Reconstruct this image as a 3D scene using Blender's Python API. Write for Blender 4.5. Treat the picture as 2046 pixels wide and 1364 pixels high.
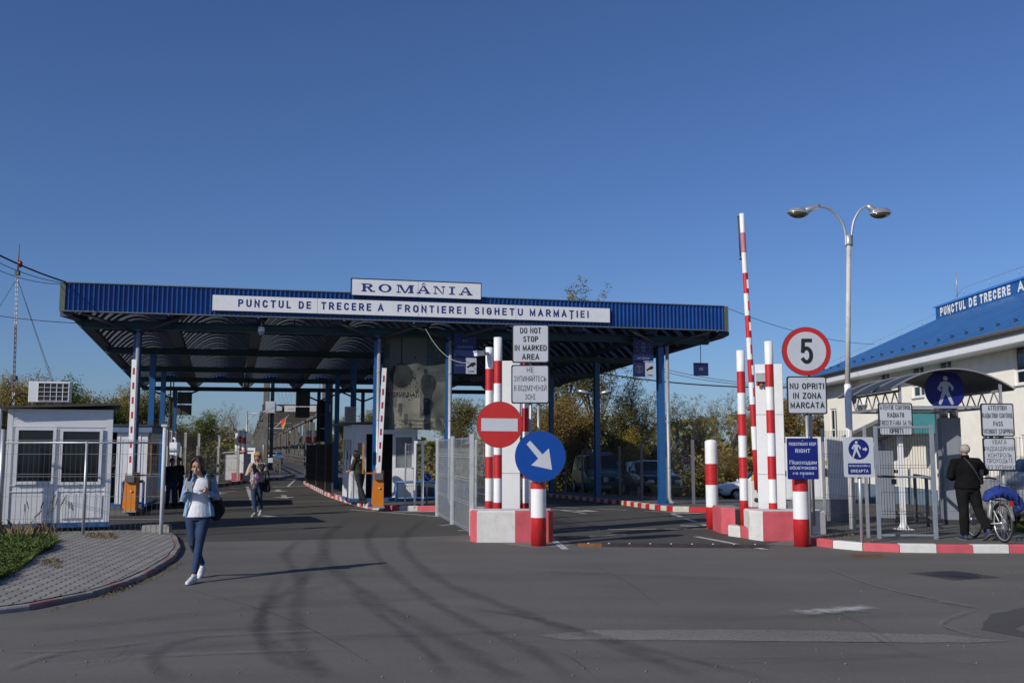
import bpy, math, random
from mathutils import Vector as V, Matrix
R = math.radians
rnd = random.Random(7)
for o in list(bpy.data.objects): bpy.data.objects.remove(o)
scn = bpy.context.scene
COL = scn.collection

# ---------------------------------------------------------------- camera, sky, sun, exposure
FPX, CAMZ, PITCH = 1989.0, 1.75, 0.1086
cam = bpy.data.objects.new('camera', bpy.data.cameras.new('camera')); COL.objects.link(cam)
cam.data.lens = FPX/2046*36; cam.data.sensor_width = 36; cam.data.clip_end = 3000; cam.data.clip_start = .1
cam.location = (0, 0, CAMZ); cam.rotation_euler = (math.pi/2+PITCH, 0, 0)
scn.camera = cam
SUN_EL, SUN_DIR = R(28), (-.735, -.678)          # horizontal direction towards the sun
world = bpy.data.worlds.new('World'); scn.world = world; world.use_nodes = True
wn = world.node_tree; bg = wn.nodes['Background']
sky = wn.nodes.new('ShaderNodeTexSky'); sky.sky_type = 'NISHITA'; sky.sun_disc = False
sky.sun_elevation = SUN_EL; sky.sun_rotation = math.atan2(SUN_DIR[0], SUN_DIR[1]); sky.altitude = 200
sky.air_density = 1.0; sky.dust_density = .6; sky.ozone_density = 3.0
tint = wn.nodes.new('ShaderNodeMix'); tint.data_type = 'RGBA'; tint.blend_type = 'MULTIPLY'; tint.inputs['Factor'].default_value = 1
wn.links.new(sky.outputs[0], tint.inputs['A']); tint.inputs['B'].default_value = (.68, .87, 1.26, 1)     # deep blue autumn air
wn.links.new(tint.outputs['Result'], bg.inputs[0]); bg.inputs[1].default_value = .071
sun = bpy.data.objects.new('sun', bpy.data.lights.new('sun', 'SUN')); COL.objects.link(sun)
sun.data.energy = 3.8; sun.data.angle = R(.53); sun.data.color = (1, .945, .85)
sd = V((SUN_DIR[0]*math.cos(SUN_EL), SUN_DIR[1]*math.cos(SUN_EL), math.sin(SUN_EL)))
sun.rotation_euler = sd.to_track_quat('Z', 'Y').to_euler(); sun.location = sd*60
vs = scn.view_settings; vs.view_transform = 'Standard'; vs.look = 'None'; vs.exposure = 0; vs.gamma = 1; vs.use_curve_mapping = False
scn.cycles.max_bounces = 6; scn.cycles.transparent_max_bounces = 16

# ---------------------------------------------------------------- helpers
def ray(px, py):
    cx = (px-1023)/FPX; cy = (682-py)/FPX
    return cx, math.cos(PITCH)-cy*math.sin(PITCH), math.sin(PITCH)+cy*math.cos(PITCH)
def sstep(a, b, x):
    t = min(1, max(0, (x-a)/(b-a))); return t*t*(3-2*t)
def gz(x, y):                                       # the lanes on the right dip gently away from the viewer
    u = (x+.2385*y)/1.028
    return -.02*min(max(0, y-28.5), 48)*sstep(5, 9.5, u)-.02*min(max(0, y-35), 40)*sstep(15, 22, u)
def at(px, py, Y):                                  # point seen at a photograph pixel, at distance Y
    x, y, z = ray(px, py); t = Y/y
    return V((x*t, Y, CAMZ+z*t))
def gr(px, py, h=0):                                # point on the ground (plus h) seen at a photograph pixel
    x, y, z = ray(px, py); t = 20
    for i in range(40):
        t = t*.5+.5*(h+gz(x*t, y*t)-CAMZ)/z
    return V((x*t, y*t, h+gz(x*t, y*t)))

MATS = {}
def mat(name, col, rough=.6, metal=0, var=.12, scale=6, bump=0, bscale=40, spec=.5, dirt=None, coat=0):
    if name in MATS: return MATS[name]
    m = bpy.data.materials.new(name); m.use_nodes = True; MATS[name] = m
    nt = m.node_tree; b = nt.nodes['Principled BSDF']
    b.inputs['Roughness'].default_value = rough; b.inputs['Metallic'].default_value = metal
    b.inputs['Specular IOR Level'].default_value = spec; b.inputs['Coat Weight'].default_value = coat
    tc = nt.nodes.new('ShaderNodeTexCoord')
    n = nt.nodes.new('ShaderNodeTexNoise'); n.inputs['Scale'].default_value = scale; n.inputs['Detail'].default_value = 6
    n.inputs['Roughness'].default_value = .65
    nt.links.new(tc.outputs['Object'], n.inputs['Vector'])
    r = nt.nodes.new('ShaderNodeValToRGB')
    c = list(col)
    r.color_ramp.elements[0].position = .3; r.color_ramp.elements[1].position = .7
    r.color_ramp.elements[0].color = [x*(1-var) for x in c]+[1]
    r.color_ramp.elements[1].color = [min(1, x*(1+var)) for x in c]+[1]
    nt.links.new(n.outputs['Fac'], r.inputs['Fac'])
    src = r.outputs['Color']
    if dirt:                                        # streaks / chips: (colour, threshold, scale)
        n2 = nt.nodes.new('ShaderNodeTexNoise'); n2.inputs['Scale'].default_value = dirt[2]; n2.inputs['Detail'].default_value = 8; n2.inputs['Roughness'].default_value = .7
        mp = nt.nodes.new('ShaderNodeMapping'); mp.inputs['Scale'].default_value = (1, 1, .35)
        nt.links.new(tc.outputs['Object'], mp.inputs['Vector']); nt.links.new(mp.outputs[0], n2.inputs['Vector'])
        r2 = nt.nodes.new('ShaderNodeValToRGB'); r2.color_ramp.elements[0].position = dirt[1]; r2.color_ramp.elements[1].position = min(1, dirt[1]+.12)
        nt.links.new(n2.outputs['Fac'], r2.inputs['Fac'])
        mx = nt.nodes.new('ShaderNodeMix'); mx.data_type = 'RGBA'
        nt.links.new(r2.outputs['Color'], mx.inputs['Factor']); nt.links.new(src, mx.inputs['A']); mx.inputs['B'].default_value = list(dirt[0])+[1]
        src = mx.outputs['Result']
    nt.links.new(src, b.inputs['Base Color'])
    if bump:
        n3 = nt.nodes.new('ShaderNodeTexNoise'); n3.inputs['Scale'].default_value = bscale; n3.inputs['Detail'].default_value = 5
        nt.links.new(tc.outputs['Object'], n3.inputs['Vector'])
        bp = nt.nodes.new('ShaderNodeBump'); bp.inputs['Strength'].default_value = bump; bp.inputs['Distance'].default_value = .02
        nt.links.new(n3.outputs['Fac'], bp.inputs['Height']); nt.links.new(bp.outputs[0], b.inputs['Normal'])
    return m

CR = {}
def _arc(cx, cy, rx, ry, a0, a1, n=7): return [(cx+rx*math.cos(R(a0+(a1-a0)*i/n)), cy+ry*math.sin(R(a0+(a1-a0)*i/n))) for i in range(n+1)]
def _glyphs():
    """plain monoline sign capitals: width and centre line strokes in a box one unit high"""
    g = {}; w = .56; h = w/2
    O = lambda w, y0=0, y1=1, r=.36: [(0, y0+r), (0, y1-r)]+_arc(w/2, y1-r, w/2, r, 180, 0)+_arc(w/2, y0+r, w/2, r, 0, -180)
    g['A'] = (.64, [[(0, 0), (.32, 1), (.64, 0)], [(.11, .3), (.53, .3)]]); g['B'] = (w, [[(0, .52), (.32, .52)]+_arc(.32, .26, .24, .26, 90, -90)+[(0, 0), (0, 1), (.3, 1)]+_arc(.3, .76, .22, .24, 90, -90)])
    C = _arc(h, .64, h, .36, 25, 180)+_arc(h, .36, h, .36, 180, 335); g['C'] = (w, [C]); g['G'] = (w, [_arc(h, .64, h, .36, 25, 180)+_arc(h, .36, h, .36, 180, 360)+[(w, .47), (.3, .47)]])
    g['D'] = (w, [[(0, 0), (0, 1), (.22, 1)]+_arc(.22, .62, .34, .38, 90, 0)+_arc(.22, .38, .34, .38, 0, -90)+[(0, 0), (0, .1)]])
    g['E'] = (.48, [[(.48, 1), (0, 1), (0, 0), (.48, 0)], [(0, .52), (.43, .52)]]); g['F'] = (.46, [[(.46, 1), (0, 1), (0, 0)], [(0, .5), (.4, .5)]]); g['H'] = (w, [[(0, 0), (0, 1)], [(w, 0), (w, 1)], [(0, .52), (w, .52)]])
    g['I'] = (0, [[(0, 0), (0, 1)]]); g['J'] = (.4, [[(.4, 1), (.4, .25)]+_arc(.2, .25, .2, .25, 0, -180)]); g['K'] = (.56, [[(0, 0), (0, 1)], [(.54, 1), (.02, .4)], [(.2, .58), (.56, 0)]]); g['L'] = (.45, [[(0, 1), (0, 0), (.45, 0)]])
    g['M'] = (.7, [[(0, 0), (0, 1), (.35, .12), (.7, 1), (.7, 0)]]); g['N'] = (w, [[(0, 0), (0, 1), (w, 0), (w, 1)]]); g['O'] = (.6, [O(.6)+[(0, .36), (0, .5)]]); g['0'] = (.5, [O(.5, r=.3)+[(0, .3), (0, .5)]])
    P = [(0, .46), (.3, .46)]+_arc(.3, .73, .25, .27, -90, 90)+[(0, 1)]; g['P'] = (.55, [[(0, 0)]+[(0, 1), (.3, 1)]+_arc(.3, .73, .25, .27, 90, -90)+[(0, .46)]]); g['R'] = (.56, [g['P'][1][0], [(.3, .46), (.56, 0)]])
    g['S'] = (.53, [_arc(.265, .75, .245, .25, 25, 250)+_arc(.265, .25, .265, .25, 70, -155)]); g['T'] = (.54, [[(0, 1), (.54, 1)], [(.27, 1), (.27, 0)]]); g['U'] = (w, [[(0, 1), (0, .32)]+_arc(h, .32, h, .32, 180, 360)+[(w, 1)]])
    g['V'] = (.6, [[(0, 1), (.3, 0), (.6, 1)]]); g['W'] = (.86, [[(0, 1), (.21, 0), (.43, .9), (.65, 0), (.86, 1)]]); g['X'] = (.56, [[(0, 0), (.56, 1)], [(0, 1), (.56, 0)]]); g['Y'] = (.58, [[(0, 1), (.29, .45), (.58, 1)], [(.29, .45), (.29, 0)]]); g['Z'] = (.53, [[(0, 1), (.53, 1), (0, 0), (.53, 0)]])
    g['1'] = (.25, [[(0, .78), (.25, 1), (.25, 0)]]); g['2'] = (.5, [_arc(.25, .73, .25, .27, 170, -30)+[(0, 0), (.5, 0)]]); g['3'] = (.5, [_arc(.25, .75, .23, .25, 160, -90)+[(.2, .5)], _arc(.25, .26, .25, .26, 90, -160)])
    g['5'] = (.52, [[(.48, 1), (.08, 1), (.045, .5)], _arc(.25, .32, .26, .32, 138, -140, 14)]); g['6'] = (.5, [O(.5, 0, .6, .28)+[(0, .28), (0, .6)]+_arc(.3, .62, .3, .38, 180, 70)]); g['7'] = (.5, [[(0, 1), (.5, 1), (.17, 0)]]); g['8'] = (.5, [_arc(.25, .75, .22, .25, -90, 270, 14), _arc(.25, .26, .25, .26, 90, 450, 14)])
    g['.'] = (0, [[(0, -.06), (0, .07)]]); g[':'] = (0, [[(0, -.06), (0, .07)], [(0, .5), (0, .63)]]); g['!'] = (0, [[(0, -.06), (0, .08)], [(0, .3), (0, 1)]])
    for a, c, ex in (('Ă', 'A', [_arc(.32, 1.28, .14, .1, 180, 360)]), ('Â', 'A', [[(.18, 1.14), (.32, 1.28), (.46, 1.14)]]), ('Î', 'I', [[(-.14, 1.14), (0, 1.28), (.14, 1.14)]]), ('Ț', 'T', [[(.27, -.16), (.22, -.32)]])): g[a] = (g[c][0], g[c][1]+ex)
    return g
GL = _glyphs()
class MB:
    def __init__(s): s.v = []; s.f = []; s.m = []; s.s = []
    def add(s, vs, fs, m=0, sm=False):
        b = len(s.v); s.v += [tuple(v) for v in vs]
        for f in fs: s.f.append([b+i for i in f]); s.m.append(m); s.s.append(sm)
        return s
    def box(s, x0, x1, y0, y1, z0, z1, m=0):
        vs = [(x, y, z) for z in (z0, z1) for y in (y0, y1) for x in (x0, x1)]
        return s.add(vs, [(0, 2, 3, 1), (4, 5, 7, 6), (0, 1, 5, 4), (2, 6, 7, 3), (0, 4, 6, 2), (1, 3, 7, 5)], m)
    def bar(s, p, q, w, h=None, m=0, up=(0, 0, 1)):
        p, q = V(p), V(q); h = h or w; t = (q-p).normalized(); u = V(up)
        if abs(t.dot(u)) > .98: u = V((0, 1, 0))
        a = t.cross(u).normalized()*w/2; b = a.cross(t).normalized()*h/2
        vs = [c+i*a+j*b for c in (p, q) for j in (-1, 1) for i in (-1, 1)]
        return s.add(vs, [(0, 1, 3, 2), (4, 6, 7, 5), (0, 4, 5, 1), (2, 3, 7, 6), (0, 2, 6, 4), (1, 5, 7, 3)], m)
    def tube(s, path, r, n=8, m=0, sm=True, side=None, caps=True, rnd_end=False, ms=None):
        path = [V(p) for p in path]; k = len(path)
        rs = [(x if isinstance(x, (tuple, list)) else (x, x)) for x in (r if isinstance(r, (list, tuple)) and len(r) == k and not (k == 2 and isinstance(r, tuple)) else [r]*k)]
        if rnd_end:
            t0 = (path[0]-path[1]).normalized(); t1 = (path[-1]-path[-2]).normalized(); a0, a1 = min(rs[0]), min(rs[-1])
            path = [path[0]+t0*a0*.9, path[0]+t0*a0*.6]+path+[path[-1]+t1*a1*.6, path[-1]+t1*a1*.9]
            g = lambda q, f: (q[0]*f, q[1]*f)
            rs = [g(rs[0], .35), g(rs[0], .78)]+rs+[g(rs[-1], .78), g(rs[-1], .35)]; k += 4
        vs = []; pa = V(side) if side is not None else None
        for i, p in enumerate(path):
            t = (path[min(i+1, k-1)]-path[max(i-1, 0)]).normalized()
            if pa is None:
                pa = V((0, 0, 1)) if abs(t.z) < .9 else V((1, 0, 0))
            a = pa-t*pa.dot(t)
            if a.length < 1e-5: a = t.orthogonal()
            a.normalize(); b = t.cross(a)
            if side is None: pa = a
            for j in range(n):
                c, d = math.cos(2*math.pi*j/n), math.sin(2*math.pi*j/n)
                vs.append(p+a*c*rs[i][0]+b*d*rs[i][1])
        b0 = len(s.v); s.v += [tuple(v) for v in vs]
        for i in range(k-1):
            for j in range(n):
                j2 = (j+1) % n
                s.f.append([b0+i*n+j, b0+i*n+j2, b0+(i+1)*n+j2, b0+(i+1)*n+j]); s.m.append(ms[i] if ms else m); s.s.append(sm)
        if caps:
            s.f.append([b0+j for j in reversed(range(n))]); s.f.append([b0+(k-1)*n+j for j in range(n)])
            s.m += [ms[0] if ms else m, ms[-1] if ms else m]; s.s += [False, False]
        return s
    def lathe(s, prof, c=(0, 0, 0), n=20, m=0, axis='z', sm=True, ms=None):
        vs = []; k = len(prof)
        for r, z in prof:
            for j in range(n):
                a = 2*math.pi*j/n; p = (r*math.cos(a), r*math.sin(a), z)
                if axis == 'x': p = (p[2], p[0], p[1])
                if axis == 'y': p = (p[1], p[2], p[0])
                vs.append((c[0]+p[0], c[1]+p[1], c[2]+p[2]))
        b0 = len(s.v); s.v += vs
        for i in range(k-1):
            for j in range(n):
                j2 = (j+1) % n
                s.f.append([b0+i*n+j, b0+i*n+j2, b0+(i+1)*n+j2, b0+(i+1)*n+j]); s.m.append(ms[i] if ms else m); s.s.append(sm)
        s.f.append([b0+j for j in reversed(range(n))]); s.f.append([b0+(k-1)*n+j for j in range(n)])
        s.m += [ms[0] if ms else m, ms[-1] if ms else m]; s.s += [False, False]
        return s
    def ell(s, c, r, n=12, m=0, M=None):
        vs = []; h = n//2+1
        for i in range(1, h):
            a = math.pi*i/h
            for j in range(n):
                b = 2*math.pi*j/n
                vs.append(V((r[0]*math.sin(a)*math.cos(b), r[1]*math.sin(a)*math.sin(b), r[2]*math.cos(a))))
        vs += [V((0, 0, r[2])), V((0, 0, -r[2]))]
        if M is not None: vs = [M @ v for v in vs]
        vs = [v+V(c) for v in vs]; fs = []
        for i in range(h-2):
            for j in range(n): fs.append((i*n+j, (i+1)*n+j, (i+1)*n+(j+1) % n, i*n+(j+1) % n))
        T, B = len(vs)-2, len(vs)-1
        for j in range(n): fs.append((T, j, (j+1) % n)); fs.append((B, (h-2)*n+(j+1) % n, (h-2)*n+j))
        return s.add(vs, fs, m, True)
    def prism(s, pts, d0, d1, M=None, m=0, ms=None):
        """2-D outline pts (x,y), extruded along +z of the frame M from d0 to d1"""
        n = len(pts); M = M or Matrix.Identity(4)
        vs = [M @ V((x, y, d0)) for x, y in pts]+[M @ V((x, y, d1)) for x, y in pts]
        s.add(vs, [list(reversed(range(n))), list(range(n, 2*n))], m)
        return s.add(vs, [(i, (i+1) % n, n+(i+1) % n, n+i) for i in range(n)], m if ms is None else ms)
    def flat(s, pts, d, M=None, m=0):
        M = M or Matrix.Identity(4)
        return s.add([M @ V((x, y, d)) for x, y in pts], [list(range(len(pts)))], m)
    def text(s, body, x, y, w, h, d, M=None, m=0, bold=0.0, sp=1.0, align='c', wmax=None):
        """letters of cap height h centred at x (or starting there) with baseline y, squeezed to width w"""
        if all(ch == ' ' or ch in GL for ch in body): return s.sign_text(body, x, y, w, h, d, M, m, .074+bold*1.1, .2*sp+(sp-1)*.9, align, wmax)
        key = (body, bold, sp)
        if key not in CR:
            c = bpy.data.curves.new('txt', 'FONT'); c.body = body; c.resolution_u = 3; c.space_character = sp
            o = bpy.data.objects.new('txt', c); me = bpy.data.meshes.new_from_object(o)
            CR[key] = ([tuple(v.co) for v in me.vertices], [tuple(p.vertices) for p in me.polygons])
            bpy.data.objects.remove(o); bpy.data.meshes.remove(me); bpy.data.curves.remove(c)
        vs, fs = CR[key]
        if not vs: return s
        x0 = min(v[0] for v in vs); x1 = max(v[0] for v in vs)
        ky = h/.71; kx = w/(x1-x0) if w else ky
        if wmax: kx = min(kx, wmax*ky)
        ox = x-(x1-x0)*kx/2 if align == 'c' else x
        M = M or Matrix.Identity(4)
        for q, e in ((0, 0), (-1, .0007), (1, .0014)) if bold > 0 else ((0, 0),):      # heavier strokes: the outline again, shifted sideways
            s.add([M @ V((ox+(v[0]-x0)*kx+q*bold*min(kx, ky)*1.3, y+v[1]*ky, d+e)) for v in vs], fs, m)
        return s
    def sign_text(s, body, x, y, w, h, d, M, m, t, sp, align, wmax):
        """monoline capitals drawn as mitred ribbons"""
        M = M or Matrix.Identity(4); ws = [.36 if ch == ' ' else GL[ch][0]+2*t for ch in body]; tot = sum(ws)+sp*(len(body)-1); kx = w/tot if w else h
        if wmax: kx = min(kx, wmax*h)
        th = t*min(h, kx*1.25); cx = x-tot*kx/2 if align == 'c' else x; e = 0
        for ch, cw in zip(body, ws):
            if ch != ' ':
                for st in GL[ch][1]:
                    P = [V((cx+(px_+t)*kx, y+th+py_*(h-2*th))) for px_, py_ in st]; P = [p for i, p in enumerate(P) if i == 0 or (p-P[i-1]).length > 1e-5]; L, Rr = [], []
                    for i, p in enumerate(P):
                        a = (p-P[i-1]).normalized() if i else (P[1]-p).normalized(); c = (P[i+1]-p).normalized() if i < len(P)-1 else a; n = V((-a.y-c.y, a.x+c.x))
                        n = n.normalized()*th/max(.35, math.sqrt(max(0, (1+a.dot(c))/2))) if n.length > 1e-4 else V((-a.y, a.x))*th
                        f = -a*th*.98 if i == 0 else (a*th*.98 if i == len(P)-1 else V((0, 0))); L.append(p+n+f); Rr.append(p-n+f)
                    k = len(P); s.add([M @ V((q.x, q.y, d+e+.00022*min(i % k, 16))) for i, q in enumerate(L+Rr)], [(i, i+1, k+i+1, k+i) for i in range(k-1)], m); e = e+.0007 if e < .0035 else 0
            cx += (cw+sp)*kx
        return s
    def xf(s, M, i0=0):
        for i in range(i0, len(s.v)): s.v[i] = tuple(M @ V(s.v[i]))
        return s
    def mesh(s, name, mats):
        me = bpy.data.meshes.new(name); me.from_pydata(s.v, [], s.f)
        for x in (mats if isinstance(mats, (list, tuple)) else [mats]): me.materials.append(x)
        me.polygons.foreach_set('material_index', s.m); me.polygons.foreach_set('use_smooth', s.s)
        me.update(); return me
    def build(s, name, mats, parent=None, loc=None, rz=0, bevel=0):
        o = bpy.data.objects.new(name, s.mesh(name, mats)); COL.objects.link(o)
        if parent is not None: o.parent = parent
        if loc is not None: o.location = loc
        if rz: o.rotation_euler = (0, 0, rz)
        if bevel:
            b = o.modifiers.new('bevel', 'BEVEL'); b.width = bevel; b.segments = 2; b.limit_method = 'ANGLE'; b.angle_limit = R(40)
        return o
UP = Matrix(((1, 0, 0, 0), (0, 0, -1, 0), (0, 1, 0, 0), (0, 0, 0, 1)))   # drawing plane upright, facing -Y
def upat(x=0, y=0, z=0, rz=0): return Matrix.Translation((x, y, z)) @ Matrix.Rotation(rz, 4, 'Z') @ UP
def rrect(w, h, r, n=4, cx=0, cy=0):
    p = []
    for sx, sy, a0 in ((1, 1, 0), (-1, 1, 90), (-1, -1, 180), (1, -1, 270)):
        for i in range(n+1):
            a = R(a0+90*i/n); p.append((cx+sx*(w/2-r)+r*math.cos(a), cy+sy*(h/2-r)+r*math.sin(a)))
    return p
def circ(r, n=40, cx=0, cy=0): return [(cx+r*math.cos(2*math.pi*i/n), cy+r*math.sin(2*math.pi*i/n)) for i in range(n)]
def tag(o, label, cat, group=None, kind=None):
    if label: o['label'] = label
    if cat: o['category'] = cat
    if group: o['group'] = group
    if kind: o['kind'] = kind
    return o
def thing(name, label, cat, loc=(0, 0, 0), rz=0, group=None):
    o = bpy.data.objects.new(name, None); COL.objects.link(o); o.empty_display_size = .2
    o.location = loc; o.rotation_euler = (0, 0, rz)
    return tag(o, label, cat, group)
def copy_tree(o, parent=None):
    c = o.copy(); COL.objects.link(c)
    if parent is not None: c.parent = parent
    for ch in [x for x in COL.objects if x.parent == o]: copy_tree(ch, c)
    return c
def fuse(mb, name, mats, parent, voxel=.01, it=4, fac=.5):
    """one continuous surface from overlapping closed shapes"""
    o = mb.build(name, mats)
    r = o.modifiers.new('r', 'REMESH'); r.mode = 'VOXEL'; r.voxel_size = voxel; r.use_smooth_shade = True
    if it:
        sm = o.modifiers.new('s', 'SMOOTH'); sm.factor = fac; sm.iterations = it
    dg = bpy.context.evaluated_depsgraph_get(); dg.update()
    me = bpy.data.meshes.new_from_object(o.evaluated_get(dg)); o.modifiers.clear(); o.data = me
    if parent is not None: o.parent = parent
    return o
# ---------------------------------------------------------------- materials
WHITE = mat('white paint', (.78, .78, .79), .45, var=.06, scale=3, dirt=((.47, .455, .42), .6, 7))
WHITE2 = mat('white plastic', (.74, .75, .77), .35, var=.04, dirt=((.5, .5, .48), .7, 4))
RED = mat('red paint', (.5, .018, .022), .4, var=.14, scale=5, dirt=((.40, .10, .085), .6, 11))
PINK = mat('faded red paint', (.52, .09, .11), .7, var=.16, scale=4, bump=.2, dirt=((.5, .35, .32), .64, 8))
SIGNRED = mat('red sign film', (.45, .02, .018), .4, var=.06, dirt=((.4, .1, .07), .74, 14))
SIGNBLUE = mat('blue sign film', (.005, .055, .29), .4, var=.06, spec=.3)
NAVY = mat('navy sign film', (.010, .018, .16), .45, var=.12, scale=4, spec=.3)
NAVY2 = mat('dark navy panel', (.008, .016, .085), .5, var=.1)
SIGNWHITE = mat('white sign film', (.47, .50, .55), .4, var=.05, scale=3, dirt=((.45, .45, .43), .7, 5))
GREYFILM = mat('grey sign film', (.4, .43, .5), .5, var=.06)
INK = mat('black ink', (.012, .013, .014), .5)
INKBLUE = mat('blue lettering', (.014, .03, .17), .45)
CONC = mat('painted white concrete', (.62, .61, .585), .85, var=.1, scale=5, bump=.35, dirt=((.38, .36, .32), .6, 4))
CONCG = mat('grey concrete', (.27, .26, .24), .9, var=.18, scale=5, bump=.4, dirt=((.17, .16, .15), .58, 6))
STEEL = mat('galvanised steel', (.42, .43, .45), .45, .55, var=.12, dirt=((.25, .24, .23), .66, 12))
STEELD = mat('dark steel', (.06, .062, .066), .55, .3)
WIRE = mat('galvanised wire', (.22, .23, .24), .5, .4)
WIRED = mat('dark wire', (.045, .045, .048), .6, .2)
ALU = mat('aluminium', (.62, .63, .65), .32, .7)
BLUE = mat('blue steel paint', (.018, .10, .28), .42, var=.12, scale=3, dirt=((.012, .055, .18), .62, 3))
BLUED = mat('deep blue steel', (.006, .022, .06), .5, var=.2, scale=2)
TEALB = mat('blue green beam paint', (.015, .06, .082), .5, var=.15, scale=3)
CORR = mat('blue corrugated sheet', (.011, .064, .255), .4, var=.28, scale=.9, dirt=((.02, .05, .13), .66, 3))
ORANGE = mat('orange barrier paint', (.60, .185, .012), .45, var=.1, dirt=((.35, .13, .04), .7, 7))
RUST = mat('rusty brown steel', (.16, .075, .03), .75, .2, var=.3, bump=.3, dirt=((.3, .17, .03), .6, 5))
BLACK = mat('black rubber', (.014, .014, .015), .7)
GLASS = mat('dark glass', (.012, .016, .02), .06, var=.2, scale=1.5, spec=.6)
CREAM = mat('cream render', (.86, .82, .73), .9, var=.06, scale=3, bump=.25, bscale=70, dirt=((.52, .49, .42), .66, 2))
PLINTH = mat('blue plinth paint', (.13, .2, .27), .8, var=.15)
TIMBER = mat('weathered timber', (.105, .095, .085), .85, var=.35, scale=3, bump=.5, dirt=((.055, .05, .045), .56, 2))
TIMBERD = mat('dark timber', (.045, .04, .036), .9, var=.35, scale=3, bump=.4)
TYRE = mat('tyre rubber', (.018, .018, .019), .85, bump=.2)
def glassy(name, col, fac, rough=.15):
    m = bpy.data.materials.new(name); m.use_nodes = True; nt = m.node_tree; b = nt.nodes['Principled BSDF']; out = nt.nodes['Material Output']
    b.inputs['Base Color'].default_value = list(col)+[1]; b.inputs['Roughness'].default_value = rough
    t = nt.nodes.new('ShaderNodeBsdfTransparent'); mx = nt.nodes.new('ShaderNodeMixShader'); n = nt.nodes.new('ShaderNodeTexNoise'); n.inputs['Scale'].default_value = 1.7
    mr = nt.nodes.new('ShaderNodeMapRange'); mr.inputs['To Min'].default_value = fac-.12; mr.inputs['To Max'].default_value = fac+.12
    nt.links.new(n.outputs['Fac'], mr.inputs['Value']); nt.links.new(mr.outputs[0], mx.inputs[0]); nt.links.new(t.outputs[0], mx.inputs[1]); nt.links.new(b.outputs[0], mx.inputs[2])
    nt.links.new(mx.outputs[0], out.inputs['Surface']); return m
FILM = glassy('clear plastic sheet', (.5, .52, .55), .3, .12)
def trans(name, col, tcol, fac, rough=.5):
    m = bpy.data.materials.new(name); m.use_nodes = True; nt = m.node_tree; b = nt.nodes['Principled BSDF']; out = nt.nodes['Material Output']
    n = nt.nodes.new('ShaderNodeTexNoise'); n.inputs['Scale'].default_value = 2.5; n.inputs['Detail'].default_value = 5
    tc = nt.nodes.new('ShaderNodeTexCoord'); nt.links.new(tc.outputs['Object'], n.inputs['Vector'])
    mix = nt.nodes.new('ShaderNodeMix'); mix.data_type = 'RGBA'; mix.inputs['A'].default_value = [c*.75 for c in col]+[1]; mix.inputs['B'].default_value = [min(1, c*1.2) for c in col]+[1]
    nt.links.new(n.outputs['Fac'], mix.inputs['Factor']); nt.links.new(mix.outputs['Result'], b.inputs['Base Color'])
    b.inputs['Roughness'].default_value = rough
    t = nt.nodes.new('ShaderNodeBsdfTranslucent'); t.inputs[0].default_value = list(tcol)+[1]
    mx = nt.nodes.new('ShaderNodeMixShader'); mx.inputs[0].default_value = fac
    nt.links.new(b.outputs[0], mx.inputs[1]); nt.links.new(t.outputs[0], mx.inputs[2]); nt.links.new(mx.outputs[0], out.inputs['Surface']); return m
SHEET = trans('translucent roof sheet', (.11, .125, .145), (.13, .155, .19), .45)
def leafm(name, a, b):
    m = bpy.data.materials.new(name); m.use_nodes = True; nt = m.node_tree; p = nt.nodes['Principled BSDF']; out = nt.nodes['Material Output']
    g = nt.nodes.new('ShaderNodeNewGeometry'); mix = nt.nodes.new('ShaderNodeMix'); mix.data_type = 'RGBA'
    mix.inputs['A'].default_value = list(a)+[1]; mix.inputs['B'].default_value = list(b)+[1]
    nt.links.new(g.outputs['Random Per Island'], mix.inputs['Factor']); nt.links.new(mix.outputs['Result'], p.inputs['Base Color'])
    p.inputs['Roughness'].default_value = .6
    t = nt.nodes.new('ShaderNodeBsdfTranslucent'); nt.links.new(mix.outputs['Result'], t.inputs[0])
    mx = nt.nodes.new('ShaderNodeMixShader'); mx.inputs[0].default_value = .3
    nt.links.new(p.outputs[0], mx.inputs[1]); nt.links.new(t.outputs[0], mx.inputs[2]); nt.links.new(mx.outputs[0], out.inputs['Surface']); return m
LEAF_G = leafm('green leaves', (.065, .105, .018), (.19, .20, .035))
LEAF_Y = leafm('yellowing leaves', (.15, .13, .02), (.42, .29, .04))
LEAF_B = leafm('brown autumn leaves', (.13, .085, .025), (.32, .21, .05))
LEAF_O = leafm('olive leaves', (.11, .105, .03), (.27, .22, .055))
LEAF_D = leafm('dark creeper leaves', (.04, .052, .012), (.16, .13, .025))
BARK = mat('bark', (.10, .085, .07), .9, var=.3, bump=.4)
BARKP = mat('pale bark', (.24, .21, .18), .9, var=.25)
GRASSM = leafm('grass blades', (.05, .10, .016), (.14, .19, .04))
DRYM = leafm('dry stalks', (.16, .12, .06), (.30, .22, .11))

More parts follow.
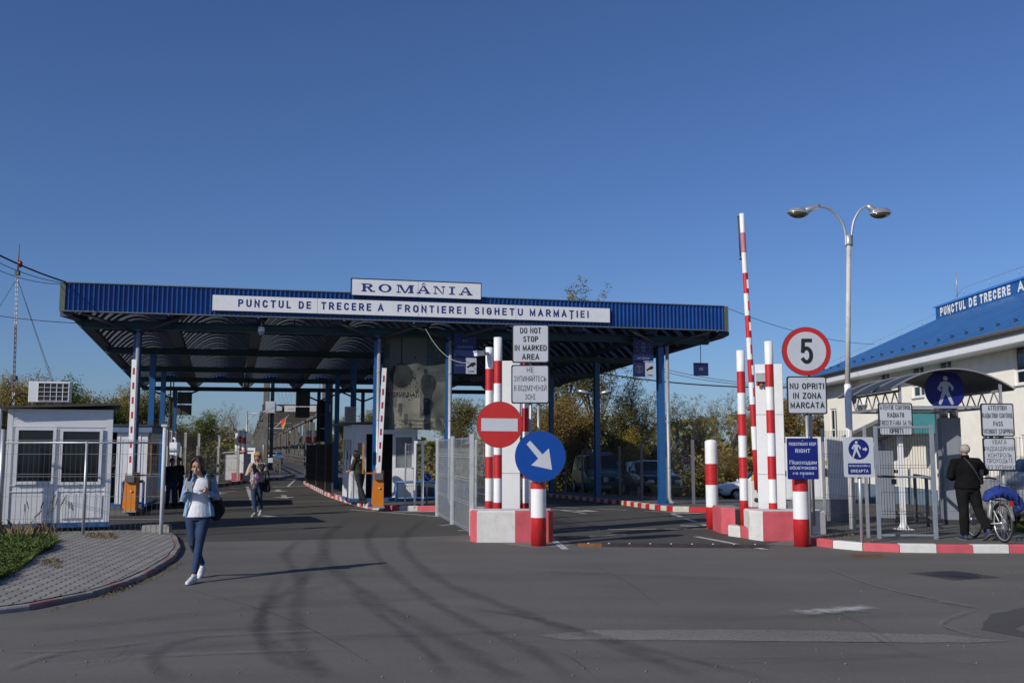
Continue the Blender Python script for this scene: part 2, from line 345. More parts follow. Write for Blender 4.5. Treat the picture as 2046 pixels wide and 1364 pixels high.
def asphalt(name, dark, light, big=.25, grain=90, streak=.6):
    m = bpy.data.materials.new(name); m.use_nodes = True; nt = m.node_tree; b = nt.nodes['Principled BSDF']; L = nt.links.new
    g = nt.nodes.new('ShaderNodeNewGeometry')
    def noise(sc, det, scale=None, rot=0, ro=.6):
        n = nt.nodes.new('ShaderNodeTexNoise'); n.inputs['Scale'].default_value = sc; n.inputs['Detail'].default_value = det; n.inputs['Roughness'].default_value = ro
        mp = nt.nodes.new('ShaderNodeMapping'); mp.inputs['Scale'].default_value = scale or (1, 1, 1); mp.inputs['Rotation'].default_value = (0, 0, rot)
        L(g.outputs['Position'], mp.inputs['Vector']); L(mp.outputs[0], n.inputs['Vector']); return n.outputs['Fac']
    def mul(a, k, c):
        q = nt.nodes.new('ShaderNodeMath'); q.operation = 'MULTIPLY_ADD'; L(a, q.inputs[0]); q.inputs[1].default_value = k; q.inputs[2].default_value = c; return q.outputs[0]
    def addm(a, c):
        q = nt.nodes.new('ShaderNodeMath'); q.operation = 'ADD'; L(a, q.inputs[0]); L(c, q.inputs[1]); return q.outputs[0]
    f = addm(mul(noise(big, 4), .8, 0), mul(noise(.9, 5, (.22, 1.3, 1), R(6)), streak, 0))
    f = addm(f, mul(noise(grain, 3, ro=.85), 1.5, 0)); f = addm(f, mul(noise(9, 6, ro=.75), .35, 0)); f = addm(f, mul(noise(26, 3, ro=.9), .8, 0))
    mr = nt.nodes.new('ShaderNodeMapRange'); L(f, mr.inputs['Value']); c0 = (.8+streak+1.5+.35+.8)/2; mr.inputs['From Min'].default_value = c0-.5; mr.inputs['From Max'].default_value = c0+.5
    mx = nt.nodes.new('ShaderNodeMix'); mx.data_type = 'RGBA'; L(mr.outputs[0], mx.inputs['Factor']); mx.inputs['A'].default_value = list(dark)+[1]; mx.inputs['B'].default_value = list(light)+[1]
    L(mx.outputs['Result'], b.inputs['Base Color']); b.inputs['Roughness'].default_value = .88; b.inputs['Specular IOR Level'].default_value = .3
    bp = nt.nodes.new('ShaderNodeBump'); bp.inputs['Strength'].default_value = .35; bp.inputs['Distance'].default_value = .01
    L(noise(120, 2), bp.inputs['Height']); L(bp.outputs[0], b.inputs['Normal']); return m
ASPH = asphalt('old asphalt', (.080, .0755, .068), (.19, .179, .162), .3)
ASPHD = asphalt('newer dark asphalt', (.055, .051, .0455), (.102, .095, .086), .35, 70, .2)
ASPHR = asphalt('coarse patched asphalt', (.085, .08, .07), (.30, .28, .245), .6, 30, .1)
EARTH = mat('earth', (.09, .075, .05), .95, var=.3, scale=1, bump=.4)
# ---------------------------------------------------------------- ground, road, pavements, kerbs
def lattice(xs, ys, dz):
    b = MB(); vs = [(x, y, gz(x, y)+dz) for y in ys for x in xs]; n = len(xs)
    return b.add(vs, [(j*n+i, j*n+i+1, (j+1)*n+i+1, (j+1)*n+i) for j in range(len(ys)-1) for i in range(n-1)], 0, True)
far = [-900, -500, -250, -140, -90]
tag(lattice(far+list(range(-60, 62, 4))+[90, 140, 250, 500, 900], [-80, -40]+list(range(-20, 90, 4))+[92, 120, 160, 240, 400, 700, 1200, 2000], -.05).build('ground', EARTH), None, None, kind='structure')
tag(lattice(list(range(-44, 61)), list(range(-20, 25))+list(range(25, 71)), 0).build('road', ASPH), None, None, kind='structure')
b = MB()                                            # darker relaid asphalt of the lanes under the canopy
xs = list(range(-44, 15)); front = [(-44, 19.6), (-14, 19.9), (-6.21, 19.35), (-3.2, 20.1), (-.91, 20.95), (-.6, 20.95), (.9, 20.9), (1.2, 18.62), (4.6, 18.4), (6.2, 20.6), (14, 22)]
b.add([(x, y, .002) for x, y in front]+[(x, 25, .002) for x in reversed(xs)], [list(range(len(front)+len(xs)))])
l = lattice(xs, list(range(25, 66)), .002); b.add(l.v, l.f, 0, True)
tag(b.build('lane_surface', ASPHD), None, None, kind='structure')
b = MB()                                            # rough strip of older asphalt, and patches
def ragged(pts, z, amp=.04, sub=10):
    out = []; n = len(pts)
    for i in range(n):
        p, q = pts[i], pts[(i+1) % n]
        k = max(1, int(math.hypot(q[0]-p[0], q[1]-p[1])*sub/2))
        for j in range(k):
            t = j/k; out.append((p[0]+(q[0]-p[0])*t+rnd.uniform(-amp, amp), p[1]+(q[1]-p[1])*t+rnd.uniform(-amp, amp)*.6, z))
    return out
for pts in ([(.25, 9.72), (.75, 9.98), (2.6, 10.02), (4.1, 9.75), (4.6, 9.42), (4.2, 9.33), (2.2, 9.42), (.5, 9.5)],):
    p = ragged(pts, .004); b.add(p, [list(range(len(p)))])
tag(b.build('road_patch', ASPHR), None, None, kind='structure'); b = MB()
for pts in ([(4.9, 9.45), (5.0, 10.1), (5.7, 10.9), (8, 10.2), (12, 10), (12, 10.6), (6.2, 11.7), (5.2, 11.0), (4.6, 10.0)],):
    p = ragged(pts, .004); b.add(p, [list(range(len(p)))])
tag(b.build('road_patch', asphalt('smooth dark patch', (.058, .056, .053), (.105, .10, .093), .4)), None, None, kind='structure')

def decal_mat(name, col, thr=.5, soft=.25, scale=9, alpha=.9, rough=.8, cross=True, stretch=(1, 1, 1), cpow=1.0):
    """a worn coat lying on the road: opacity falls off across the strip (uv.x from -1 to 1) and is broken up by noise"""
    m = bpy.data.materials.new(name); m.use_nodes = True; nt = m.node_tree; b = nt.nodes['Principled BSDF']; out = nt.nodes['Material Output']; L = nt.links.new
    b.inputs['Base Color'].default_value = list(col)+[1]; b.inputs['Roughness'].default_value = rough; b.inputs['Specular IOR Level'].default_value = .25
    g = nt.nodes.new('ShaderNodeNewGeometry'); n = nt.nodes.new('ShaderNodeTexNoise'); n.inputs['Scale'].default_value = scale; n.inputs['Detail'].default_value = 8; n.inputs['Roughness'].default_value = .7
    mp = nt.nodes.new('ShaderNodeMapping'); mp.inputs['Scale'].default_value = stretch; L(g.outputs['Position'], mp.inputs[0]); L(mp.outputs[0], n.inputs['Vector'])
    mr = nt.nodes.new('ShaderNodeMapRange'); mr.inputs['From Min'].default_value = thr-soft; mr.inputs['From Max'].default_value = thr+soft; mr.inputs['To Max'].default_value = alpha
    L(n.outputs['Fac'], mr.inputs['Value']); f = mr.outputs[0]
    if cross:
        a = nt.nodes.new('ShaderNodeAttribute'); a.attribute_name = 'UVMap'; sx = nt.nodes.new('ShaderNodeSeparateXYZ'); L(a.outputs['Vector'], sx.inputs[0])
        q = nt.nodes.new('ShaderNodeMath'); q.operation = 'ABSOLUTE'; L(sx.outputs[0], q.inputs[0])
        w = nt.nodes.new('ShaderNodeMapRange'); w.interpolation_type = 'SMOOTHSTEP'; L(q.outputs[0], w.inputs['Value']); w.inputs['From Min'].default_value = 1; w.inputs['From Max'].default_value = .1
        k = nt.nodes.new('ShaderNodeMath'); k.operation = 'MULTIPLY'; L(w.outputs[0], k.inputs[0]); L(f, k.inputs[1])
        k2 = nt.nodes.new('ShaderNodeMath'); k2.operation = 'MULTIPLY'; L(k.outputs[0], k2.inputs[0]); L(sx.outputs[1], k2.inputs[1]); f = k2.outputs[0]
    t = nt.nodes.new('ShaderNodeBsdfTransparent'); mx = nt.nodes.new('ShaderNodeMixShader'); L(f, mx.inputs[0]); L(t.outputs[0], mx.inputs[1]); L(b.outputs[0], mx.inputs[2]); L(mx.outputs[0], out.inputs['Surface'])
    return m
def catmull(P, k=10):
    P = [V((*p, 0)) if len(p) == 2 else V(p) for p in P]; out = []
    for i in range(len(P)-1):
        a, b_, c, d = P[max(i-1, 0)], P[i], P[i+1], P[min(i+2, len(P)-1)]
        for j in range(k):
            t = j/k; out.append(.5*((2*b_)+(c-a)*t+(2*a-5*b_+4*c-d)*t*t+(3*b_-a-3*c+d)*t**3))
    return out+[P[-1]]
def strips(name, lanes, m, z):
    """lanes: (list of (x,y), half width); one mesh of ribbons with uv.x across and uv.y fading in at the ends"""
    vs, fs, uv = [], [], []
    for li, (P, w) in enumerate(lanes):
        C = catmull(P); b0 = len(vs); n = len(C)
        for i, c in enumerate(C):
            t = (C[min(i+1, n-1)]-C[max(i-1, 0)]).normalized(); s = V((-t.y, t.x, 0))*w*(.75+.5*abs(math.sin(i*.37+li)))
            for k in (-1, 0, 1):
                p = c+s*k; vs.append((p.x, p.y, gz(p.x, p.y)+z+.0007*li)); uv.append((k, min(1, i/6, (n-1-i)/6)))
        for i in range(n-1):
            for k in (0, 1): a = b0+i*3+k; fs.append((a, a+1, a+4, a+3))
    me = bpy.data.meshes.new(name); me.from_pydata(vs, [], fs); u = me.uv_layers.new(name='UVMap')
    for l in me.loops: u.data[l.index].uv = uv[l.vertex_index]
    me.materials.append(m); o = bpy.data.objects.new(name, me); COL.objects.link(o); return tag(o, None, None, kind='structure')
def gp(*pts): return [tuple(gr(x, y)[:2]) for x, y in pts]
TM = decal_mat('rubber skid marks', (.022, .022, .024), .48, .26, 3.5, .28, stretch=(1, 1, 1))
strips('road_tyre_marks', [
    (gp((700, 1035), (650, 1075), (662, 1130), (740, 1195), (860, 1260), (980, 1330), (1040, 1364)), 0.162),
    (gp((850, 1035), (808, 1075), (815, 1108), (880, 1160), (1000, 1208), (1110, 1250), (1230, 1290), (1420, 1364)), 0.154),
    (gp((760, 1040), (735, 1075), (760, 1120), (830, 1180), (930, 1240), (1060, 1300), (1150, 1364)), 0.130),
    (gp((655, 1085), (605, 1160), (545, 1200), (515, 1255), (560, 1300), (680, 1364)), 0.139),
    (gp((610, 1075), (570, 1105), (600, 1160), (590, 1215), (600, 1290), (650, 1364)), 0.130),
    (gp((420, 1270), (340, 1290), (305, 1320), (350, 1364)), 0.105),
    (gp((560, 1150), (520, 1230), (530, 1300), (600, 1345)), 0.098),
    (gp((900, 1210), (1080, 1240), (1300, 1300), (1560, 1364)), 0.105),
    (gp((690, 1180), (760, 1230), (850, 1300), (900, 1364)), 0.098)], TM, .008)
DM = decal_mat('dust streaks', (.17, .165, .155), .52, .2, 5, .34, stretch=(.4, 1.6, 1))
strips('road_dust', [(gp((0, 1262), (300, 1235), (620, 1205), (1000, 1190)), .3), (gp((0, 1330), (400, 1290), (800, 1268), (1150, 1262)), .22),
    (gp((0, 1300), (350, 1262), (600, 1250)), .15), (gp((1000, 1140), (1300, 1150), (1600, 1160)), .25), (gp((1100, 1315), (1500, 1318), (2046, 1300)), .2),
    (gp((380, 1200), (600, 1180), (700, 1150)), .25), (gp((1250, 1240), (1600, 1232), (1900, 1225)), .3)], DM, .016)
CM = decal_mat('sandy crack filling', (.24, .225, .19), .5, .14, 14, .75)
strips('road_cracks', [(gp((1640, 1130), (1720, 1163), (1800, 1185), (1960, 1217)), .035), (gp((1960, 1217), (1900, 1208), (1850, 1200)), .05), (gp((0, 1303), (130, 1303), (330, 1281)), .03),
    (gp((350, 1276), (520, 1268), (680, 1262)), .028), (gp((200, 1322), (350, 1312), (500, 1306), (680, 1300)), .025), (gp((1100, 1281), (1500, 1284), (1940, 1283)), .02),
    (gp((0, 1345), (60, 1322), (130, 1303)), .05), (gp((1740, 1160), (1850, 1195), (1990, 1225)), .02), (gp((1960, 1218), (1880, 1250), (2000, 1285)), .03)], CM, .024)
strips('road_fine_cracks', [(gp((340, 1172), (500, 1215), (620, 1262), (760, 1345)), .012), (gp((1180, 1130), (1250, 1165), (1330, 1225)), .01), (gp((1000, 1290), (1120, 1310), (1190, 1364)), .009), (gp((1420, 1190), (1560, 1200), (1700, 1240), (1800, 1300)), .01), (gp((120, 1340), (230, 1320), (260, 1290)), .011),
    (gp((980, 1120), (1100, 1135), (1350, 1128)), .012), (gp((1720, 1262), (1790, 1300), (1900, 1330), (2046, 1340)), .01)], decal_mat('dark hairline cracks', (.03, .03, .03), .5, .12, 22, .7), .03)
strips('spilled_paint', [(gp((1590, 1228), (1640, 1225), (1690, 1221), (1745, 1215)), .2), (gp((1660, 1224), (1700, 1220), (1735, 1216)), .1)], decal_mat('spilt white powder', (.6, .6, .58),   .5, .22, 9, .85), .026)
PM = decal_mat('worn road paint', (.55, .55, .53), .40, .12, 7, .92, cross=False)
b = MB()
def quad(*pp, z=.009):
    c = [gr(*p) for p in pp]; b.add([(p.x, p.y, p.z+z) for p in c], [(0, 1, 2, 3)])
def line(p, q, w, n=1, gap=.5, z=.009):             # dashes between two ground points seen at p and q
    a, c = gr(*p), gr(*q); t = (c-a); s = V((-t.y, t.x, 0)).normalized()*w/2
    for i in range(n):
        u0, u1 = i/n, (i+1-gap if n > 1 else 1)/n
        for k in range(4):
            f0, f1 = u0+(u1-u0)*k/4, u0+(u1-u0)*(k+1)/4
            P = [a+t*f0-s, a+t*f1-s, a+t*f1+s, a+t*f0+s]; b.add([(p_.x, p_.y, gz(p_.x, p_.y)+z) for p_ in P], [(0, 1, 2, 3)])
def arrow(px, py, L=2.0, rz=.25):
    c = gr(px, py); M = Matrix.Translation((c.x, c.y, c.z+.009)) @ Matrix.Rotation(rz, 4, 'Z')
    b.flat([(-.1, L*.5), (-.1, -L*.1), (-.42, -L*.1), (0, -L*.5), (.42, -L*.1), (.1, -L*.1), (.1, L*.5)], 0, M)
line((494, 972), (512, 1022), .16); line((575, 972), (590, 958), .12, 1); line((500, 1005), (690, 1000), .1)
line((545, 973), (630, 971), .3); arrow(568, 992, 2.6); arrow(556, 980, 2.4); arrow(436, 985, 2.2)
line((415, 985), (470, 981), .14); line((460, 976), (480, 975), .3); line((520, 1030), (545, 1032), .3)
line((1100, 1012), (1400, 1027), .14, 3, .35); line((1110, 1018), (1170, 1026), .12); arrow(1150, 1020, 1.6, 1.0)
line((1345, 1027), (1440, 1060), .14, 3, .4); line((1100, 1059), (1440, 1056), .1, 3, .15); line((1390, 1072), (1530, 1098), .13)
line((1135, 1074), (1250, 1068), .09); line((1360, 1050), (1412, 1052), .2); line((1340, 1026), (1420, 1025), .25)
line((1130, 1098), (1100, 1075), .13); line((880, 1050), (900, 1048), .1); line((915, 1060), (932, 1060), .12)
line((700, 1018), (880, 1032), .12); line((770, 1022), (875, 1022), .3); 
tag(b.build('road_markings', PM), None, None, kind='structure')
b = MB()
for k in range(150):                                # pebbles and bits of grit
    p = gr(rnd.uniform(0, 2046), rnd.uniform(1105, 1364)); q = rnd.uniform(.004, .013)
    b.ell((p.x, p.y, p.z+q*.4), (q, q*rnd.uniform(.6, 1), q*.6), 6)
tag(b.build('grit', mat('grit', (.16, .15, .14), .9, var=.5, scale=.5)), 'scattered pebbles and grit on the asphalt', None, kind='stuff')

def kerb(name, pts, w, h, seg, mats, z0=0, sub=1, tops=None):
    """kerbstones along pts (x,y): one mesh, colour changes stone by stone; the stones lie to the left of the walking direction"""
    C = [V((*p, 0)) for p in pts]; b = MB(); L = [0]
    for i in range(len(C)-1): L.append(L[-1]+(C[i+1]-C[i]).length)
    def pt(s):
        for i in range(len(C)-1):
            if s <= L[i+1] or i == len(C)-2:
                t = (s-L[i])/(L[i+1]-L[i]); d = (C[i+1]-C[i]).normalized(); return C[i]+(C[i+1]-C[i])*t, V((-d.y, d.x, 0))
    n = max(1, round(L[-1]/seg))
    for k in range(n):
        s0, s1 = L[-1]*k/n+.006, L[-1]*(k+1)/n-.006
        (p, a), (q, c) = pt(s0), pt(s1); hh = h+rnd.uniform(-.006, .006); ch = .018
        vs = []
        for (o, nn) in ((p, a), (q, c)):
            z = gz(o.x, o.y)+z0
            for (f, zz) in ((0, -.1), (0, hh-ch), (ch, hh), (w, hh), (w, -.1)): vs.append((o.x+nn.x*f, o.y+nn.y*f, z+zz))
        b.add(vs, [(0, 1, 2, 3, 4), (9, 8, 7, 6, 5), (0, 5, 6, 1), (1, 6, 7, 2), (2, 7, 8, 3), (3, 8, 9, 4)], k % len(mats))
    return tag(b.build(name, mats), None, None, kind='structure')
def slab(name, pts, h, m, step=0):
    b = MB(); n = len(pts)
    b.add([(x, y, gz(x, y)+h) for x, y in pts]+[(x, y, gz(x, y)-.1) for x, y in pts], [list(range(n))]+[(i, n+i, n+(i+1) % n, (i+1) % n) for i in range(n)])
    return tag(b.build(name, m), None, None, kind='structure')
# paving of the left footway: interlocking concrete blocks
PAVE = bpy.data.materials.new('interlocking pavers'); PAVE.use_nodes = True
def _pave():
    nt = PAVE.node_tree; p = nt.nodes['Principled BSDF']; L = nt.links.new
    g = nt.nodes.new('ShaderNodeNewGeometry'); mp = nt.nodes.new('ShaderNodeMapping'); mp.inputs['Rotation'].default_value = (0, 0, R(-98.6)); L(g.outputs['Position'], mp.inputs[0])
    sx = nt.nodes.new('ShaderNodeSeparateXYZ'); L(mp.outputs[0], sx.inputs[0])
    def M(op, a, b=None, c=None):
        q = nt.nodes.new('ShaderNodeMath'); q.operation = op
        for i, v in enumerate((a, b, c)):
            if v is None: continue
            if isinstance(v, (int, float)): q.inputs[i].default_value = v
            else: L(v, q.inputs[i])
        return q.outputs[0]
    # zig-zag rows: y is shifted by a stepped wave of x
    w = M('MULTIPLY', M('PINGPONG', M('ADD', sx.outputs[0], 50), .1), .42)
    y = M('ADD', M('ADD', sx.outputs[1], 50), w)
    fy = M('MODULO', y, .165); row = M('FLOOR', M('DIVIDE', y, .165))
    x = M('ADD', M('ADD', sx.outputs[0], 50), M('MULTIPLY', row, .1)); fx = M('MODULO', x, .2)
    jy = M('LESS_THAN', M('MINIMUM', fy, M('SUBTRACT', .165, fy)), .0105); jx = M('LESS_THAN', M('MINIMUM', fx, M('SUBTRACT', .2, fx)), .003)
    j = M('MAXIMUM', jy, M('MULTIPLY', jx, .55))
    n = nt.nodes.new('ShaderNodeTexNoise'); n.inputs['Scale'].default_value = 2.2; n.inputs['Detail'].default_value = 9; n.inputs['Roughness'].default_value = .7; L(g.outputs['Position'], n.inputs['Vector'])
    wn_ = nt.nodes.new('ShaderNodeTexWhiteNoise'); wn_.noise_dimensions = '2D'; cb = nt.nodes.new('ShaderNodeCombineXYZ'); L(row, cb.inputs[0]); L(M('FLOOR', M('DIVIDE', x, .2)), cb.inputs[1]); L(cb.outputs[0], wn_.inputs['Vector'])
    f = M('MULTIPLY_ADD', wn_.outputs['Value'], .3, M('MULTIPLY', n.outputs['Fac'], .8))
    r = nt.nodes.new('ShaderNodeValToRGB'); r.color_ramp.elements[0].position = .25; r.color_ramp.elements[1].position = .8
    r.color_ramp.elements[0].color = (.185, .175, .16, 1); r.color_ramp.elements[1].color = (.30, .285, .265, 1); L(f, r.inputs[0])
    mx = nt.nodes.new('ShaderNodeMix'); mx.data_type = 'RGBA'; L(j, mx.inputs['Factor']); L(r.outputs[0], mx.inputs['A']); mx.inputs['B'].default_value = (.035, .03, .026, 1)
    L(mx.outputs['Result'], p.inputs['Base Color']); p.inputs['Roughness'].default_value = .9
    bp = nt.nodes.new('ShaderNodeBump'); bp.invert = True; bp.inputs['Strength'].default_value = .8; bp.inputs['Distance'].default_value = .01; L(j, bp.inputs['Height']); L(bp.outputs[0], p.inputs['Normal'])
_pave()
LK = [(-9.2, 9.0), (-7.2, 9.7), (-6.0, 10.35), (-5.3, 11.2), (-5.0, 12.2), (-4.98, 13.2), (-5.1, 14.4), (-5.4, 16.2), (-5.85, 17.9), (-6.7, 20.2), (-7.2, 21.2)]
LKi = [(x-.13, y+.04) for x, y in LK]
slab('pavement', [(-16, 9.05)]+[(-9.23, 9.13)]+LKi[1:]+[(-7.35, 21.35), (-16, 21.6)], .07, PAVE)
KM = [mat('worn kerb grey', (.2, .19, .178), .9, var=.2, bump=.3), mat('worn kerb pink', (.26, .125, .125), .85, var=.25, bump=.3, dirt=((.2, .17, .16), .52, 7)), mat('worn kerb white', (.27, .255, .24), .85, var=.2, bump=.3)]
kerb('kerb', [(-16, 8.9)]+LK, .10, .065, .5, [KM[0], KM[0], KM[1], KM[0], KM[2], KM[1]])
# kerbed footway on the right
RK = [(5.55, 18.75), (5.75, 18.2), (6.05, 17.75), (6.6, 17.45), (7.4, 17.34), (9.0, 17.3), (14, 17.25)]
slab('footway', [(5.6, 18.8), (5.9, 18.3), (6.2, 17.9), (6.7, 17.6), (7.4, 17.5), (9, 17.45), (30, 17.4), (30, 24), (5.6, 24)], .118, asphalt('footway asphalt', (.085, .084, .08), (.15, .147, .14), .5, 60, .15))
KR = [PINK, CONC]
kerb('kerb', RK, .17, .14, .62, KR)
kerb('kerb', [(14.02, 17.25), (24, 17.2)], .17, .14, .62, KR)
# island with the middle booth
MI = [tuple(gr(*p)[:2]) for p in ((606, 966), (625, 977), (650, 990), (690, 1004), (722, 1013), (745, 1018), (775, 1020), (872, 1021))]
isl = asphalt('island concrete', (.085, .083, .08), (.15, .145, .14), .8, 60, .1)
slab('traffic_island', [(x+.1, y+.1) for x, y in MI]+[(-1.7, 30.6), (-8.2, 56), (-10.9, 56)], .14, isl)
kerb('kerb', MI, .15, .15, .55, [PINK, mat('kerb white', (.5, .49, .46), .85, var=.15, bump=.3, dirt=((.3, .28, .26), .55, 9))])
# island on the right
RI = [tuple(gr(*p)[:2]) for p in ((1060, 989), (1100, 993), (1170, 1000), (1240, 1008), (1300, 1017), (1345, 1022), (1412, 1023))]
kerb('kerb', RI, .15, .15, .5, [RED, mat('kerb cream', (.52, .5, .42), .85, var=.15, bump=.3, dirt=((.3, .28, .26), .58, 9))])
slab('traffic_island', [(x+.08, y+.08) for x, y in RI]+[(6.4, 29.9), (9.5, 31.0), (10.5, 34.0), (5.5, 41), (2.0, 52), (.2, 52)], .14, isl)
# left island carrying the booths of the left lane
LI = [tuple(gr(*p)[:2]) for p in ((250, 1023), (322, 1018), (330, 1000), (345, 985))]
slab('traffic_island', [(-12.4, 27.4), (-10.3, 27.1), (-10.4, 28.5), (-13.2, 36), (-17, 46), (-19.5, 46), (-16, 36)], .12, isl)
# kerb of the far left side of the road, striped, beside the mesh fence
FL = [tuple(gr(*p)[:2]) for p in ((590, 951), (560, 958), (490, 965), (440, 972), (400, 978), (365, 985))]
kerb('kerb', list(reversed(FL)), .2, .15, .6, [mat('kerb dull red', (.2, .05, .05), .85), mat('kerb dull white', (.3, .29, .27), .85)])
# ---------------------------------------------------------------- canopy over the lanes
CB, CA = .2385, 30.17                              # the front column line is Y = CA + CB X
def cp(x0, t, z=0):
    f = (x0+10.46)/15.13; s = -.30+.11*f
    return V((x0+s*max(t, 0), CA+CB*x0+t, z))
def pl(px, py, a, b=CB):                           # pixel to the upright plane Y = a + b X
    x, y, z = ray(px, py); t = a/(y-b*x); return V((x*t, y*t, CAMZ+z*t))
XL, XR, TF, TB = -11.95, 6.61, -.944, 29.9
ROWS = [0, 7.3, 15, 21.5, 28.8]
BETA = math.atan(CB)
canopy = thing('canopy', 'wide steel canopy with a blue corrugated fascia spanning the border lanes', 'canopy', (0, 0, 0))
b = MB()
def corr(p0, p1, z0, z1, pitch, m=0, dep=.05):
    p0, p1 = V(p0), V(p1); t = (p1-p0).normalized(); nrm = V((t.y, -t.x, 0)); n = int((p1-p0).length/pitch); base = []
    for i in range(n):
        s = (p1-p0).length*i/n; q = pitch
        for f, d in ((0, 0), (.42, 0), (.56, dep), (.76, dep), (.86, 0)): base.append(p0+t*(s+f*q)+nrm*d)
    base.append(p1); k = len(base)
    b.add([(p.x, p.y, z0) for p in base]+[(p.x, p.y, z1) for p in base], [(i, i+1, k+i+1, k+i) for i in range(k-1)], m)
FL0, FR0 = cp(XL, TF), cp(XR, TF)
corr(FL0, FR0, 5.46, 6.2, .125)
bl, br_ = cp(XL, TB), cp(XR, TB)
nF = V((math.sin(BETA), -math.cos(BETA), 0))
# back sheet of the fascia, end flashings, top and bottom trims
def wallq(p, q, z0, z1, th, m):
    p, q = V(p), V(q); d = (q-p).normalized(); s = V((d.y, -d.x, 0))*th/2
    b.add([(c.x+k*s.x, c.y+k*s.y, z) for z in (z0, z1) for c in (p, q) for k in (-1, 1)], [(0, 1, 3, 2), (4, 6, 7, 5), (0, 4, 5, 1), (2, 3, 7, 6), (0, 2, 6, 4), (1, 5, 7, 3)], m)
wallq(FL0-nF*.06, FR0-nF*.06, 5.47, 6.19, .02, 1)
wallq(FL0+nF*.0, FR0+nF*.0, 6.202, 6.226, .13, 2); wallq(FL0+nF*.01-V((.12, .03, 0)), FR0+nF*.01+V((.1, .025, 0)), 5.425, 5.456, .16, 2)
e = (FR0-FL0).normalized()
wallq(FL0-e*.14+nF*.01, FL0-e*.005+nF*.01, 5.458, 6.205, .12, 3); wallq(FR0+e*.005+nF*.01, FR0+e*.12+nF*.01, 5.458, 6.205, .12, 3)
OLV = mat('olive flashing', (.10, .12, .085), .6, var=.15)
b.build('fascia', [CORR, BLUED, mat('dull trim', (.13, .15, .15), .5, .2), OLV], canopy)
b = MB(); corr(bl, br_, 5.72, 6.15, .2); b.build('rear_fascia', [CORR], canopy)
# barrel vaults of corrugated translucent sheet between lengthwise gutters
b = MB(); NV, NS = 8, 12
for k in range(NV):
    xa, xb = XL+(XR-XL)*k/NV+.16, XL+(XR-XL)*(k+1)/NV-.16
    vs = []; ts = []; t = TF+.12; i = 0
    while t < TB:
        ts.append(t); t += .14
    for j, t in enumerate(ts):
        dz = .012 if j % 2 else 0
        for s in range(NS+1):
            f = s/NS; z = 5.36+dz+.72*(1-(2*f-1)**2); p = cp(xa+(xb-xa)*f, t); vs.append((p.x, p.y, z))
    fs = []; ms = []
    n = NS+1
    b0 = len(b.v); b.v += vs
    for j in range(len(ts)-1):
        for s in range(NS):
            b.f.append([b0+j*n+s, b0+j*n+s+1, b0+(j+1)*n+s+1, b0+(j+1)*n+s]); b.m.append(0 if j % 7 in (0, 1) or (j % 7 == 2 and (j//7) % 2) else 1); b.s.append(False)
b.build('roof', [SHEET, mat('dark roof sheet', (.010, .014, .022), .6, var=.2)], canopy)
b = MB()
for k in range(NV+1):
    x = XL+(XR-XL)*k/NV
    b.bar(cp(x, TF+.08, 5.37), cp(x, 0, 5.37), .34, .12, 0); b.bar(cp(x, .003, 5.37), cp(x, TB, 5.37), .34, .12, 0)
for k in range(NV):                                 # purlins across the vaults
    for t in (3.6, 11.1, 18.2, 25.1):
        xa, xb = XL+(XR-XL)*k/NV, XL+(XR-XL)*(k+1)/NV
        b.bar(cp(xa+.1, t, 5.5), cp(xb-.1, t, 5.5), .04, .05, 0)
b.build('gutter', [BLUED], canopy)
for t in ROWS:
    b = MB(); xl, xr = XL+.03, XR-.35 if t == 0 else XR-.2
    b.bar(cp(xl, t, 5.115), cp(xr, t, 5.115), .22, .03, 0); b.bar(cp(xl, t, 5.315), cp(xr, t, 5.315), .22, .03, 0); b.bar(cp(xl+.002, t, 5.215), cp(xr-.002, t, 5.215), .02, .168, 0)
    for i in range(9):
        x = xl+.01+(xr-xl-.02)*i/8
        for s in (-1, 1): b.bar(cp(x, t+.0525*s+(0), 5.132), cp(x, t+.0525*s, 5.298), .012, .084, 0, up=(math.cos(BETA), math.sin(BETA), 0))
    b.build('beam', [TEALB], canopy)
COLS = [(-10.46, 0, 1), (-3.97, 0, 1), (-1.91, 0, 1), (4.67, 0, 1), (-10.46, 7.3, 0), (-3.97, 7.3, 0), (4.67, 7.3, 0), (-10.46, 15, 0), (-3.97, 15, 0), (4.67, 15, 0), (-3.97, 28.8, 0), (-1.91, 28.8, 0), (-10.46, 28.8, 0), (-3.97, 21.5, 0)]
def colmesh(zb, ft):
    b = MB(); H = 5.1-zb
    for s in (-1, 1): b.box(-.098, .098, s*.1-.012, s*.1+.012, zb, 5.1)
    b.box(-.012, .012, -.088, .088, zb, 5.1)
    return b
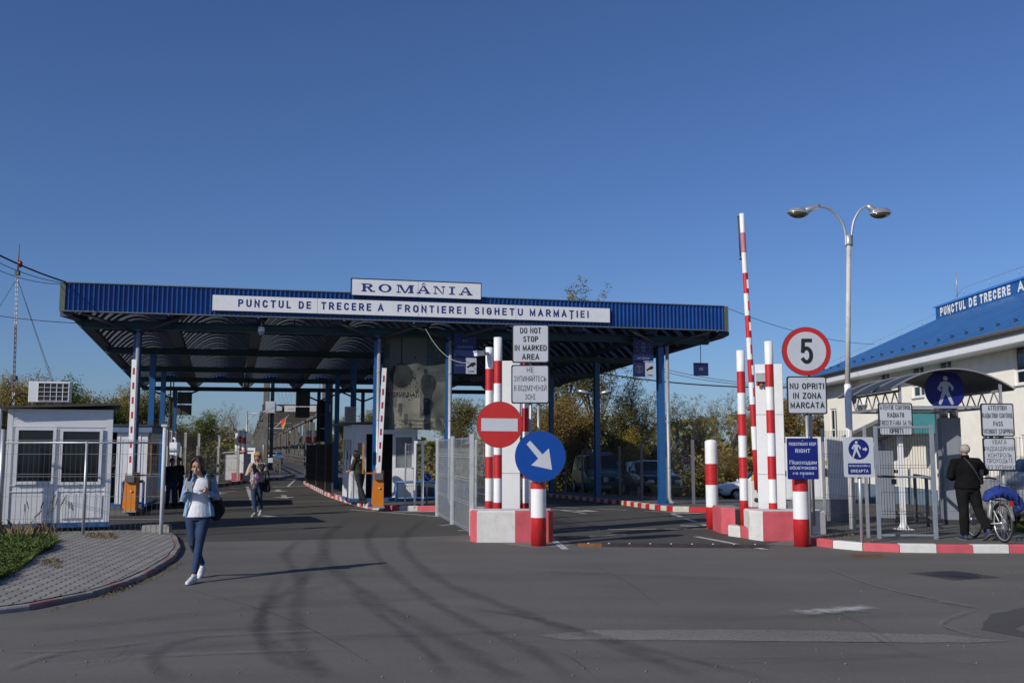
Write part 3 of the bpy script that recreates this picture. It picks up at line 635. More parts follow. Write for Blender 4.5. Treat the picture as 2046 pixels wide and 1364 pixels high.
for x0, t, ft in COLS:
    p = cp(x0, t); zb = gz(p.x, p.y)+(.145 if not (x0 < -9 and t > 20) else 0)
    b = colmesh(zb, ft); c = b.build('column', [BLUE], canopy, (p.x, p.y, 0), BETA)
    b = MB(); b.box(-.2, .2, -.2, .2, zb-.02, zb+.025)
    for a in (-1, 1): b.add([(a*.10, -.008, zb+.025), (a*.19, -.008, zb+.025), (a*.10, -.008, zb+.24), (a*.10, .008, zb+.025), (a*.19, .008, zb+.025), (a*.10, .008, zb+.24)], [(0, 1, 2), (3, 5, 4), (0, 3, 4, 1), (1, 4, 5, 2), (0, 2, 5, 3)])
    b.build('base_plate', [BLUE], c)
    if ft:
        b = MB(); px = .03 if x0 != 4.67 else .17
        b.tube([(px, -.17, 5.0), (px, -.17, zb+.2), (px+.03, -.2, zb+.07), (px+.12, -.26, zb+.03)], .055, 12)
        for z in (1.2, 2.6, 4.0): b.lathe([(.062, z), (.062, z+.04)], (px, -.17, 0), 12)
        b.build('drainpipe', [mat('grey drainpipe', (.33, .35, .38), .4, .2)], c)
        b = MB()
        for s in (-1, 1): b.tube([(s*.05, -.12, 5.0), (s*1.35, -.85, 5.42)], .05, 8)
        b.build('strut', [STEELD], c)
    elif x0 < 0 and t == 28.8:
        b = MB()
        for s in (-1, 1): b.tube([(s*.05, 0, 4.6), (s*1.3, -.6, 5.1)], .05, 8)
        b.build('strut', [STEELD], c)
# --- signs on the fascia
A_S = 29.12
long = thing('long_sign', 'long white sign with blue capitals mounted along the canopy fascia', 'sign')
c0, c1 = pl(425, 604, A_S), pl(1218, 627, A_S); Wd = (V((c1.x, c1.y, 0))-V((c0.x, c0.y, 0))).length
long.location = (c0.x, c0.y, 0); long.rotation_euler = (0, 0, BETA)
def lx(px, py=610): p = pl(px, py, A_S); return (V((p.x, p.y, 0))-V((c0.x, c0.y, 0))).length*(1 if p.x >= c0.x else -1)
z0, z1 = 5.575, 5.995
b = MB()
joints = [0, lx(634), lx(836), lx(1030), Wd]
for i in range(4): b.box(joints[i]+.004, joints[i+1]-.004, -.03, 0, z0, z1, 0)
b.box(-.012, Wd+.012, 0, .012, z0-.012, z1+.012, 2)
for w, a, c in (('PUNCTUL', 476, 581), ('DE', 597, 621), ('TRECERE', 642, 741), ('A', 755, 766), ('FRONTIEREI', 794, 930), ('SIGHET', 948, 1027), ('U', 1034, 1044), ('MARMAȚIEI', 1058, 1175)):
    xa, xb = lx(a), lx(c); b.text(w, (xa+xb)/2, 5.69, xb-xa, .215, .0325, UP, 1, bold=.022, sp=1.25 if len(w) > 1 else 1)
b.build('panel', [WHITE2, INKBLUE, mat('grey frame', (.3, .31, .33), .5)], long)
rom = thing('country_sign', 'white sign with wide serif blue letters standing on top of the fascia', 'sign')
c0, c1 = pl(702, 570, A_S), pl(960, 574, A_S); rom.location = (c0.x, c0.y, 0); rom.rotation_euler = (0, 0, BETA); Wd = (V((c1.x, c1.y, 0))-V((c0.x, c0.y, 0))).length
b = MB(); z0, z1 = 6.135, 6.60; b.box(0, Wd, -.05, 0, z0, z1, 0)
for x0, x1, za, zb in ((-.02, Wd+.02, z1, z1+.02), (-.02, Wd+.02, z0-.02, z0), (-.02, 0, z0, z1), (Wd, Wd+.02, z0, z1)): b.box(x0, x1, -.062, .005, za, zb, 2)
def serif(ch, x, w, h, y0):
    """wide slab-serif capitals from stems, bars and bowls; pieces sit at slightly different depths"""
    d = [.0525]; st, th, se = .215*w, .05, .30*w
    def rc(x0, x1, ya, yb): b.flat([(x+x0, y0+ya), (x+x1, y0+ya), (x+x1, y0+yb), (x+x0, y0+yb)], d[0], UP, 1); d[0] += .0006
    def pg(*p): b.flat([(x+a, y0+c) for a, c in p], d[0], UP, 1); d[0] += .0006
    def ring(cx, cy, rx, ry, tx, ty, a0, a1):
        n = 22
        for i in range(n):
            a, c = a0+(a1-a0)*i/n, a0+(a1-a0)*(i+1)/n
            pg((cx+rx*math.cos(a), cy+ry*math.sin(a)), (cx+rx*math.cos(c), cy+ry*math.sin(c)), (cx+(rx-tx)*math.cos(c), cy+(ry-ty)*math.sin(c)), (cx+(rx-tx)*math.cos(a), cy+(ry-ty)*math.sin(a))); d[0] -= .0006
        d[0] += .0006
    s = .033
    if ch == 'R':
        rc(.1*w, .1*w+st, s, h-s); rc(0, .4*w, 0, s); rc(0, .55*w, h-s, h); ring(.5*w, h*.745, .34*w, h*.255, st, s, -math.pi/2, math.pi/2); rc(.1*w+st, .5*w, h*.49, h*.49+s)
        pg((.42*w, h*.49), (.62*w, h*.49), (.95*w, 0), (.7*w, 0)); rc(.66*w, 1.04*w, 0, s)
    if ch == 'O': ring(.5*w, h*.5, .5*w, h*.52, st, s, 0, 2*math.pi)
    if ch == 'M':
        rc(.06*w, .12*w, s, h-s); rc(.82*w, .82*w+st*.9, s, h-s); rc(-.03*w, .24*w, 0, s); rc(.7*w, 1.07*w, 0, s); rc(-.03*w, .22*w, h-s, h); rc(.8*w, 1.07*w, h-s, h)
        pg((.06*w, h), (.26*w, h), (.55*w, 0), (.45*w, 0)); pg((.78*w, h), (.9*w, h), (.55*w, 0), (.47*w, 0))
    if ch in 'AÂ':
        pg((.44*w, h), (.6*w, h), (.96*w, s), (.74*w, s)); pg((.44*w, h), (.52*w, h), (.2*w, s), (.1*w, s)); rc(.26*w, .74*w, h*.3, h*.3+s); rc(-.03*w, .32*w, 0, s); rc(.62*w, 1.05*w, 0, s)
        if ch == 'Â': pg((.34*w, h+.02), (.43*w, h+.02), (.52*w, h+.06), (.52*w, h+.085)); pg((.70*w, h+.02), (.61*w, h+.02), (.52*w, h+.06), (.52*w, h+.085))
    if ch == 'N':
        rc(.1*w, .17*w, s, h-s); rc(.83*w, .9*w, s, h-s); pg((.06*w, h), (.28*w, h), (.9*w, 0), (.8*w, 0)); rc(-.02*w, .3*w, 0, s); rc(.7*w, 1.04*w, h-s, h); rc(-.03*w, .1*w, h-s, h)
    if ch == 'I': rc(.5*w-st/2, .5*w+st/2, s, h-s); rc(.18*w, .82*w, 0, s); rc(.18*w, .82*w, h-s, h)
c0_ = c0
def lx2(px): p = pl(px, 570, A_S); return (V((p.x, p.y, 0))-V((c0_.x, c0_.y, 0))).length
for ch, a, c in (('R', 722, 748), ('O', 756, 782), ('M', 793, 824), ('Â', 833, 858), ('N', 866, 888), ('I', 893, 912), ('A', 917, 942)):
    xa, xb = lx2(a), lx2(c); serif(ch, xa, xb-xa, .235, 6.24)
b.box(lx2(835), lx2(835)+.006, -.0515, -.05, z0, z1, 2)
for x in (.35, Wd-.35): b.box(x-.02, x+.02, .006, .05, 5.95, 6.58, 2)
b.build('panel', [WHITE2, INKBLUE, NAVY2], rom)
# --- signs hanging under the canopy
def pm(px0, py0, px1, py1, t, a=None):             # rectangle on the plane t behind the column line
    A = CA+t; p, q = pl(px0, py1, A), pl(px1, py0, A)
    return p, (V((q.x, q.y, 0))-V((p.x, p.y, 0))).length, q.z-p.z
def stars(b, cx, cy, r, n, s, d, m):
    for i in range(n):
        a = 2*math.pi*i/n; b.flat([(cx+r*math.cos(a)+s*(1 if k % 2 == 0 else .42)*math.sin(math.pi*k/5), cy+r*math.sin(a)+s*(1 if k % 2 == 0 else .42)*math.cos(math.pi*k/5)) for k in range(10)], d, UP, m)
def carshape(b, cx, cy, w, d, m):
    pts = [(-.5, -.12), (-.42, -.02), (-.2, .05), (-.02, .2), (.28, .24), (.45, .1), (.5, -.02), (.46, -.12), (.3, -.14), (.22, -.22), (.1, -.2), (.08, -.13), (-.2, -.16), (-.28, -.24), (-.38, -.22), (-.4, -.14)]
    b.flat([(cx+x*w, cy+y*w+x*w*.28) for x, y in pts], d, UP, m)
YST = mat('gold stars', (.35, .27, .03), .5); DIMW = mat('dim lettering', (.22, .25, .4), .6)
def hang(label, rect, t, draw, mats, top=5.1):
    p, w, h = pm(*rect, t); s = thing('hanging_sign', label, 'sign', (p.x, p.y, p.z), BETA, 'lane signs hanging under the canopy')
    b = MB(); b.box(0, w, 0, .05, 0, h, 0); draw(b, w, h); b.build('panel', mats, s)
    r = MB()
    for x in ((w*.2, w*.8) if 'CD' not in label else (w*.5,)): r.tube([(x, .025, h), (x, .025, top-p.z)], .012, 6)
    r.build('hanger', [STEELD], s); return s
def d_all(b, w, h):
    b.text('ALL', w/2, h*.62, w*.22, h*.09, .002, UP, 1, .01); b.text('PASSPORTS', w/2, h*.34, w*.68, h*.09, .002, UP, 1, .01)
hang('navy sign reading ALL PASSPORTS under the canopy beside the hanging banner', (907, 665, 952, 711), -.35, d_all, [NAVY2, DIMW])
def d_all2(b, w, h):
    b.box(w*.53, w, -.004, 0, 0, h*.98, 2); b.text('ALL', w*.27, h*.66, w*.14, h*.08, .002, UP, 1); b.text('PASSPORTS', w*.27, h*.45, w*.42, h*.08, .002, UP, 1)
    carshape(b, w*.765, h*.52, w*.42, .007, 3); b.text('CARS', w*.765, h*.1, w*.26, h*.1, .007, UP, 3, .02)
hang('two part sign with a black car on white, below the ALL PASSPORTS sign', (907, 713, 952, 746), -.3, d_all2, [NAVY2, DIMW, SIGNWHITE, INK])
def d_eu(b, w, h):
    stars(b, w/2, h*.58, w*.34, 12, w*.035, .002, 2)
    for i, s in enumerate(('EU', 'EEA', 'CH')): b.text(s, w/2, h*(.68-.15*i), w*(.16 if i != 1 else .22), h*.085, .002, UP, 1, .01)
    b.text('CITIZENS', w/2, h*.06, w*.6, h*.085, .002, UP, 1, .01)
hang('navy sign with a ring of gold stars reading EU EEA CH CITIZENS', (1266, 674, 1305, 720), -.35, d_eu, [NAVY2, DIMW, YST])
def d_eu2(b, w, h):
    b.box(w*.56, w, -.004, 0, 0, h*.97, 2); stars(b, w*.28, h*.5, w*.17, 12, w*.025, .002, 4)
    for i, s in enumerate(('EU', 'EEA', 'CH')): b.text(s, w*.28, h*(.6-.15*i), w*.1, h*.08, .002, UP, 1)
    carshape(b, w*.78, h*.56, w*.36, .007, 3); b.text('CARS', w*.78, h*.06, w*.24, h*.1, .007, UP, 3, .02)
hang('two part sign of gold stars and a car on white, below the EU citizens sign', (1266, 723, 1307, 752), -.3, d_eu2, [NAVY2, DIMW, SIGNWHITE, INK, YST])
hang('small navy CD sign hanging alone on a rod from the right end of the canopy', (1387, 725, 1415, 750), -.1, lambda b, w, h: b.text('CD', w/2, h*.42, w*.26, h*.2, .002, UP, 1, .015), [NAVY2, DIMW])
GB = mat('grey sign back', (.05, .055, .06), .6, var=.15); BB = mat('black sign back', (.012, .012, .014), .7)
def back(b, w, h):
    for x in (.22, .84): b.box(w*x, w*x+.04, -.03, -.001, .02, h-.02, 1)
for rect, t, lab, mm in (((354, 783, 384, 806), 27.5, 'grey back of a hanging sign, upper of the pair at the far left column', [GB, STEELD]), ((353, 809, 383, 829), 27.5, 'grey back of a hanging sign, lower of the pair at the far left column', [GB, STEELD]),
        ((591, 783, 620, 811), 27, 'grey back of a hanging sign in front of the timber bridge, upper half', [GB, STEELD]), ((590, 813, 619, 834), 27, 'grey back of a hanging sign in front of the timber bridge, lower half', [GB, STEELD]),
        ((633, 800, 659, 827), 23, 'black back of a hanging sign, topmost of three right of the bridge', [BB, STEELD]), ((632.5, 828, 658, 855), 23, 'black back of a hanging sign, middle of three right of the bridge', [BB, STEELD]), ((632, 856, 657, 882), 23, 'black back of a hanging sign, lowest of three right of the bridge', [BB, STEELD]),
        ((336, 798, 347, 826), 22, 'narrow black sign back, topmost of three against the left columns', [BB, STEELD]), ((336, 828, 347, 855), 22, 'narrow black sign back, middle of three against the left columns', [BB, STEELD]), ((336, 857, 346, 878), 22, 'narrow black sign back, lowest of three against the left columns', [BB, STEELD])):
    hang(lab, rect, t, back, mm)
# --- big advertising banner between the two middle columns
p, w, h = pm(764, 667, 893, 858, .05)
ban = thing('banner', 'large grey green anti corruption banner hanging between the two middle columns', 'banner', (p.x, p.y, p.z), BETA)
BANM = trans('banner cloth', (.145, .15, .13), (.15, .155, .125), .3, .9)
BD1 = mat('banner dark print', (.022, .026, .026), .9, var=.3, scale=2.5); BD2 = mat('banner brown lettering', (.03, .016, .015), .8); BD3 = mat('banner teal print', (.05, .065, .06), .9, var=.3); BL = mat('banner pale print', (.22, .22, .175), .85, var=.15, scale=3)
b = MB(); nx, ny = 24, 30
def bw(x, z): return .035*math.sin(x*7+z*2.2)*(.35+.65*(1-z/h))+.02*math.sin(z*9+x*3)*math.sin(x*11)
vs = [(w*i/nx, bw(w*i/nx, h*j/ny), h*j/ny) for j in range(ny+1) for i in range(nx+1)]
b.add(vs, [(j*(nx+1)+i, j*(nx+1)+i+1, (j+1)*(nx+1)+i+1, (j+1)*(nx+1)+i) for j in range(ny) for i in range(nx)], 0, True)
def printed(pts, d, m, hh=None):
    """a printed patch following the folds of the cloth, from rows of (z, xa, xb) in fractions"""
    for (za, a0, a1), (zb, c0, c1) in zip(pts[:-1], pts[1:]):
        k = 5; row = []
        for (z, e0, e1) in ((za, a0, a1), (zb, c0, c1)): row.append([(w*(e0+(e1-e0)*i/k), bw(w*(e0+(e1-e0)*i/k), h*z)-d, h*z) for i in range(k+1)])
        b.add(row[0]+row[1], [(i, i+1, k+2+i, k+1+i) for i in range(k)], m, True)
def disc(cx, cz, rx, rz, d, m):
    n = 14; printed([(cz+rz*math.sin(math.pi*(i/n-.5)), cx-rx*math.cos(math.pi*(i/n-.5)), cx+rx*math.cos(math.pi*(i/n-.5))) for i in range(n+1)], d, m)
printed([(i/8*.999, 0.0, .1) for i in range(9)], .004, 3); printed([(.5+i/20, .68, .98) for i in range(11)], .004, 3)
printed([(.02+i/8*.40, .14, .58) for i in range(9)], .004, 4); printed([(.02, .14, .98), (.06, .14, .98), (.12, .14, .97)], .0055, 4)
disc(.28, .56, .18, .125, .009, 1)
printed([(.68+.03*i, .27+.008*(i % 2), .29+.008*(i % 2)) for i in range(11)], .009, 1)
printed([(.15, .60, .69), (.17, .62, .74), (.25, .65, .73), (.35, .64, .76), (.42, .60, .80), (.52, .59, .82), (.56, .62, .78), (.57, .64, .70)], .010, 1); disc(.665, .60, .03, .03, .011, 1)
for i in range(22):
    x, z = rnd.uniform(.4, .55), rnd.uniform(.3, .74); s = rnd.uniform(.012, .028); printed([(z, x, x+s*.2), (z+s*.4, x-s*.5, x+s), (z+s, x+s*.3, x+s*.6)], .008, 1 if z > .4 else 3)
def btext(s, x, z, ww, hh, m, bold):
    i0 = len(b.v); b.text(s, w*x, h*z, w*ww, h*hh, 0, UP, m, bold)
    for i in range(i0, len(b.v)): X, Y, Z = b.v[i]; b.v[i] = (X, bw(X, Z)-.06, Z)
btext('ÎMPREUNĂ DEMOLĂM', .29, .40, .46, .018, 2, .03); btext('CORUPȚIA!', .30, .345, .45, .036, 2, .04)
btext('SUNĂ LA: 0800.806.806', .50, .085, .5, .020, 2, .03); btext('DIRECȚIA GENERALĂ ANTICORUPȚIE', .50, .045, .5, .013, 2, .03)
b.build('cloth', [BANM, BD1, BD2, BD3, BL], ban)
b = MB()
for i in range(10):
    for x in (-.1, w+.02): b.tube([(x, 0, h*(.05+.1*i)), (x+.1, 0, h*(.05+.1*i))], .006, 5)
b.tube([(0, .01, h+.01), (w, .01, h+.01)], .02, 8); b.build('lashing', [STEEL], ban)
# --- small equipment on the canopy
p = pl(522, 662, CA-.55)
dome = thing('dome_camera', 'white dome surveillance camera hanging under the canopy fascia', 'camera', (p.x, p.y, p.z))
MB().lathe([(.05, .14), (.085, .12), (.095, .02), (.09, -.01)], n=18).build('housing', [WHITE2], dome)
MB().lathe([(.085, -.012), (.08, -.06), (.05, -.1), (.012, -.115)], n=18).build('dome', [mat('smoked dome', (.35, .36, .38), .15)], dome)
MB().tube([(0, 0, .14), (0, 0, .33), (0, .5, .33)], .016, 8).build('bracket', [STEEL], dome)
p = pl(493, 759, CA+21.3)
fl = thing('floodlight', 'small round floodlight under the far beam of the canopy', 'lamp', (p.x, p.y, p.z))
MB().lathe([(.05, 0), (.13, -.04), (.14, -.16)], n=14).build('shade', [STEELD], fl); MB().ell((0, 0, -.14), (.09, .09, .08), 10).build('bulb', [WHITE2], fl); MB().tube([(0, 0, 0), (0, 0, .3)], .02, 6).build('bracket', [STEELD], fl)
for px, py, t, lab in ((402, 663, 4.6, 'luminaire under the second bay of the canopy at the left'), (588, 668, 4.6, 'luminaire under the second bay of the canopy in the middle')):
    p = pl(px, py, CA+t); l = thing('ceiling_luminaire', lab, 'lamp', (p.x, p.y, p.z), BETA, 'luminaires under the canopy')
    MB().box(-.35, .35, -.1, .1, 0, .06).build('housing', [STEEL], l); MB().box(-.33, .33, -.085, .085, -.02, -.001).build('diffuser', [WHITE2], l); MB().box(-.02, .02, -.02, .02, .061, .5).build('bracket', [STEELD], l)
# ---------------------------------------------------------------- booths, barriers, posts
def window(parent, x0, x1, z0, z1, y, fr=.06, M=None, gm=None):
    M = M or UP; f = MB()
    for a, c, e, g in ((x0, x1, z1-fr, z1), (x0, x1, z0, z0+fr), (x0, x0+fr, z0+fr, z1-fr), (x1-fr, x1, z0+fr, z1-fr)): f.prism([(a, e), (c, e), (c, g), (a, g)], y, y+.035, M)
    w = f.build('window', [WHITE2], parent); g = MB(); g.flat([(x0+fr, z0+fr), (x1-fr, z0+fr), (x1-fr, z1-fr), (x0+fr, z1-fr)], y+.012, M); g.build('pane', [gm or GLASS], w); return w
DARK = mat('painted interior shade', (.02, .02, .021), .9)  # near-black colour standing in for the shade inside the booths
BLUEB = mat('blue booth base', (.03, .11, .28), .6, var=.15)
A = thing('booth', 'white guard booth with two wide windows and an air conditioner on its roof', 'booth', (-10.39, 20.56, .15), R(22))
b = MB(); W, D, H = 2.02, 1.9, 2.45
b.box(0, W, .02, D, .1, H, 0)
for z in (.74, .87, 2.08, 2.24): b.box(.03, W-.03, .002, .0195, z, z+.02, 0)
b.box(.0, .1, 0, .0195, .1, H, 0); b.box(W-.12, W, 0, .0195, .1, H, 0); b.box(.94, 1.02, 0, .0195, .1, .74, 0)
b.box(.101, W-.121, .004, .0195, 2.101, 2.23, 0)
b.build('wall', [WHITE2], A); MB().box(-.02, W+.02, 0, D, 0, .098).build('base', [BLUEB], A)
MB().prism([(-.16, 0), (W+.14, .10), (W+.14, .155), (-.16, .05)], -D-.25, .18, Matrix.Translation((0, 0, H)) @ UP).build('roof', [mat('brown roof edge', (.07, .06, .055), .8, var=.2)], A)
window(A, .16, .93, .90, 2.07, .0); window(A, 1.0, 1.83, .88, 2.05, .0)
f = MB(); f.box(1.07, 1.86, -.012, -.001, .19, .68); f.build('panel', [WHITE], A)
b = MB(); b.box(W+.001, W+.01, .5, 1.4, 1.0, 2.0); b.build('side_window', [GLASS], A)
b = MB(); b.tube([(-.15, .0, -.08), (-.15, .0, 2.42), (-.1, .1, 2.48)], .045, 10); b.build('drainpipe', [WHITE2], A)
ac = thing('air_conditioner', 'white air conditioner outdoor unit standing on the left booth roof', 'air conditioner', (-10.35, 21.3, 2.72), R(17))
b = MB(); b.box(0, .82, 0, .32, .05, .5); b.build('casing', [WHITE2], ac, bevel=.01)
b = MB(); b.box(.19, .8, -.012, -.002, .08, .47, 0)
for i in range(6): b.box(.19+.119*i, .195+.122*i, -.022, -.013, .07, .48, 1)
for i in range(5): b.box(.187, .803, -.03, -.023, .08+.094*i, .089+.094*i, 1)
b.build('grille', [BLACK, WHITE2], ac); b = MB()
for x in (.1, .68): b.box(x, x+.06, .02, .3, 0, .049)
b.build('foot', [STEELD], ac); MB().tube([(.02, .1, .2), (-.12, .0, .24), (-.25, -.1, .15), (-.35, -.15, -.05)], .02, 8).build('pipe', [BLACK], ac)
# second booth of the left lane, with its open side
B2 = thing('booth', 'white booth with a blue roof rim behind the left raised barrier', 'booth', (-12.6, 28.95, .12), R(13))
b = MB(); W, D, H = 1.95, 3.0, 2.35
b.box(1.1, W, .0, .06, .08, H-.2); b.box(W-.06, W, .061, D, .08, .95); b.box(W-.06, W, .061, D, 1.95, H-.2); b.box(0, W, D-.06, D, .08, H-.2); b.box(0, .06, .3, D-.061, .08, H-.2)
for i in range(4): b.box(W-.06, W, .061+i*.95, .14+i*.95, .951, 1.949)
b.box(1.15, 1.19, -.015, -.001, .1, 2.1); b.box(1.72, 1.76, -.015, -.001, .1, 2.1)
b.build('wall', [WHITE2], B2); MB().box(-.02, W+.03, -.02, D, 0, .079).build('base', [BLUEB], B2)
b = MB(); b.box(-.05, W+.12, -.12, D+.1, H-.2, H-.02, 0); b.box(-.1, W+.16, -.16, D+.14, H-.02, H+.03, 1); b.build('roof', [mat('blue grey rim', (.13, .2, .32), .6), STEELD], B2)
for i in range(3):
    g = MB(); g.box(W-.035, W-.025, .145+i*.95, 1.005+i*.95, .955, 1.945); g.build('window', [GLASS], B2)
MB().box(.07, 1.88, 1.1, 1.12, .1, 2.14).build('interior_shade_sheet', [DARK], B2)  # added dark sheet: paints the shade seen through the open side
g = MB(); g.box(W+.001, W+.008, .25, .75, 1.97, 2.12, 0); g.box(W+.009, W+.011, .28, .72, 2.0, 2.05, 1); g.build('notice', [RED, SIGNWHITE], B2)
# booth between the lanes
B3 = thing('booth', 'white booth with its glazed door standing open, behind the middle barrier', 'booth', (-5.05, 31.6, .14), R(17))
b = MB(); W, D, H = 2.1, 2.15, 2.42
b.box(0, .45, 0, .06, .1, H); b.box(W-.1, W, 0, .06, .1, H); b.box(.451, W-.101, 0, .06, 2.12, H); b.box(0, .06, .061, D, .1, .95); b.box(0, .06, .061, D, 1.95, H); b.box(.061, W, D-.06, D, .1, H); b.box(W-.06, W, .061, D-.061, .1, H)
for i in range(4): b.box(0, .06, .061+i*.67, .14+i*.67, .951, 1.949)
b.box(.06, .40, -.014, -.001, 1.0, 2.1); b.box(0, .05, -.02, -.001, .1, H)
b.build('wall', [WHITE2], B3); MB().box(-.03, W+.02, -.02, D, 0, .099).build('base', [BLUEB], B3)
MB().prism([(-.35, .0), (W+.1, .12), (W+.1, .16), (-.35, .05)], -D-.15, .15, Matrix.Translation((0, 0, H)) @ UP).build('roof', [mat('slate roof sheet', (.10, .12, .13), .7, var=.2)], B3)
for i in range(3): MB().box(.025, .035, .145+i*.67, .725+i*.67, .955, 1.945).build('window', [mat('pale glazing', (.25, .28, .32), .1, var=.3)], B3)
d = MB(); d.box(0, .72, -.045, 0, .12, 1.05, 0); d.box(0, .1, -.045, 0, 1.051, 2.12, 0); d.box(.62, .72, -.045, 0, 1.051, 2.12, 0); d.box(.101, .619, -.045, 0, 2.02, 2.12, 0); d.box(.06, .66, -.055, -.046, .18, .98, 0)
dd = d.build('door', [WHITE2], B3, (1.28, -.06, 0), R(-8)); g = MB(); g.box(.101, .619, -.028, -.02, 1.051, 2.02); g.build('pane', [mat('reflecting pane', (.16, .18, .20), .08, var=.5, scale=2)], dd); MB().box(.62, .7, -.09, -.056, 1.02, 1.06).build('handle', [STEELD], dd)
MB().box(.4, 1.9, 1.0, 1.02, .1, 2.3).build('interior_shade_sheet', [DARK], B3)  # added dark sheet: paints the shade behind the open door
n = MB()
for i, (y, z) in enumerate(((.25, 1.5), (.5, 1.3), (.9, 1.6), (1.2, 1.3))): n.box(-.01, -.001, y, y+.2, z, z+.28, i % 2)
n.box(-.014, -.0101, .28, .38, 1.62, 1.78, 2); n.build('notice', [SIGNWHITE, WHITE2, RED], B3)
eb = thing('junction_box', 'grey junction box on a pole above the middle booth roof', 'box', tuple(at(700, 828, 35.5)), R(13))
MB().box(-.2, .2, -.1, .1, -.28, .28).build('casing', [STEEL], eb, bevel=.01); MB().box(-.15, .15, -.112, -.101, -.22, .22).build('lid', [mat('grey lid', (.3, .3, .3), .6)], eb); MB().tube([(.1, 0, .28), (.12, 0, .6), (.02, .1, 1.0)], .02, 6).build('cable', [BLACK], eb)
# raised lane barriers with orange cabinets
def lane_barrier(label, px, base, Y, z0, tip, rz, nred, arm, hsc=1.0):
    p = at(px, base, Y); t = thing('lane_barrier', label, 'barrier', (p.x, Y, z0), rz, 'orange lane barriers with raised white booms')
    b = MB(); h = 1.05*hsc; b.prism([(-.17, .12), (-.17, .2), (-.12, h*.92), (-.12, h), (.17, h), (.17, .05), (-.1, .05)], -.14, .14, UP); b.build('cabinet', [ORANGE], t, bevel=.008)
    MB().box(-.14, .2, -.18, .18, 0, .049).build('plinth', [CONCG], t)
    MB().lathe([(.012, -.17), (.03, -.165), (.03, -.141)], (.06, 0, .55), 10, axis='y').build('lock', [STEEL], t)
    tp = at(*tip, Y-.2); a = V((.02, -.2, h*.84)); q = V((tp.x-p.x, -.2, tp.z-z0))
    M = Matrix.Rotation(-rz, 4, 'Z'); q = M @ q; q.y = -.2; L = (q-a).length; b = MB()
    b.bar(a, q, .13, .06, 0, up=(0, 1, 0)); d = (q-a).normalized()
    for i in range(nred):
        c = a+d*(L*(.12+.86*(i+.35)/nred)); b.bar(c-d*.09, c+d*.09, .055, .064, 1, up=(0, 1, 0))
    b.build('boom', [WHITE, mat('red reflector', (.4, .02, .03), .4, var=.2)], t)
    MB().box(-.1, .14, -.24, -.15, h*.76, h*.94).build('clamp', [mat('grey cast clamp', (.10, .105, .11), .6)], t)
    b = MB(); x, dr = arm; OM = mat('ochre arm paint', (.40, .17, .01), .55, var=.2)
    b.bar((.13*dr, 0, h*.93), (x, 0, h*.93), .035, .035); b.bar((x, 0, h*.93-.017), (x, 0, h*.93+.85), .06, .05, up=(1, 0, 0)); s = b.build('reader_arm', [RUST if dr > 0 else OM], t)
    MB().box(x-.09 if dr > 0 else x-.16, x+.09 if dr > 0 else x-.04, .03, .14, h*.93+.52, h*.93+.86).build('card_reader', [BLACK], s); return t
lane_barrier('raised white boom on an orange cabinet in front of the left columns', 260, 1018, 27.1, .1, (269, 718), R(4), 7, (.5, 1))
lane_barrier('raised white boom on an orange cabinet beside the middle columns', 754, 1005, 28.7, .12, (768, 735), R(8), 7, (-.42, -1))
# blue tube railings
def railing(name, label, pts, z0, h, n, m=BLUE):
    t = thing(name, label, 'railing', (0, 0, 0)); b = MB(); P = [V((x, y, gz(x, y)+z0)) for x, y in pts]
    b.tube([p+V((0, 0, h)) for p in P], .04, 8); b.tube([p+V((0, 0, h*.2)) for p in P], .025, 8); b.build('rail', [m], t)
    for p in P: MB().tube([p, p+V((0, 0, h))], .04, 8).build('post', [m], t)
railing('railing', 'blue tube railing between the middle booth and the plastic covered fence', [(-3.6, 31.3), (-2.4, 31.7), (-1.5, 31.9)], .14, .62, 3)
railing('railing', 'low blue tube railing in front of the second left booth', [(-10.95, 28.3), (-10.45, 28.5)], .12, .75, 2, mat('dark blue rail', (.02, .06, .2), .5))
railing('railing', 'blue railing stub in the dark gap between the two left booths', [(-11.9, 27.7), (-11.55, 27.9)], .1, .85, 2)
# white pedestrian gate frame with a narrow mesh leaf
g = thing('gate_frame', 'tall narrow white gate frame standing on the kerb right of the middle barrier', 'gate', (at(835, 1016, 29.5).x, 29.5, .1), R(10))
b = MB(); b.box(-.13, -.07, -.03, .03, 0, 1.85); b.box(.09, .16, -.03, .03, 0, 1.85); b.box(-.13, .16, -.03, .03, 1.851, 1.92); b.build('frame', [WHITE], g)
b = MB()
for i in range(6): b.tube([(-.35+.05*i, 0, .1), (-.35+.05*i, 0, 1.82)], .004, 4)
for z in (.1, .6, 1.1, 1.6, 1.82): b.tube([(-.36, 0, z), (-.131, 0, z)], .006, 4)
b.box(-.4, -.36, -.02, .02, 0, 1.86); b.build('mesh_leaf', [STEEL], g)
rs = thing('round_sign', 'small round blue sign with a white arrow pointing up left, near the gate frame', 'sign', (at(853, 953, 30.4).x, 30.4, .14), R(8))
zc = at(853, 953, 30.4).z-.14; b = MB(); b.prism(circ(.13), 0, .012, upat(0, -.03, zc), 1); b.prism(circ(.122), .0125, .014, upat(0, -.03, zc), 0)
ar = [(-.07, .07), (.0, .06), (-.02, .03), (.06, -.05), (.045, -.07), (-.035, .01), (-.06, -.01)]
b.flat(ar, .016, upat(0, -.03, zc), 1); b.build('face', [SIGNBLUE, SIGNWHITE], rs); MB().tube([(0, 0, 0), (0, 0, zc+.12)], .025, 8).build('post', [STEEL], rs)
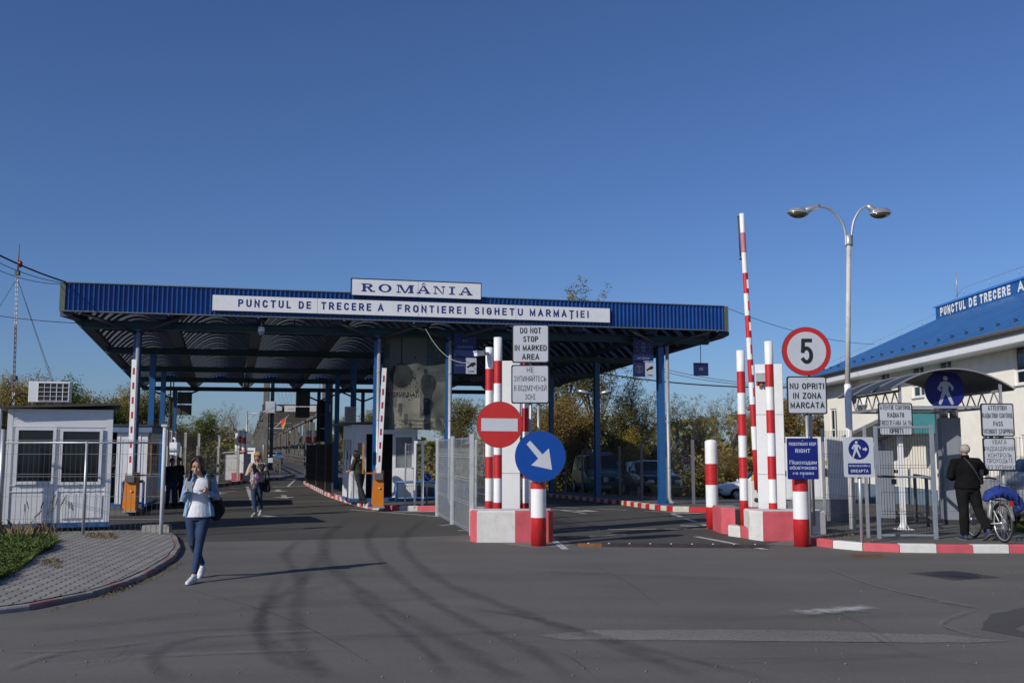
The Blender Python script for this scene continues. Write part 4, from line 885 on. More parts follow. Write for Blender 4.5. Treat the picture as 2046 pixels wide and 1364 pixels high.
# ---------------------------------------------------------------- striped posts, concrete blocks, signs at the lane mouths
def striped(r, bands, z0=0, cap=True, first=0):
    """red and white tube; bands = heights where the colour changes (bottom to top)"""
    prof, ms = [], []; k = first
    for a, c in zip(bands[:-1], bands[1:]): prof += [(r, a)] if not prof else []; prof.append((r, c)); ms.append(k); k ^= 1
    if cap: prof += [(r*.97, bands[-1]+.015), (r*.75, bands[-1]+.045), (r*.3, bands[-1]+.06)]; ms += [1, 1, 1]
    return prof, ms
def post(name, label, px, py, h0, r, tops, group, Y=None, cap=False, first=0, lean=0):
    p = gr(px, py, h0) if Y is None else V((at(px, py, Y).x, Y, h0+gz(at(px, py, Y).x, Y)))
    bands = [at(px, t, p.y).z-p.z for t in tops]; bands[0] = 0
    prof, ms = striped(r, bands, cap=cap, first=first)
    b = MB(); b.lathe(prof, n=24, ms=ms); o = b.build(name, [RED, WHITE], None, p); o.rotation_euler = (0, lean, R(200)); return tag(o, label, 'post' if name != 'bollard' else 'bollard', group)
TP = 'tall striped posts guarding the lane mouths'; BO = 'striped bollards at the lane mouths'
post('bollard', 'red and white bollard carrying the round blue arrow sign', 1076, 1090, 0, .142, [1090, 1033, 976, 962, 958, 952], BO, cap=True)
post('bollard', 'red and white bollard behind the blue pedestrians keep right sign', 1602.5, 1091, 0, .142, [1091, 1036, 981, 930, 905, 880], BO, cap=True)
post('bollard', 'short red and white bollard with a white dome top, free standing in the right lane', 1424, 1056, 0, .137, [1056, 1012, 968, 926, 883], BO, cap=True)
post('striped_post', 'red and white post with a surveillance camera clamped to its top', 977, 1040, 0, .082, [1040, 1000, 955, 912, 868, 822, 780, 737, 694], TP, Y=21.0, first=0)
post('striped_post', 'taller red and white post beside the camera post, against the white pylon', 994.5, 1044, 0, .086, [1044, 1003, 955, 908, 860, 813, 766, 721, 674], TP, Y=20.3, first=0)
post('striped_post', 'red and white post half hidden between the pylon and the text signs', 1051, 1040, 0, .085, [1040, 1004, 955, 908, 862, 815, 768, 724, 690], TP, Y=21.0)
post('striped_post', 'thin red and white post just right of the left pylon', 1035, 1030, 0, .075, [1030, 999, 954, 910, 868, 822, 780, 740, 700], TP, Y=23.2)
post('striped_post', 'free standing red and white post left of the raised striped boom', 1488, 1052, .1, .086, [1052, 999, 955, 913, 870, 827, 785, 742, 700], TP, Y=20.9, lean=-.0)
post('striped_post', 'tall red and white post in front of the right white pylon', 1545.5, 1042, .0, .086, [1042, 1004, 957, 911, 865, 819, 773, 728, 682], TP, Y=20.3)
# concrete blocks
def block(label, pts, h, mats, msides, z0=0, rz=0, ch=.03):
    """cast block: plan outline pts, chamfered top; msides = colour index per side"""
    n = len(pts); c = V((sum(p[0] for p in pts)/n, sum(p[1] for p in pts)/n, 0)); b = MB()
    ins = [(c.x+(x-c.x)*(1-ch*1.2), c.y+(y-c.y)*(1-ch*2.5)) for x, y in pts]
    L = lambda P, z: [(x-c.x, y-c.y, z) for x, y in P]
    b.add(L(pts, 0)+L(pts, h-ch)+L(ins, h), [tuple(range(2*n, 3*n))], msides[-1])
    for i in range(n):
        j = (i+1) % n; b.add([b.v[i], b.v[j], b.v[n+j], b.v[n+i], b.v[2*n+j], b.v[2*n+i]], [(0, 1, 2, 3), (3, 2, 4, 5)], msides[i])
    o = b.build('concrete_block', mats, None, (c.x, c.y, z0)); return tag(o, label, 'concrete block', 'painted concrete blocks around the striped posts')
def X(px, Y): return at(px, 1000, Y).x
BM = [CONC, PINK, CONCG, RED]
y0, y1 = 19.3, 20.0
xa, xm, xb = X(953, y0), X(1029, y0), X(1096, y0)
block('front concrete block half white and half faded red, behind the blue arrow bollard', [(xa, y0), (xm, y0), (xb, y0+.05), (xb+.09, y0+.15), (xb+.09, y1), (xa-.14, y1), (xa-.14, y0+.25), (xa-.06, y0+.1)], .60, BM, [0, 1, 3, 3, 2, 0, 1, 1, 0])
block('white concrete block at the foot of the plastic covered fence', [(-.86, 20.7), (-.62, 20.6), (-.5, 21.6), (-.74, 21.7)], .55, BM, [0, 2, 2, 0, 0])
block('low pink and white kerb block along the left side of the striped posts', [(-.80, 20.03), (-.62, 20.02), (-.64, 20.58), (-.84, 20.68)], .22, BM, [0, 2, 2, 1, 0])
y0 = 19.55; xs_ = [X(1499, 19.8), X(1523, y0), X(1600, y0), X(1619, y0), X(1656, y0)]
block('front concrete block in white and pink behind the blue sign bollard', [(xs_[0], 19.95), (xs_[1], y0), (xs_[2], y0), (xs_[4], y0+.25), (xs_[4], 20.5), (xs_[0]+.05, 20.6)], .57, BM, [0, 1, 0, 0, 2, 0, 0])
block('pink and grey concrete block left of the free standing striped post', [(X(1442, 21.2), 21.3), (X(1464, 21.2), 21.0), (X(1481, 21.2), 21.2), (X(1481, 21.2), 22.2), (X(1442, 21.2), 22.2)], .55, BM, [1, 2, 2, 2, 1, 2])
block('low white kerb stone in front of the free standing striped post', [(X(1461, 20.4), 20.75), (X(1481, 20.2), 20.35), (X(1484, 20.3), 20.9), (X(1472, 20.3), 20.98)], .22, BM, [0, 0, 0, 0, 0])
block('low pink kerb stone between the two right concrete blocks', [(X(1481.5, 20.2), 20.3), (X(1499, 20), 19.98), (X(1503, 20), 20.6), (X(1486, 20.2), 20.9)], .22, BM, [1, 1, 1, 1, 1])
tag(MB().add([(4.75, 18.95, .003), (5.35, 18.55, .003), (5.9, 18.9, .003), (6.1, 19.4, .003), (5.2, 19.5, .003)], [(0, 1, 2, 3, 4)]).build('concrete_apron', [mat('dusty apron', (.17, .165, .155), .95, var=.25, scale=4, bump=.3)]), None, None, kind='structure')
tag(MB().add([(-.05, 18.75, .003), (.3, 18.3, .003), (1.0, 18.35, .003), (1.1, 18.85, .003), (.5, 19.25, .003), (-.2, 19.2, .003)], [(0, 1, 2, 3, 4, 5)]).build('concrete_apron', [MATS['dusty apron']]), None, None, kind='structure')
# radiation pylons
def pylon(label, x, y, w, d, h, rz, extra):
    t = thing('radiation_pylon', label, 'radiation monitor', (x, y, 0), rz, 'white radiation monitor pylons'); b = MB()
    b.box(-w/2, w/2, 0, d, .02, h); c = b.build('casing', [WHITE2], t, bevel=.012)
    b = MB()
    for z in (h*.35, h*.7): b.box(-w/2-.004, w/2+.004, -.004, d+.004, z, z+.012)
    b.build('seam', [mat('grey seam', (.3, .3, .31), .6)], t); b = MB()
    for z in (.5, 1.2, 1.9): b.box(w/2+.001, w/2+.03, d*.4, d*.6, z, z+.12)
    b.build('hinge', [STEELD], t); extra(t, w, d, h); return t
pylon('white radiation pylon standing among the left striped posts', X(1020, 20.9), 20.9, .40, .5, 3.62, R(-2), lambda *a: None)
def lamps(t, w, d, h):
    b = MB(); b.box(-w/2+.01, -w/2+.24, -.2, -.001, h-.38, h-.2); b.build('lamp_box', [STEEL], t)
    for i, c in enumerate(((.5, .02, .02), (.5, .25, .02), (.03, .12, .45))): MB().lathe([(.03, 0), (.035, -.05), (.02, -.08)], (-w/2+.05+.075*i, -.1, h-.385), 10).build('beacon', [mat('beacon lens %d' % i, c, .25)], t)
pylon('white radiation pylon with coloured beacons behind the tall right post', X(1543, 20.9), 20.9, .56, .5, 3.55, R(-13), lamps)
# surveillance camera on the left post
p = at(962, 706, 20.8); c = thing('surveillance_camera', 'white bullet camera clamped to the top of the left striped post', 'camera', p, R(0))
MB().bar((.03, 0, .0), (-.12, -.18, -.03), .09, .09).build('housing', [WHITE2], c, bevel=.008); MB().bar((.06, 0, .06), (-.13, -.22, .02), .11, .015).build('hood', [WHITE2], c); MB().tube([(.03, .02, 0), (.16, .15, .02)], .03, 8).build('bracket', [STEEL], c)
MB().lathe([(.092, 0), (.092, .06), (.05, .08)], (.157, .2, -.02), 20).build('clamp', [WHITE2], c)
# ---- signs
def rectsign(name, label, px0, py0, px1, py1, Y, lines, rz=0, border=True, face=SIGNWHITE, ink=INK, bold=.014, poles=None, zfoot=0, group=None, extra=None, mats=None, rad=.045):
    p, q = at((px0+px1)/2, py1, Y), at((px0+px1)/2, py0, Y); w = (px1-px0)/FPX*Y*1.0; h = q.z-p.z
    t = thing(name, label, 'sign', (p.x, Y, p.z), rz, group); b = MB()
    b.prism(rrect(w, h, rad, 5, 0, h/2), -.03, 0, UP, 1 if border else 0)
    b.prism(rrect(w-.05 if border else w-.006, h-.05 if border else h-.006, rad-.012, 5, 0, h/2), .0005, .003, UP, 0)
    for (s, fy, fw, fh) in lines: b.text(s, 0, h*fy, w*fw, h*fh, .005, UP, 2, bold)
    if extra: extra(b, w, h)
    b.build('face', mats or [face, INK, ink], t)
    q = MB()
    for zz in (h*.06, h*.94): q.lathe([(.009, -.009), (.011, -.006), (.011, -.0032)], (0, 0, zz), 8, axis='y')
    q.build('bolt', [STEEL], t)
    if poles:
        for (dx, top, r) in poles: MB().tube([(dx, .06, zfoot-p.z), (dx, .06, top)], r, 10).build('pole', [STEEL], t)
    return t
def roundsign(label, px, py, rp, Y, draw, mats, rz=0, pole=None, name='round_sign', tilt=0):
    p = at(px, py, Y); r = rp/FPX*Y; t = thing(name, label, 'sign', p, rz); b = MB()
    b.lathe([(r, .0), (r, .035), (r-.012, .036)], n=48, axis='y', m=1, sm=False); draw(b, r); b.build('face', mats, t)
    if pole: MB().tube([(pole[2], .07, pole[0]), (pole[2], .07, pole[1])], .03, 10).build('pole', [STEEL], t)
    return t
def noentry(b, r): b.flat(circ(r*.985, 56), .002, UP, 0); b.flat([(-r*.79, -r*.27), (r*.79, -r*.29), (r*.79, r*.26), (-r*.79, r*.28)], .004, UP, 2)
roundsign('round red no entry sign with a white bar in front of the striped posts', 998, 848, 46, 19.0, noentry, [SIGNRED, STEELD, SIGNWHITE], pole=(-.35, .3, .12))
def barrow(b, r):
    b.flat(circ(r*.985, 56), .002, UP, 0); s = r/50
    b.flat([(-27*s, 24*s), (-20*s, 31*s), (4.5*s, 4*s), (17*s, 16*s), (23*s, -26*s), (-18*s, -17*s), (-4*s, -4*s)], .004, UP, 2)
roundsign('large round blue sign with a white arrow pointing down right on a bollard', 1079.5, 911.5, 50.5, 18.40, barrow, [SIGNBLUE, STEELD, SIGNWHITE], pole=(-.5, .2, -.02))
def five(b, r):
    b.flat(circ(r*.985, 56), .002, UP, 0); b.flat(circ(r*.80, 56), .004, UP, 2); b.text('5', 0, -r*.52, r*.5, r*1.04, .006, UP, 3, .012)
roundsign('round white speed limit sign with a red rim and the number 5', 1611.5, 701.5, 49, 19.6, five, [SIGNRED, STEELD, SIGNWHITE, INK], pole=(-3.4, .4, .06))
TS = 'white text signs with a black rim'
rectsign('text_sign', 'white sign reading DO NOT STOP IN MARKED AREA above the Ukrainian one', 1023, 648, 1097.5, 725, 19.3, [('DO NOT', .765, .56, .15), ('STOP', .545, .40, .15), ('IN MARKED', .315, .86, .15), ('AREA', .085, .46, .15)], poles=[(.0, .5, .03)], group=TS, extra=None)
rectsign('text_sign', 'white sign with four lines of thin Ukrainian letters below the DO NOT STOP one', 1021.5, 728.5, 1097.5, 806, 19.3, [('НЕ', .80, .18, .13), ('ЗУПИНЯЙТЕСЬ', .57, .85, .135), ('В ВІДМІЧЕНІЙ', .33, .85, .135), ('ЗОНІ', .105, .27, .135)], bold=-.006, poles=[(.0, .3, .028), (.16, .3, .028)], zfoot=.4, group=TS)
rectsign('text_sign', 'white sign reading NU OPRITI IN ZONA MARCATA under the round 5 sign', 1574, 751.5, 1653.5, 827, 19.5, [('NU OPRITI', .66, .86, .16), ('IN ZONA', .405, .70, .16), ('MARCATA', .155, .85, .16)], poles=[(0, .3, .035)], group=TS)
def keepright(b, w, h): pass
t = rectsign('blue_sign', 'blue sign on a bollard reading PEDESTRIANS KEEP RIGHT in English and Ukrainian', 1575, 875, 1636, 957, 18.28, [('PEDESTRIANS KEEP', .82, .88, .075), ('RIGHT', .645, .48, .095), ('Пішоходам', .365, .88, .09), ("обов'язково", .24, .88, .085), ('на право', .115, .68, .07)], border=False, face=NAVY, ink=mat('pale blue lettering', (.55, .6, .75), .5), bold=.004, rad=.02)
def walker(b, cx, cy, s, d, m):
    """pictogram of a walking person"""
    b.flat(circ(.085*s, 18, cx+.02*s, cy+.42*s), d, UP, m)
    def lim(p, q, w0, w1):
        a = V((q[0]-p[0], q[1]-p[1])).normalized(); n = (-a.y, a.x)
        P = [(p[0]+n[0]*w0, p[1]+n[1]*w0), (p[0]-n[0]*w0, p[1]-n[1]*w0)]
        for k in range(7): an = -math.pi/2+math.pi*k/6; P.append((q[0]+w1*(math.cos(an)*a.x+math.sin(an)*n[0]), q[1]+w1*(math.cos(an)*a.y+math.sin(an)*n[1])))
        b.flat([(cx+x*s, cy+y*s) for x, y in P], lim.d, UP, m); lim.d += .0006
    lim.d = d+.0006
    b.flat([(cx+x*s, cy+y*s) for x, y in ((-.14, .27), (-.06, .31), (.08, .31), (.15, .25), (.09, -.06), (-.09, -.06))], d, UP, m)
    lim((-.1, .27), (-.24, .06), .05, .038); lim((-.235, .075), (-.16, .0), .036, .034); lim((.11, .26), (.26, .1), .05, .04); lim((.255, .12), (.24, .02), .036, .034)
    lim((-.04, -.04), (-.2, -.46), .07, .05); lim((.04, -.04), (.22, -.46), .07, .05)
# dreapta sign
def dre(b, w, h):
    b.flat(circ(w*.345, 40, .0, h*.70), .005, UP, 2); walker(b, -w*.09, h*.70, w*.54, .007, 0)
    b.flat([(w*.13, h*.725), (w*.21, h*.725), (w*.21, h*.76), (w*.29, h*.70), (w*.21, h*.64), (w*.21, h*.675), (w*.13, h*.675)], .007, UP, 0)
    b.prism(rrect(w*.76, h*.28, .02, 4, 0, h*.21), .003, .005, UP, 2); b.text('PIETONII OBLIGATORIU LA', 0, h*.26, w*.7, h*.05, .007, UP, 0, .02); b.text('DREAPTA', 0, h*.12, w*.58, h*.075, .007, UP, 0, .025)
rectsign('pedestrian_sign', 'white sign with a blue walking figure and DREAPTA, on a slim kerbside post', 1688, 873, 1747.5, 953, 17.75, [], border=False, ink=NAVY, extra=dre, rad=.03, poles=[(.02, .5, .033)], zfoot=.1)
# striped boom of the right lane, raised
Yb = 23.2
bp = at(1509, 1030, Yb); t = thing('striped_barrier', 'long red and white boom raised upright on a white cabinet with an amber lamp', 'barrier', (bp.x, Yb, 0), R(4))
b = MB(); b.box(-.13, .16, -.15, .2, .45, 1.05, 0); b.box(-.13, .16, -.15, .2, 0, .449, 1); b.build('cabinet', [WHITE, RED], t, bevel=.012)
MB().lathe([(.07, 1.052), (.085, 1.07), (.085, 1.14), (.06, 1.19), (.02, 1.21)], (.02, 0, 0), 16).build('warning_lamp', [mat('amber lens', (.55, .27, .02), .2)], t)
q0, q1 = at(1514, 985, Yb-.25), at(1482, 427, Yb-.25); M = Matrix.Rotation(-R(4), 4, 'Z'); q0 = M @ (q0-bp); q1 = M @ (q1-bp); q0.z = .85; q1.z = at(1482, 427, Yb-.25).z
tops = [985, 906, 860, 816, 772, 726, 682, 637, 592, 550, 508, 467, 427]
b = MB(); L = q1-q0; pr_ = []
for ty in tops: f = (985-ty)/(985-427); pr_.append(q0+L*f)
PKM = mat('sun bleached red', (.5, .16, .19), .5, var=.1)
b.tube(pr_, [.075-.018*i/12 for i in range(13)], 14, ms=[[0, 1][i % 2] if i != 10 else 2 for i in range(12)], sm=True)
def patch(px, ya, yb, m):
    a, c = q0+L*((985-ya)/558), q0+L*((985-yb)/558); b.bar(a+V((.022, -.068, 0)), c+V((.022, -.068, 0)), .04, .012, m, up=(0, 1, 0))
for ya, yb, m in ((582, 564, 1), (627, 608, 0), (668, 651, 1), (714, 696, 0), (757, 738, 1), (800, 783, 0)): patch(0, ya, yb, m)
b.build('boom', [RED, WHITE, PKM], t)
b = MB(); a = q1-L*.012; b.tube([a+V((.0, 0, 0)), a+V((-.12, 0, .01))], .012, 6); b.tube([a+V((-.09, 0, 0)), a+V((-.06, 0, -.95))], .018, 6); b.ell(tuple(a+V((-.06, 0, -1.0))), (.035, .035, .03), 8); b.build('support_leg', [STEELD], t)
MB().lathe([(.03, -.18), (.05, -.17), (.05, -.151)], (-.02, 0, .62), 12, axis='y').build('lock', [STEELD], t)
# steel threshold plate across the right lane
a, c = gr(1155, 1092), gr(1535, 1095); t = thing('threshold_plate', 'rusty steel threshold strip across the mouth of the right lane', 'road plate', (a.x, a.y+.12, 0), math.atan2(c.y-a.y, c.x-a.x))
L = (c-a).length; b = MB()
for i, (fa, fb) in enumerate(((0, .13), (.13, .5), (.5, 1))):
    x0, x1 = L*fa+.004, L*fb-.004; b.prism([(0, .0), (.05, .055), (.2, .055), (.24, 0)], x0, x1, Matrix(((0, 0, 1, 0), (1, 0, 0, -.12), (0, 1, 0, 0), (0, 0, 0, 1))), 0 if i else 1)
pl_ = b.build('plate', [mat('dark rubber steel', (.04, .03, .028), .6, .2, var=.35, bump=.3, dirt=((.16, .09, .04), .62, 6)), RUST], t)
b = MB()
for i in range(9): b.lathe([(.022, .0), (.022, .062), (.012, .07)], (.2+(L-.4)*i/8, -.01, 0), 8)
b.build('bolt', [STEEL], pl_)
# drain grate and manhole cover
p = gr(1736, 1111); t = thing('drain_grate', 'rusty drain grate at the foot of the striped kerb', 'drain', (p.x, p.y+.02, 0), R(0)); b = MB()
b.box(-.27, .27, -.13, -.11, .001, .02); b.box(-.27, .27, .11, .13, .001, .02); b.box(-.27, -.25, -.109, .109, .001, .02); b.box(.25, .27, -.109, .109, .001, .02)
for i in range(12): b.box(-.235+.04*i, -.215+.04*i, -.109, .109, .001, .016)
b.build('grating', [RUST], t)
p = gr(1905, 1149); t = thing('manhole_cover', 'dark square framed manhole cover in the road on the right', 'manhole', (p.x, p.y, 0), R(20)); MH = mat('cast iron', (.045, .045, .048), .55, .5, var=.2, bump=.4)
MB().box(-.42, .42, -.42, .42, -.01, .006).build('frame', [mat('patch tar', (.05, .05, .052), .8, var=.15)], t); MB().lathe([(.36, .006), (.36, .012), (.31, .0125), (.305, .016), (.01, .017)], n=40).build('cover', [MH], t)
# street lamp with two arms
bp = gr(1704, 1056, .118); t = thing('street_lamp', 'tall peeling white street lamp with two curved arms and bowl heads', 'street lamp', (bp.x, bp.y, .118))
PEEL = mat('peeling white paint', (.52, .51, .49), .6, var=.12, bump=.2, dirt=((.05, .04, .032), .58, 8))
Yl = bp.y; zt = at(1696, 488, Yl).z-.118; dx = at(1696, 488, Yl).x-bp.x; zs = at(1700, 768, Yl).z-.118
MB().lathe([(.07, 0), (.07, zs), (.056, zs+.01)], n=18).build('sleeve', [WHITE], t); MB().tube([(0, 0, zs), (dx, 0, zt)], [.055, .047], 14).build('pole', [PEEL], t)
MB().lathe([(.07, zt-.02), (.075, zt), (.075, zt+.19), (.06, zt+.2)], (dx, 0, 0), 16).build('collar', [STEEL], t)
def rel(px, py): p = at(px, py, Yl); return V((p.x-bp.x, 0, p.z-.118))
for s, pts, head in ((-1, ((1690, 492), (1689, 466), (1682, 443), (1664, 422), (1648, 414), (1634, 412)), ((1634, 412), (1604, 423))), (1, ((1702, 492), (1702, 466), (1706, 442), (1716, 423), (1727, 414), (1736, 413)), ((1736, 413), (1750, 424)))):
    P = [rel(*q) for q in pts]; a = MB().tube(catmull(P, 5), .026, 10).build('arm', [STEEL], t)
    h0, h1 = rel(*head[0]), rel(*head[1]); d = (h1-h0).normalized(); b = MB()
    b.tube([h0-d*.05, h0+d*.03, h0+d*.2, h1+d*.05], [.035, .06, .075, .06], 10); b.build('housing', [ALU], a)
    cx = h1+V((-.10, 0, -.02)) if s < 0 else h1+V((.10, 0, -.02)); Mr = Matrix.Rotation(R(-4*s), 4, 'Y'); tp = MB(); prof = [(.01, .135), (.09, .13), (.17, .10), (.225, .045), (.25, 0), (.262, -.005), (.262, -.02), (.24, -.022)]
    tp.lathe(prof, n=24); tp.xf(Matrix.Translation(cx) @ Mr @ Matrix.Diagonal((.92, .66, .9, 1))); tp.build('reflector_shell', [ALU], a)
    tp = MB(); tp.lathe([(.24, -.023), (.22, -.06), (.16, -.10), (.085, -.128), (.01, -.135)], n=24); tp.xf(Matrix.Translation(cx) @ Mr @ Matrix.Diagonal((.92, .66, .9, 1))); tp.build('bowl', [mat('smoked bowl', (.09, .07, .05), .12, spec=.6)], a)
# ---------------------------------------------------------------- mesh fences, covered pedestrian way, building on the right
def mesh_fence(name, label, P, h, z0, posts=True, pitch=.05, rw=.0028, vm=WIRE, pm=STEEL, pw=.06, hz=(.03, .35, .4, .75, 1.1, 1.15, 1.5, 1.55), group=None, ptop=.05, cat='fence', bend=.0, extra=None):
    """welded mesh panels between posts along the points P; every post is a part, the mesh another"""
    P = [V((p[0], p[1], (gz(p[0], p[1]) if len(p) == 2 else p[2])+z0)) for p in P]
    t = thing(name, label, cat, tuple(P[0]), 0, group); o = P[0]; b = MB()
    for p, q in zip(P[:-1], P[1:]):
        d = q-p; L = d.length; u = d.normalized(); n = int(L/pitch); nn = V((-u.y, u.x, 0))
        for i in range(n+1):
            c = p+u*(L*i/n)-o; b.tube([c+V((0, 0, .02)), c+V((0, 0, h))], rw, 3, sm=False, caps=False)
        for z in hz:
            if z < h: b.tube([p-o+V((0, 0, z))+nn*bend, q-o+V((0, 0, z))+nn*bend], rw*1.15, 3, sm=False, caps=False)
    b.build('wire_mesh', [vm], t)
    if posts:
        for p in P:
            c = p-o; MB().box(c.x-pw/2, c.x+pw/2, c.y-pw/2, c.y+pw/2, c.z-.05, c.z+h+ptop).build('post', [pm], t)
    if extra: extra(t, o, P)
    return t
ZP = .118
mesh_fence('mesh_fence', 'grey mesh fence between the white concrete block and the pedestrian gate', [(6.27, 20.2), (6.68, 18.95)], 2.02, ZP, rw=.004, pw=.05, pitch=.05, vm=WIRED)
# the gate leaf
gt = thing('mesh_gate', 'grey framed mesh gate with a bolt, left of the man with the bicycle', 'gate', (6.78, 18.72, ZP), R(-3)); W, H = 1.10, 2.08
b = MB(); b.box(0, .065, 0, .05, 0, H); b.box(W-.075, W, 0, .05, -.06, H+.03); b.box(.066, W-.076, .01, .04, H-.04, H); b.box(.066, W-.076, .01, .04, .05, .085); b.box(.066, W-.076, .01, .04, 1.12, 1.155); b.build('frame', [mat('grey blue frame paint', (.24, .27, .32), .5, .2, dirt=((.15, .15, .15), .68, 8))], gt, bevel=.004)
b = MB()
for i in range(19): b.tube([(.1+.05*i, .03, .06), (.1+.05*i, .03, H-.02)], .0042, 3, sm=False, caps=False)
for z in (.2, .45, .5, .85, 1.3, 1.35, 1.7, 1.9): b.tube([(.09, .026, z), (W-.07, .026, z)], .0045, 3, sm=False, caps=False)
b.build('wire_mesh', [WIRED], gt); b = MB(); b.tube([(.02, -.03, 1.16), (.36, -.03, 1.14)], .016, 8); b.box(.28, .36, -.06, 0, 1.0, 1.1); b.build('bolt', [STEELD], gt)
mesh_fence('mesh_fence', 'mesh fence between the silver car and the footway at the right edge', [(9.75, 20.6), (10.9, 20.1), (12.6, 19.9)], 1.9, ZP, rw=.004, pitch=.06, vm=WIRED, hz=(.03, .5, 1.0, 1.5, 1.88))
# covered way
cw = thing('covered_walkway', 'small arched shelter with a dark curved roof on white posts over the footway', 'shelter', (0, 0, 0))
YF, YB_, xl, xr = 20.75, 24.2, at(1780, 777, 20.75).x, at(2027, 779, 20.75).x
zl = at(1780, 778, 20.75).z; rise = at(1895, 737, 20.75).z-zl; b = MB(); NA = 28
def arch(f): return zl+rise*(1-(2*f-1)**2)
for y in (YF, YB_): pass
vs = [(xl+(xr-xl)*i/NA, y, arch(i/NA)) for y in (YF, YB_) for i in range(NA+1)]+[(xl+(xr-xl)*i/NA, y, arch(i/NA)-.02) for y in (YF, YB_) for i in range(NA+1)]; n = NA+1
b.add(vs, [(i, i+1, n+i+1, n+i) for i in range(NA)], 0, True); b.add(vs, [(2*n+i+1, 2*n+i, 3*n+i, 3*n+i+1) for i in range(NA)], 0, True)
b.build('roof', [mat('smoked roof sheet', (.045, .049, .056), .5, spec=.35)], cw)
for y in (YF-.006, 21.9, 23.05, YB_-.05):
    b = MB()
    for i in range(NA): f, g = i/NA, (i+1)/NA; b.bar((xl+(xr-xl)*f, y, arch(f)+.008), (xl+(xr-xl)*g, y, arch(g)+.008), .05, .03)
    b.build('arch_rib', [mat('grey rib', (.26, .27, .28), .5, .3)], cw)
for nm, x in (('truss', xl+.22), ('truss', xr-.25)):
    b = MB(); za, zb = zl-.02, zl-.36; b.bar((x, YF+.1, za), (x, YB_-.1, za), .05); b.bar((x, YF+.1, zb), (x, YB_-.1, zb), .05)
    for i in range(12): y, y2 = YF+.12+(YB_-YF-.24)*i/12, YF+.12+(YB_-YF-.24)*(i+1)/12; b.bar((x, y, za if i % 2 else zb), (x, y2, zb if i % 2 else za), .022)
    for y in (YF+.1, YB_-.1): b.bar((x, y, zb), (x, y, za+.15), .05)
    b.build(nm, [STEEL], cw)
b = MB(); b.bar((xl+.22, YF+.12, zl-.36), (xr-.25, YF+.12, zl-.36), .05); b.bar((xl+.22, YF+1.6, zl-.36), (xr-.25, YF+1.6, zl-.36), .05); b.bar((xl+.22, YB_-.12, zl-.36), (xr-.25, YB_-.12, zl-.36), .05); b.build('cross_bar', [STEEL], cw)
for x, y in ((xl+.22, YF+.2), (xl+.22, YB_-.2), (xr-.25, YF+.2), (xr-.25, YB_-.2)):
    MB().box(x-.045, x+.045, y-.045, y+.045, ZP, zl-.39).build('post', [WHITE], cw); b = MB(); b.box(x-.16, x+.16, y-.16, y+.16, ZP-.02, ZP+.015)
    for a, c in ((1, 0), (-1, 0), (0, 1), (0, -1)): b.add([(x+a*.046+c*.01, y+c*.046+a*.01, ZP+.016), (x+a*.12+c*.01, y+c*.12+a*.01, ZP+.016), (x+a*.046+c*.01, y+c*.046+a*.01, ZP+.15), (x+a*.046-c*.01, y+c*.046-a*.01, ZP+.016), (x+a*.12-c*.01, y+c*.12-a*.01, ZP+.016), (x+a*.046-c*.01, y+c*.046-a*.01, ZP+.15)], [(0, 1, 2), (3, 5, 4), (0, 3, 4, 1), (1, 4, 5, 2), (0, 2, 5, 3)])
    b.build('base_plate', [WHITE], cw)
def ped(b, r): b.flat(circ(r*.985, 48), .002, UP, 0); walker(b, .0, -r*.02, r*1.42, .004, 2)
roundsign('large round blue sign with a grey walking figure under the shelter roof', 1888.5, 778.5, 40, 21.35, ped, [NAVY, STEELD, GREYFILM])
rectsign('text_sign', 'white sign reading ATENTIE CONTROL RADIATII TRECETI FARA SA VA OPRITI', 1757, 804.5, 1825, 870, 20.7, [('ATENTIE CONTROL', .79, .9, .145), ('RADIATII', .555, .48, .145), ('TRECETI FARA SA VA', .32, .93, .145), ('OPRITI', .075, .37, .145)], group=TS, extra=None)
rectsign('text_sign', 'white sign reading ATTENTION RADIATION CONTROL PASS WITHOUT STOPPING', 1962.5, 805.5, 2028, 872, 20.4, [('ATTENTION', .79, .57, .145), ('RADIATION CONTROL', .56, .92, .145), ('PASS', .315, .28, .145), ('WITHOUT STOPPING', .085, .9, .145)], group=TS, poles=[(.09, .2, .045)], zfoot=.118)
rectsign('text_sign', 'white Ukrainian radiation control sign beside the man, lowest on its post', 1967, 874, 2031.5, 940, 20.3, [('УВАГА', .80, .46, .13), ('РАДІАЦІЙНИЙ', .60, .93, .13), ('КОНТРОЛЬ', .40, .72, .13), ('ПРОХОДЬТЕ', .235, .8, .13), ('БЕЗ ЗУПИНКИ', .035, .93, .13)], bold=-.004, group=TS)
# grey radiation cabinets under the shelter
for px, w, yb, top, lab in ((1908, .40, 22.2, 834, 'tall grey radiation cabinet directly behind the man with the bicycle'), (1774, .32, 22.8, 900, 'grey radiation cabinet seen through the mesh gate')):
    p = at(px, 1000, yb); t = thing('radiation_cabinet', lab, 'radiation monitor', (p.x, yb, ZP), R(-8), 'grey radiation cabinets under the shelter'); h = at(px, top, yb).z-ZP
    b = MB(); b.box(-w/2, w/2, 0, .4, .1, h); b.build('casing', [mat('grey cabinet paint', (.22, .24, .29), .4, var=.08)], t, bevel=.012); MB().box(-w/2+.02, w/2-.02, .02, .38, 0, .099).build('base', [STEELD], t); b = MB(); b.box(-w/2+.06, w/2-.06, -.008, -.001, .3, h-.15); b.build('door', [mat('grey cabinet paint', (.22, .24, .29))], t)
    if px > 1900:
        for x in (-.1, .12): MB().lathe([(.09, h), (.1, h+.2), (.07, h+.22), (.07, h+.3)], (x, .2, 0), 14).build('conduit', [STEEL], t)
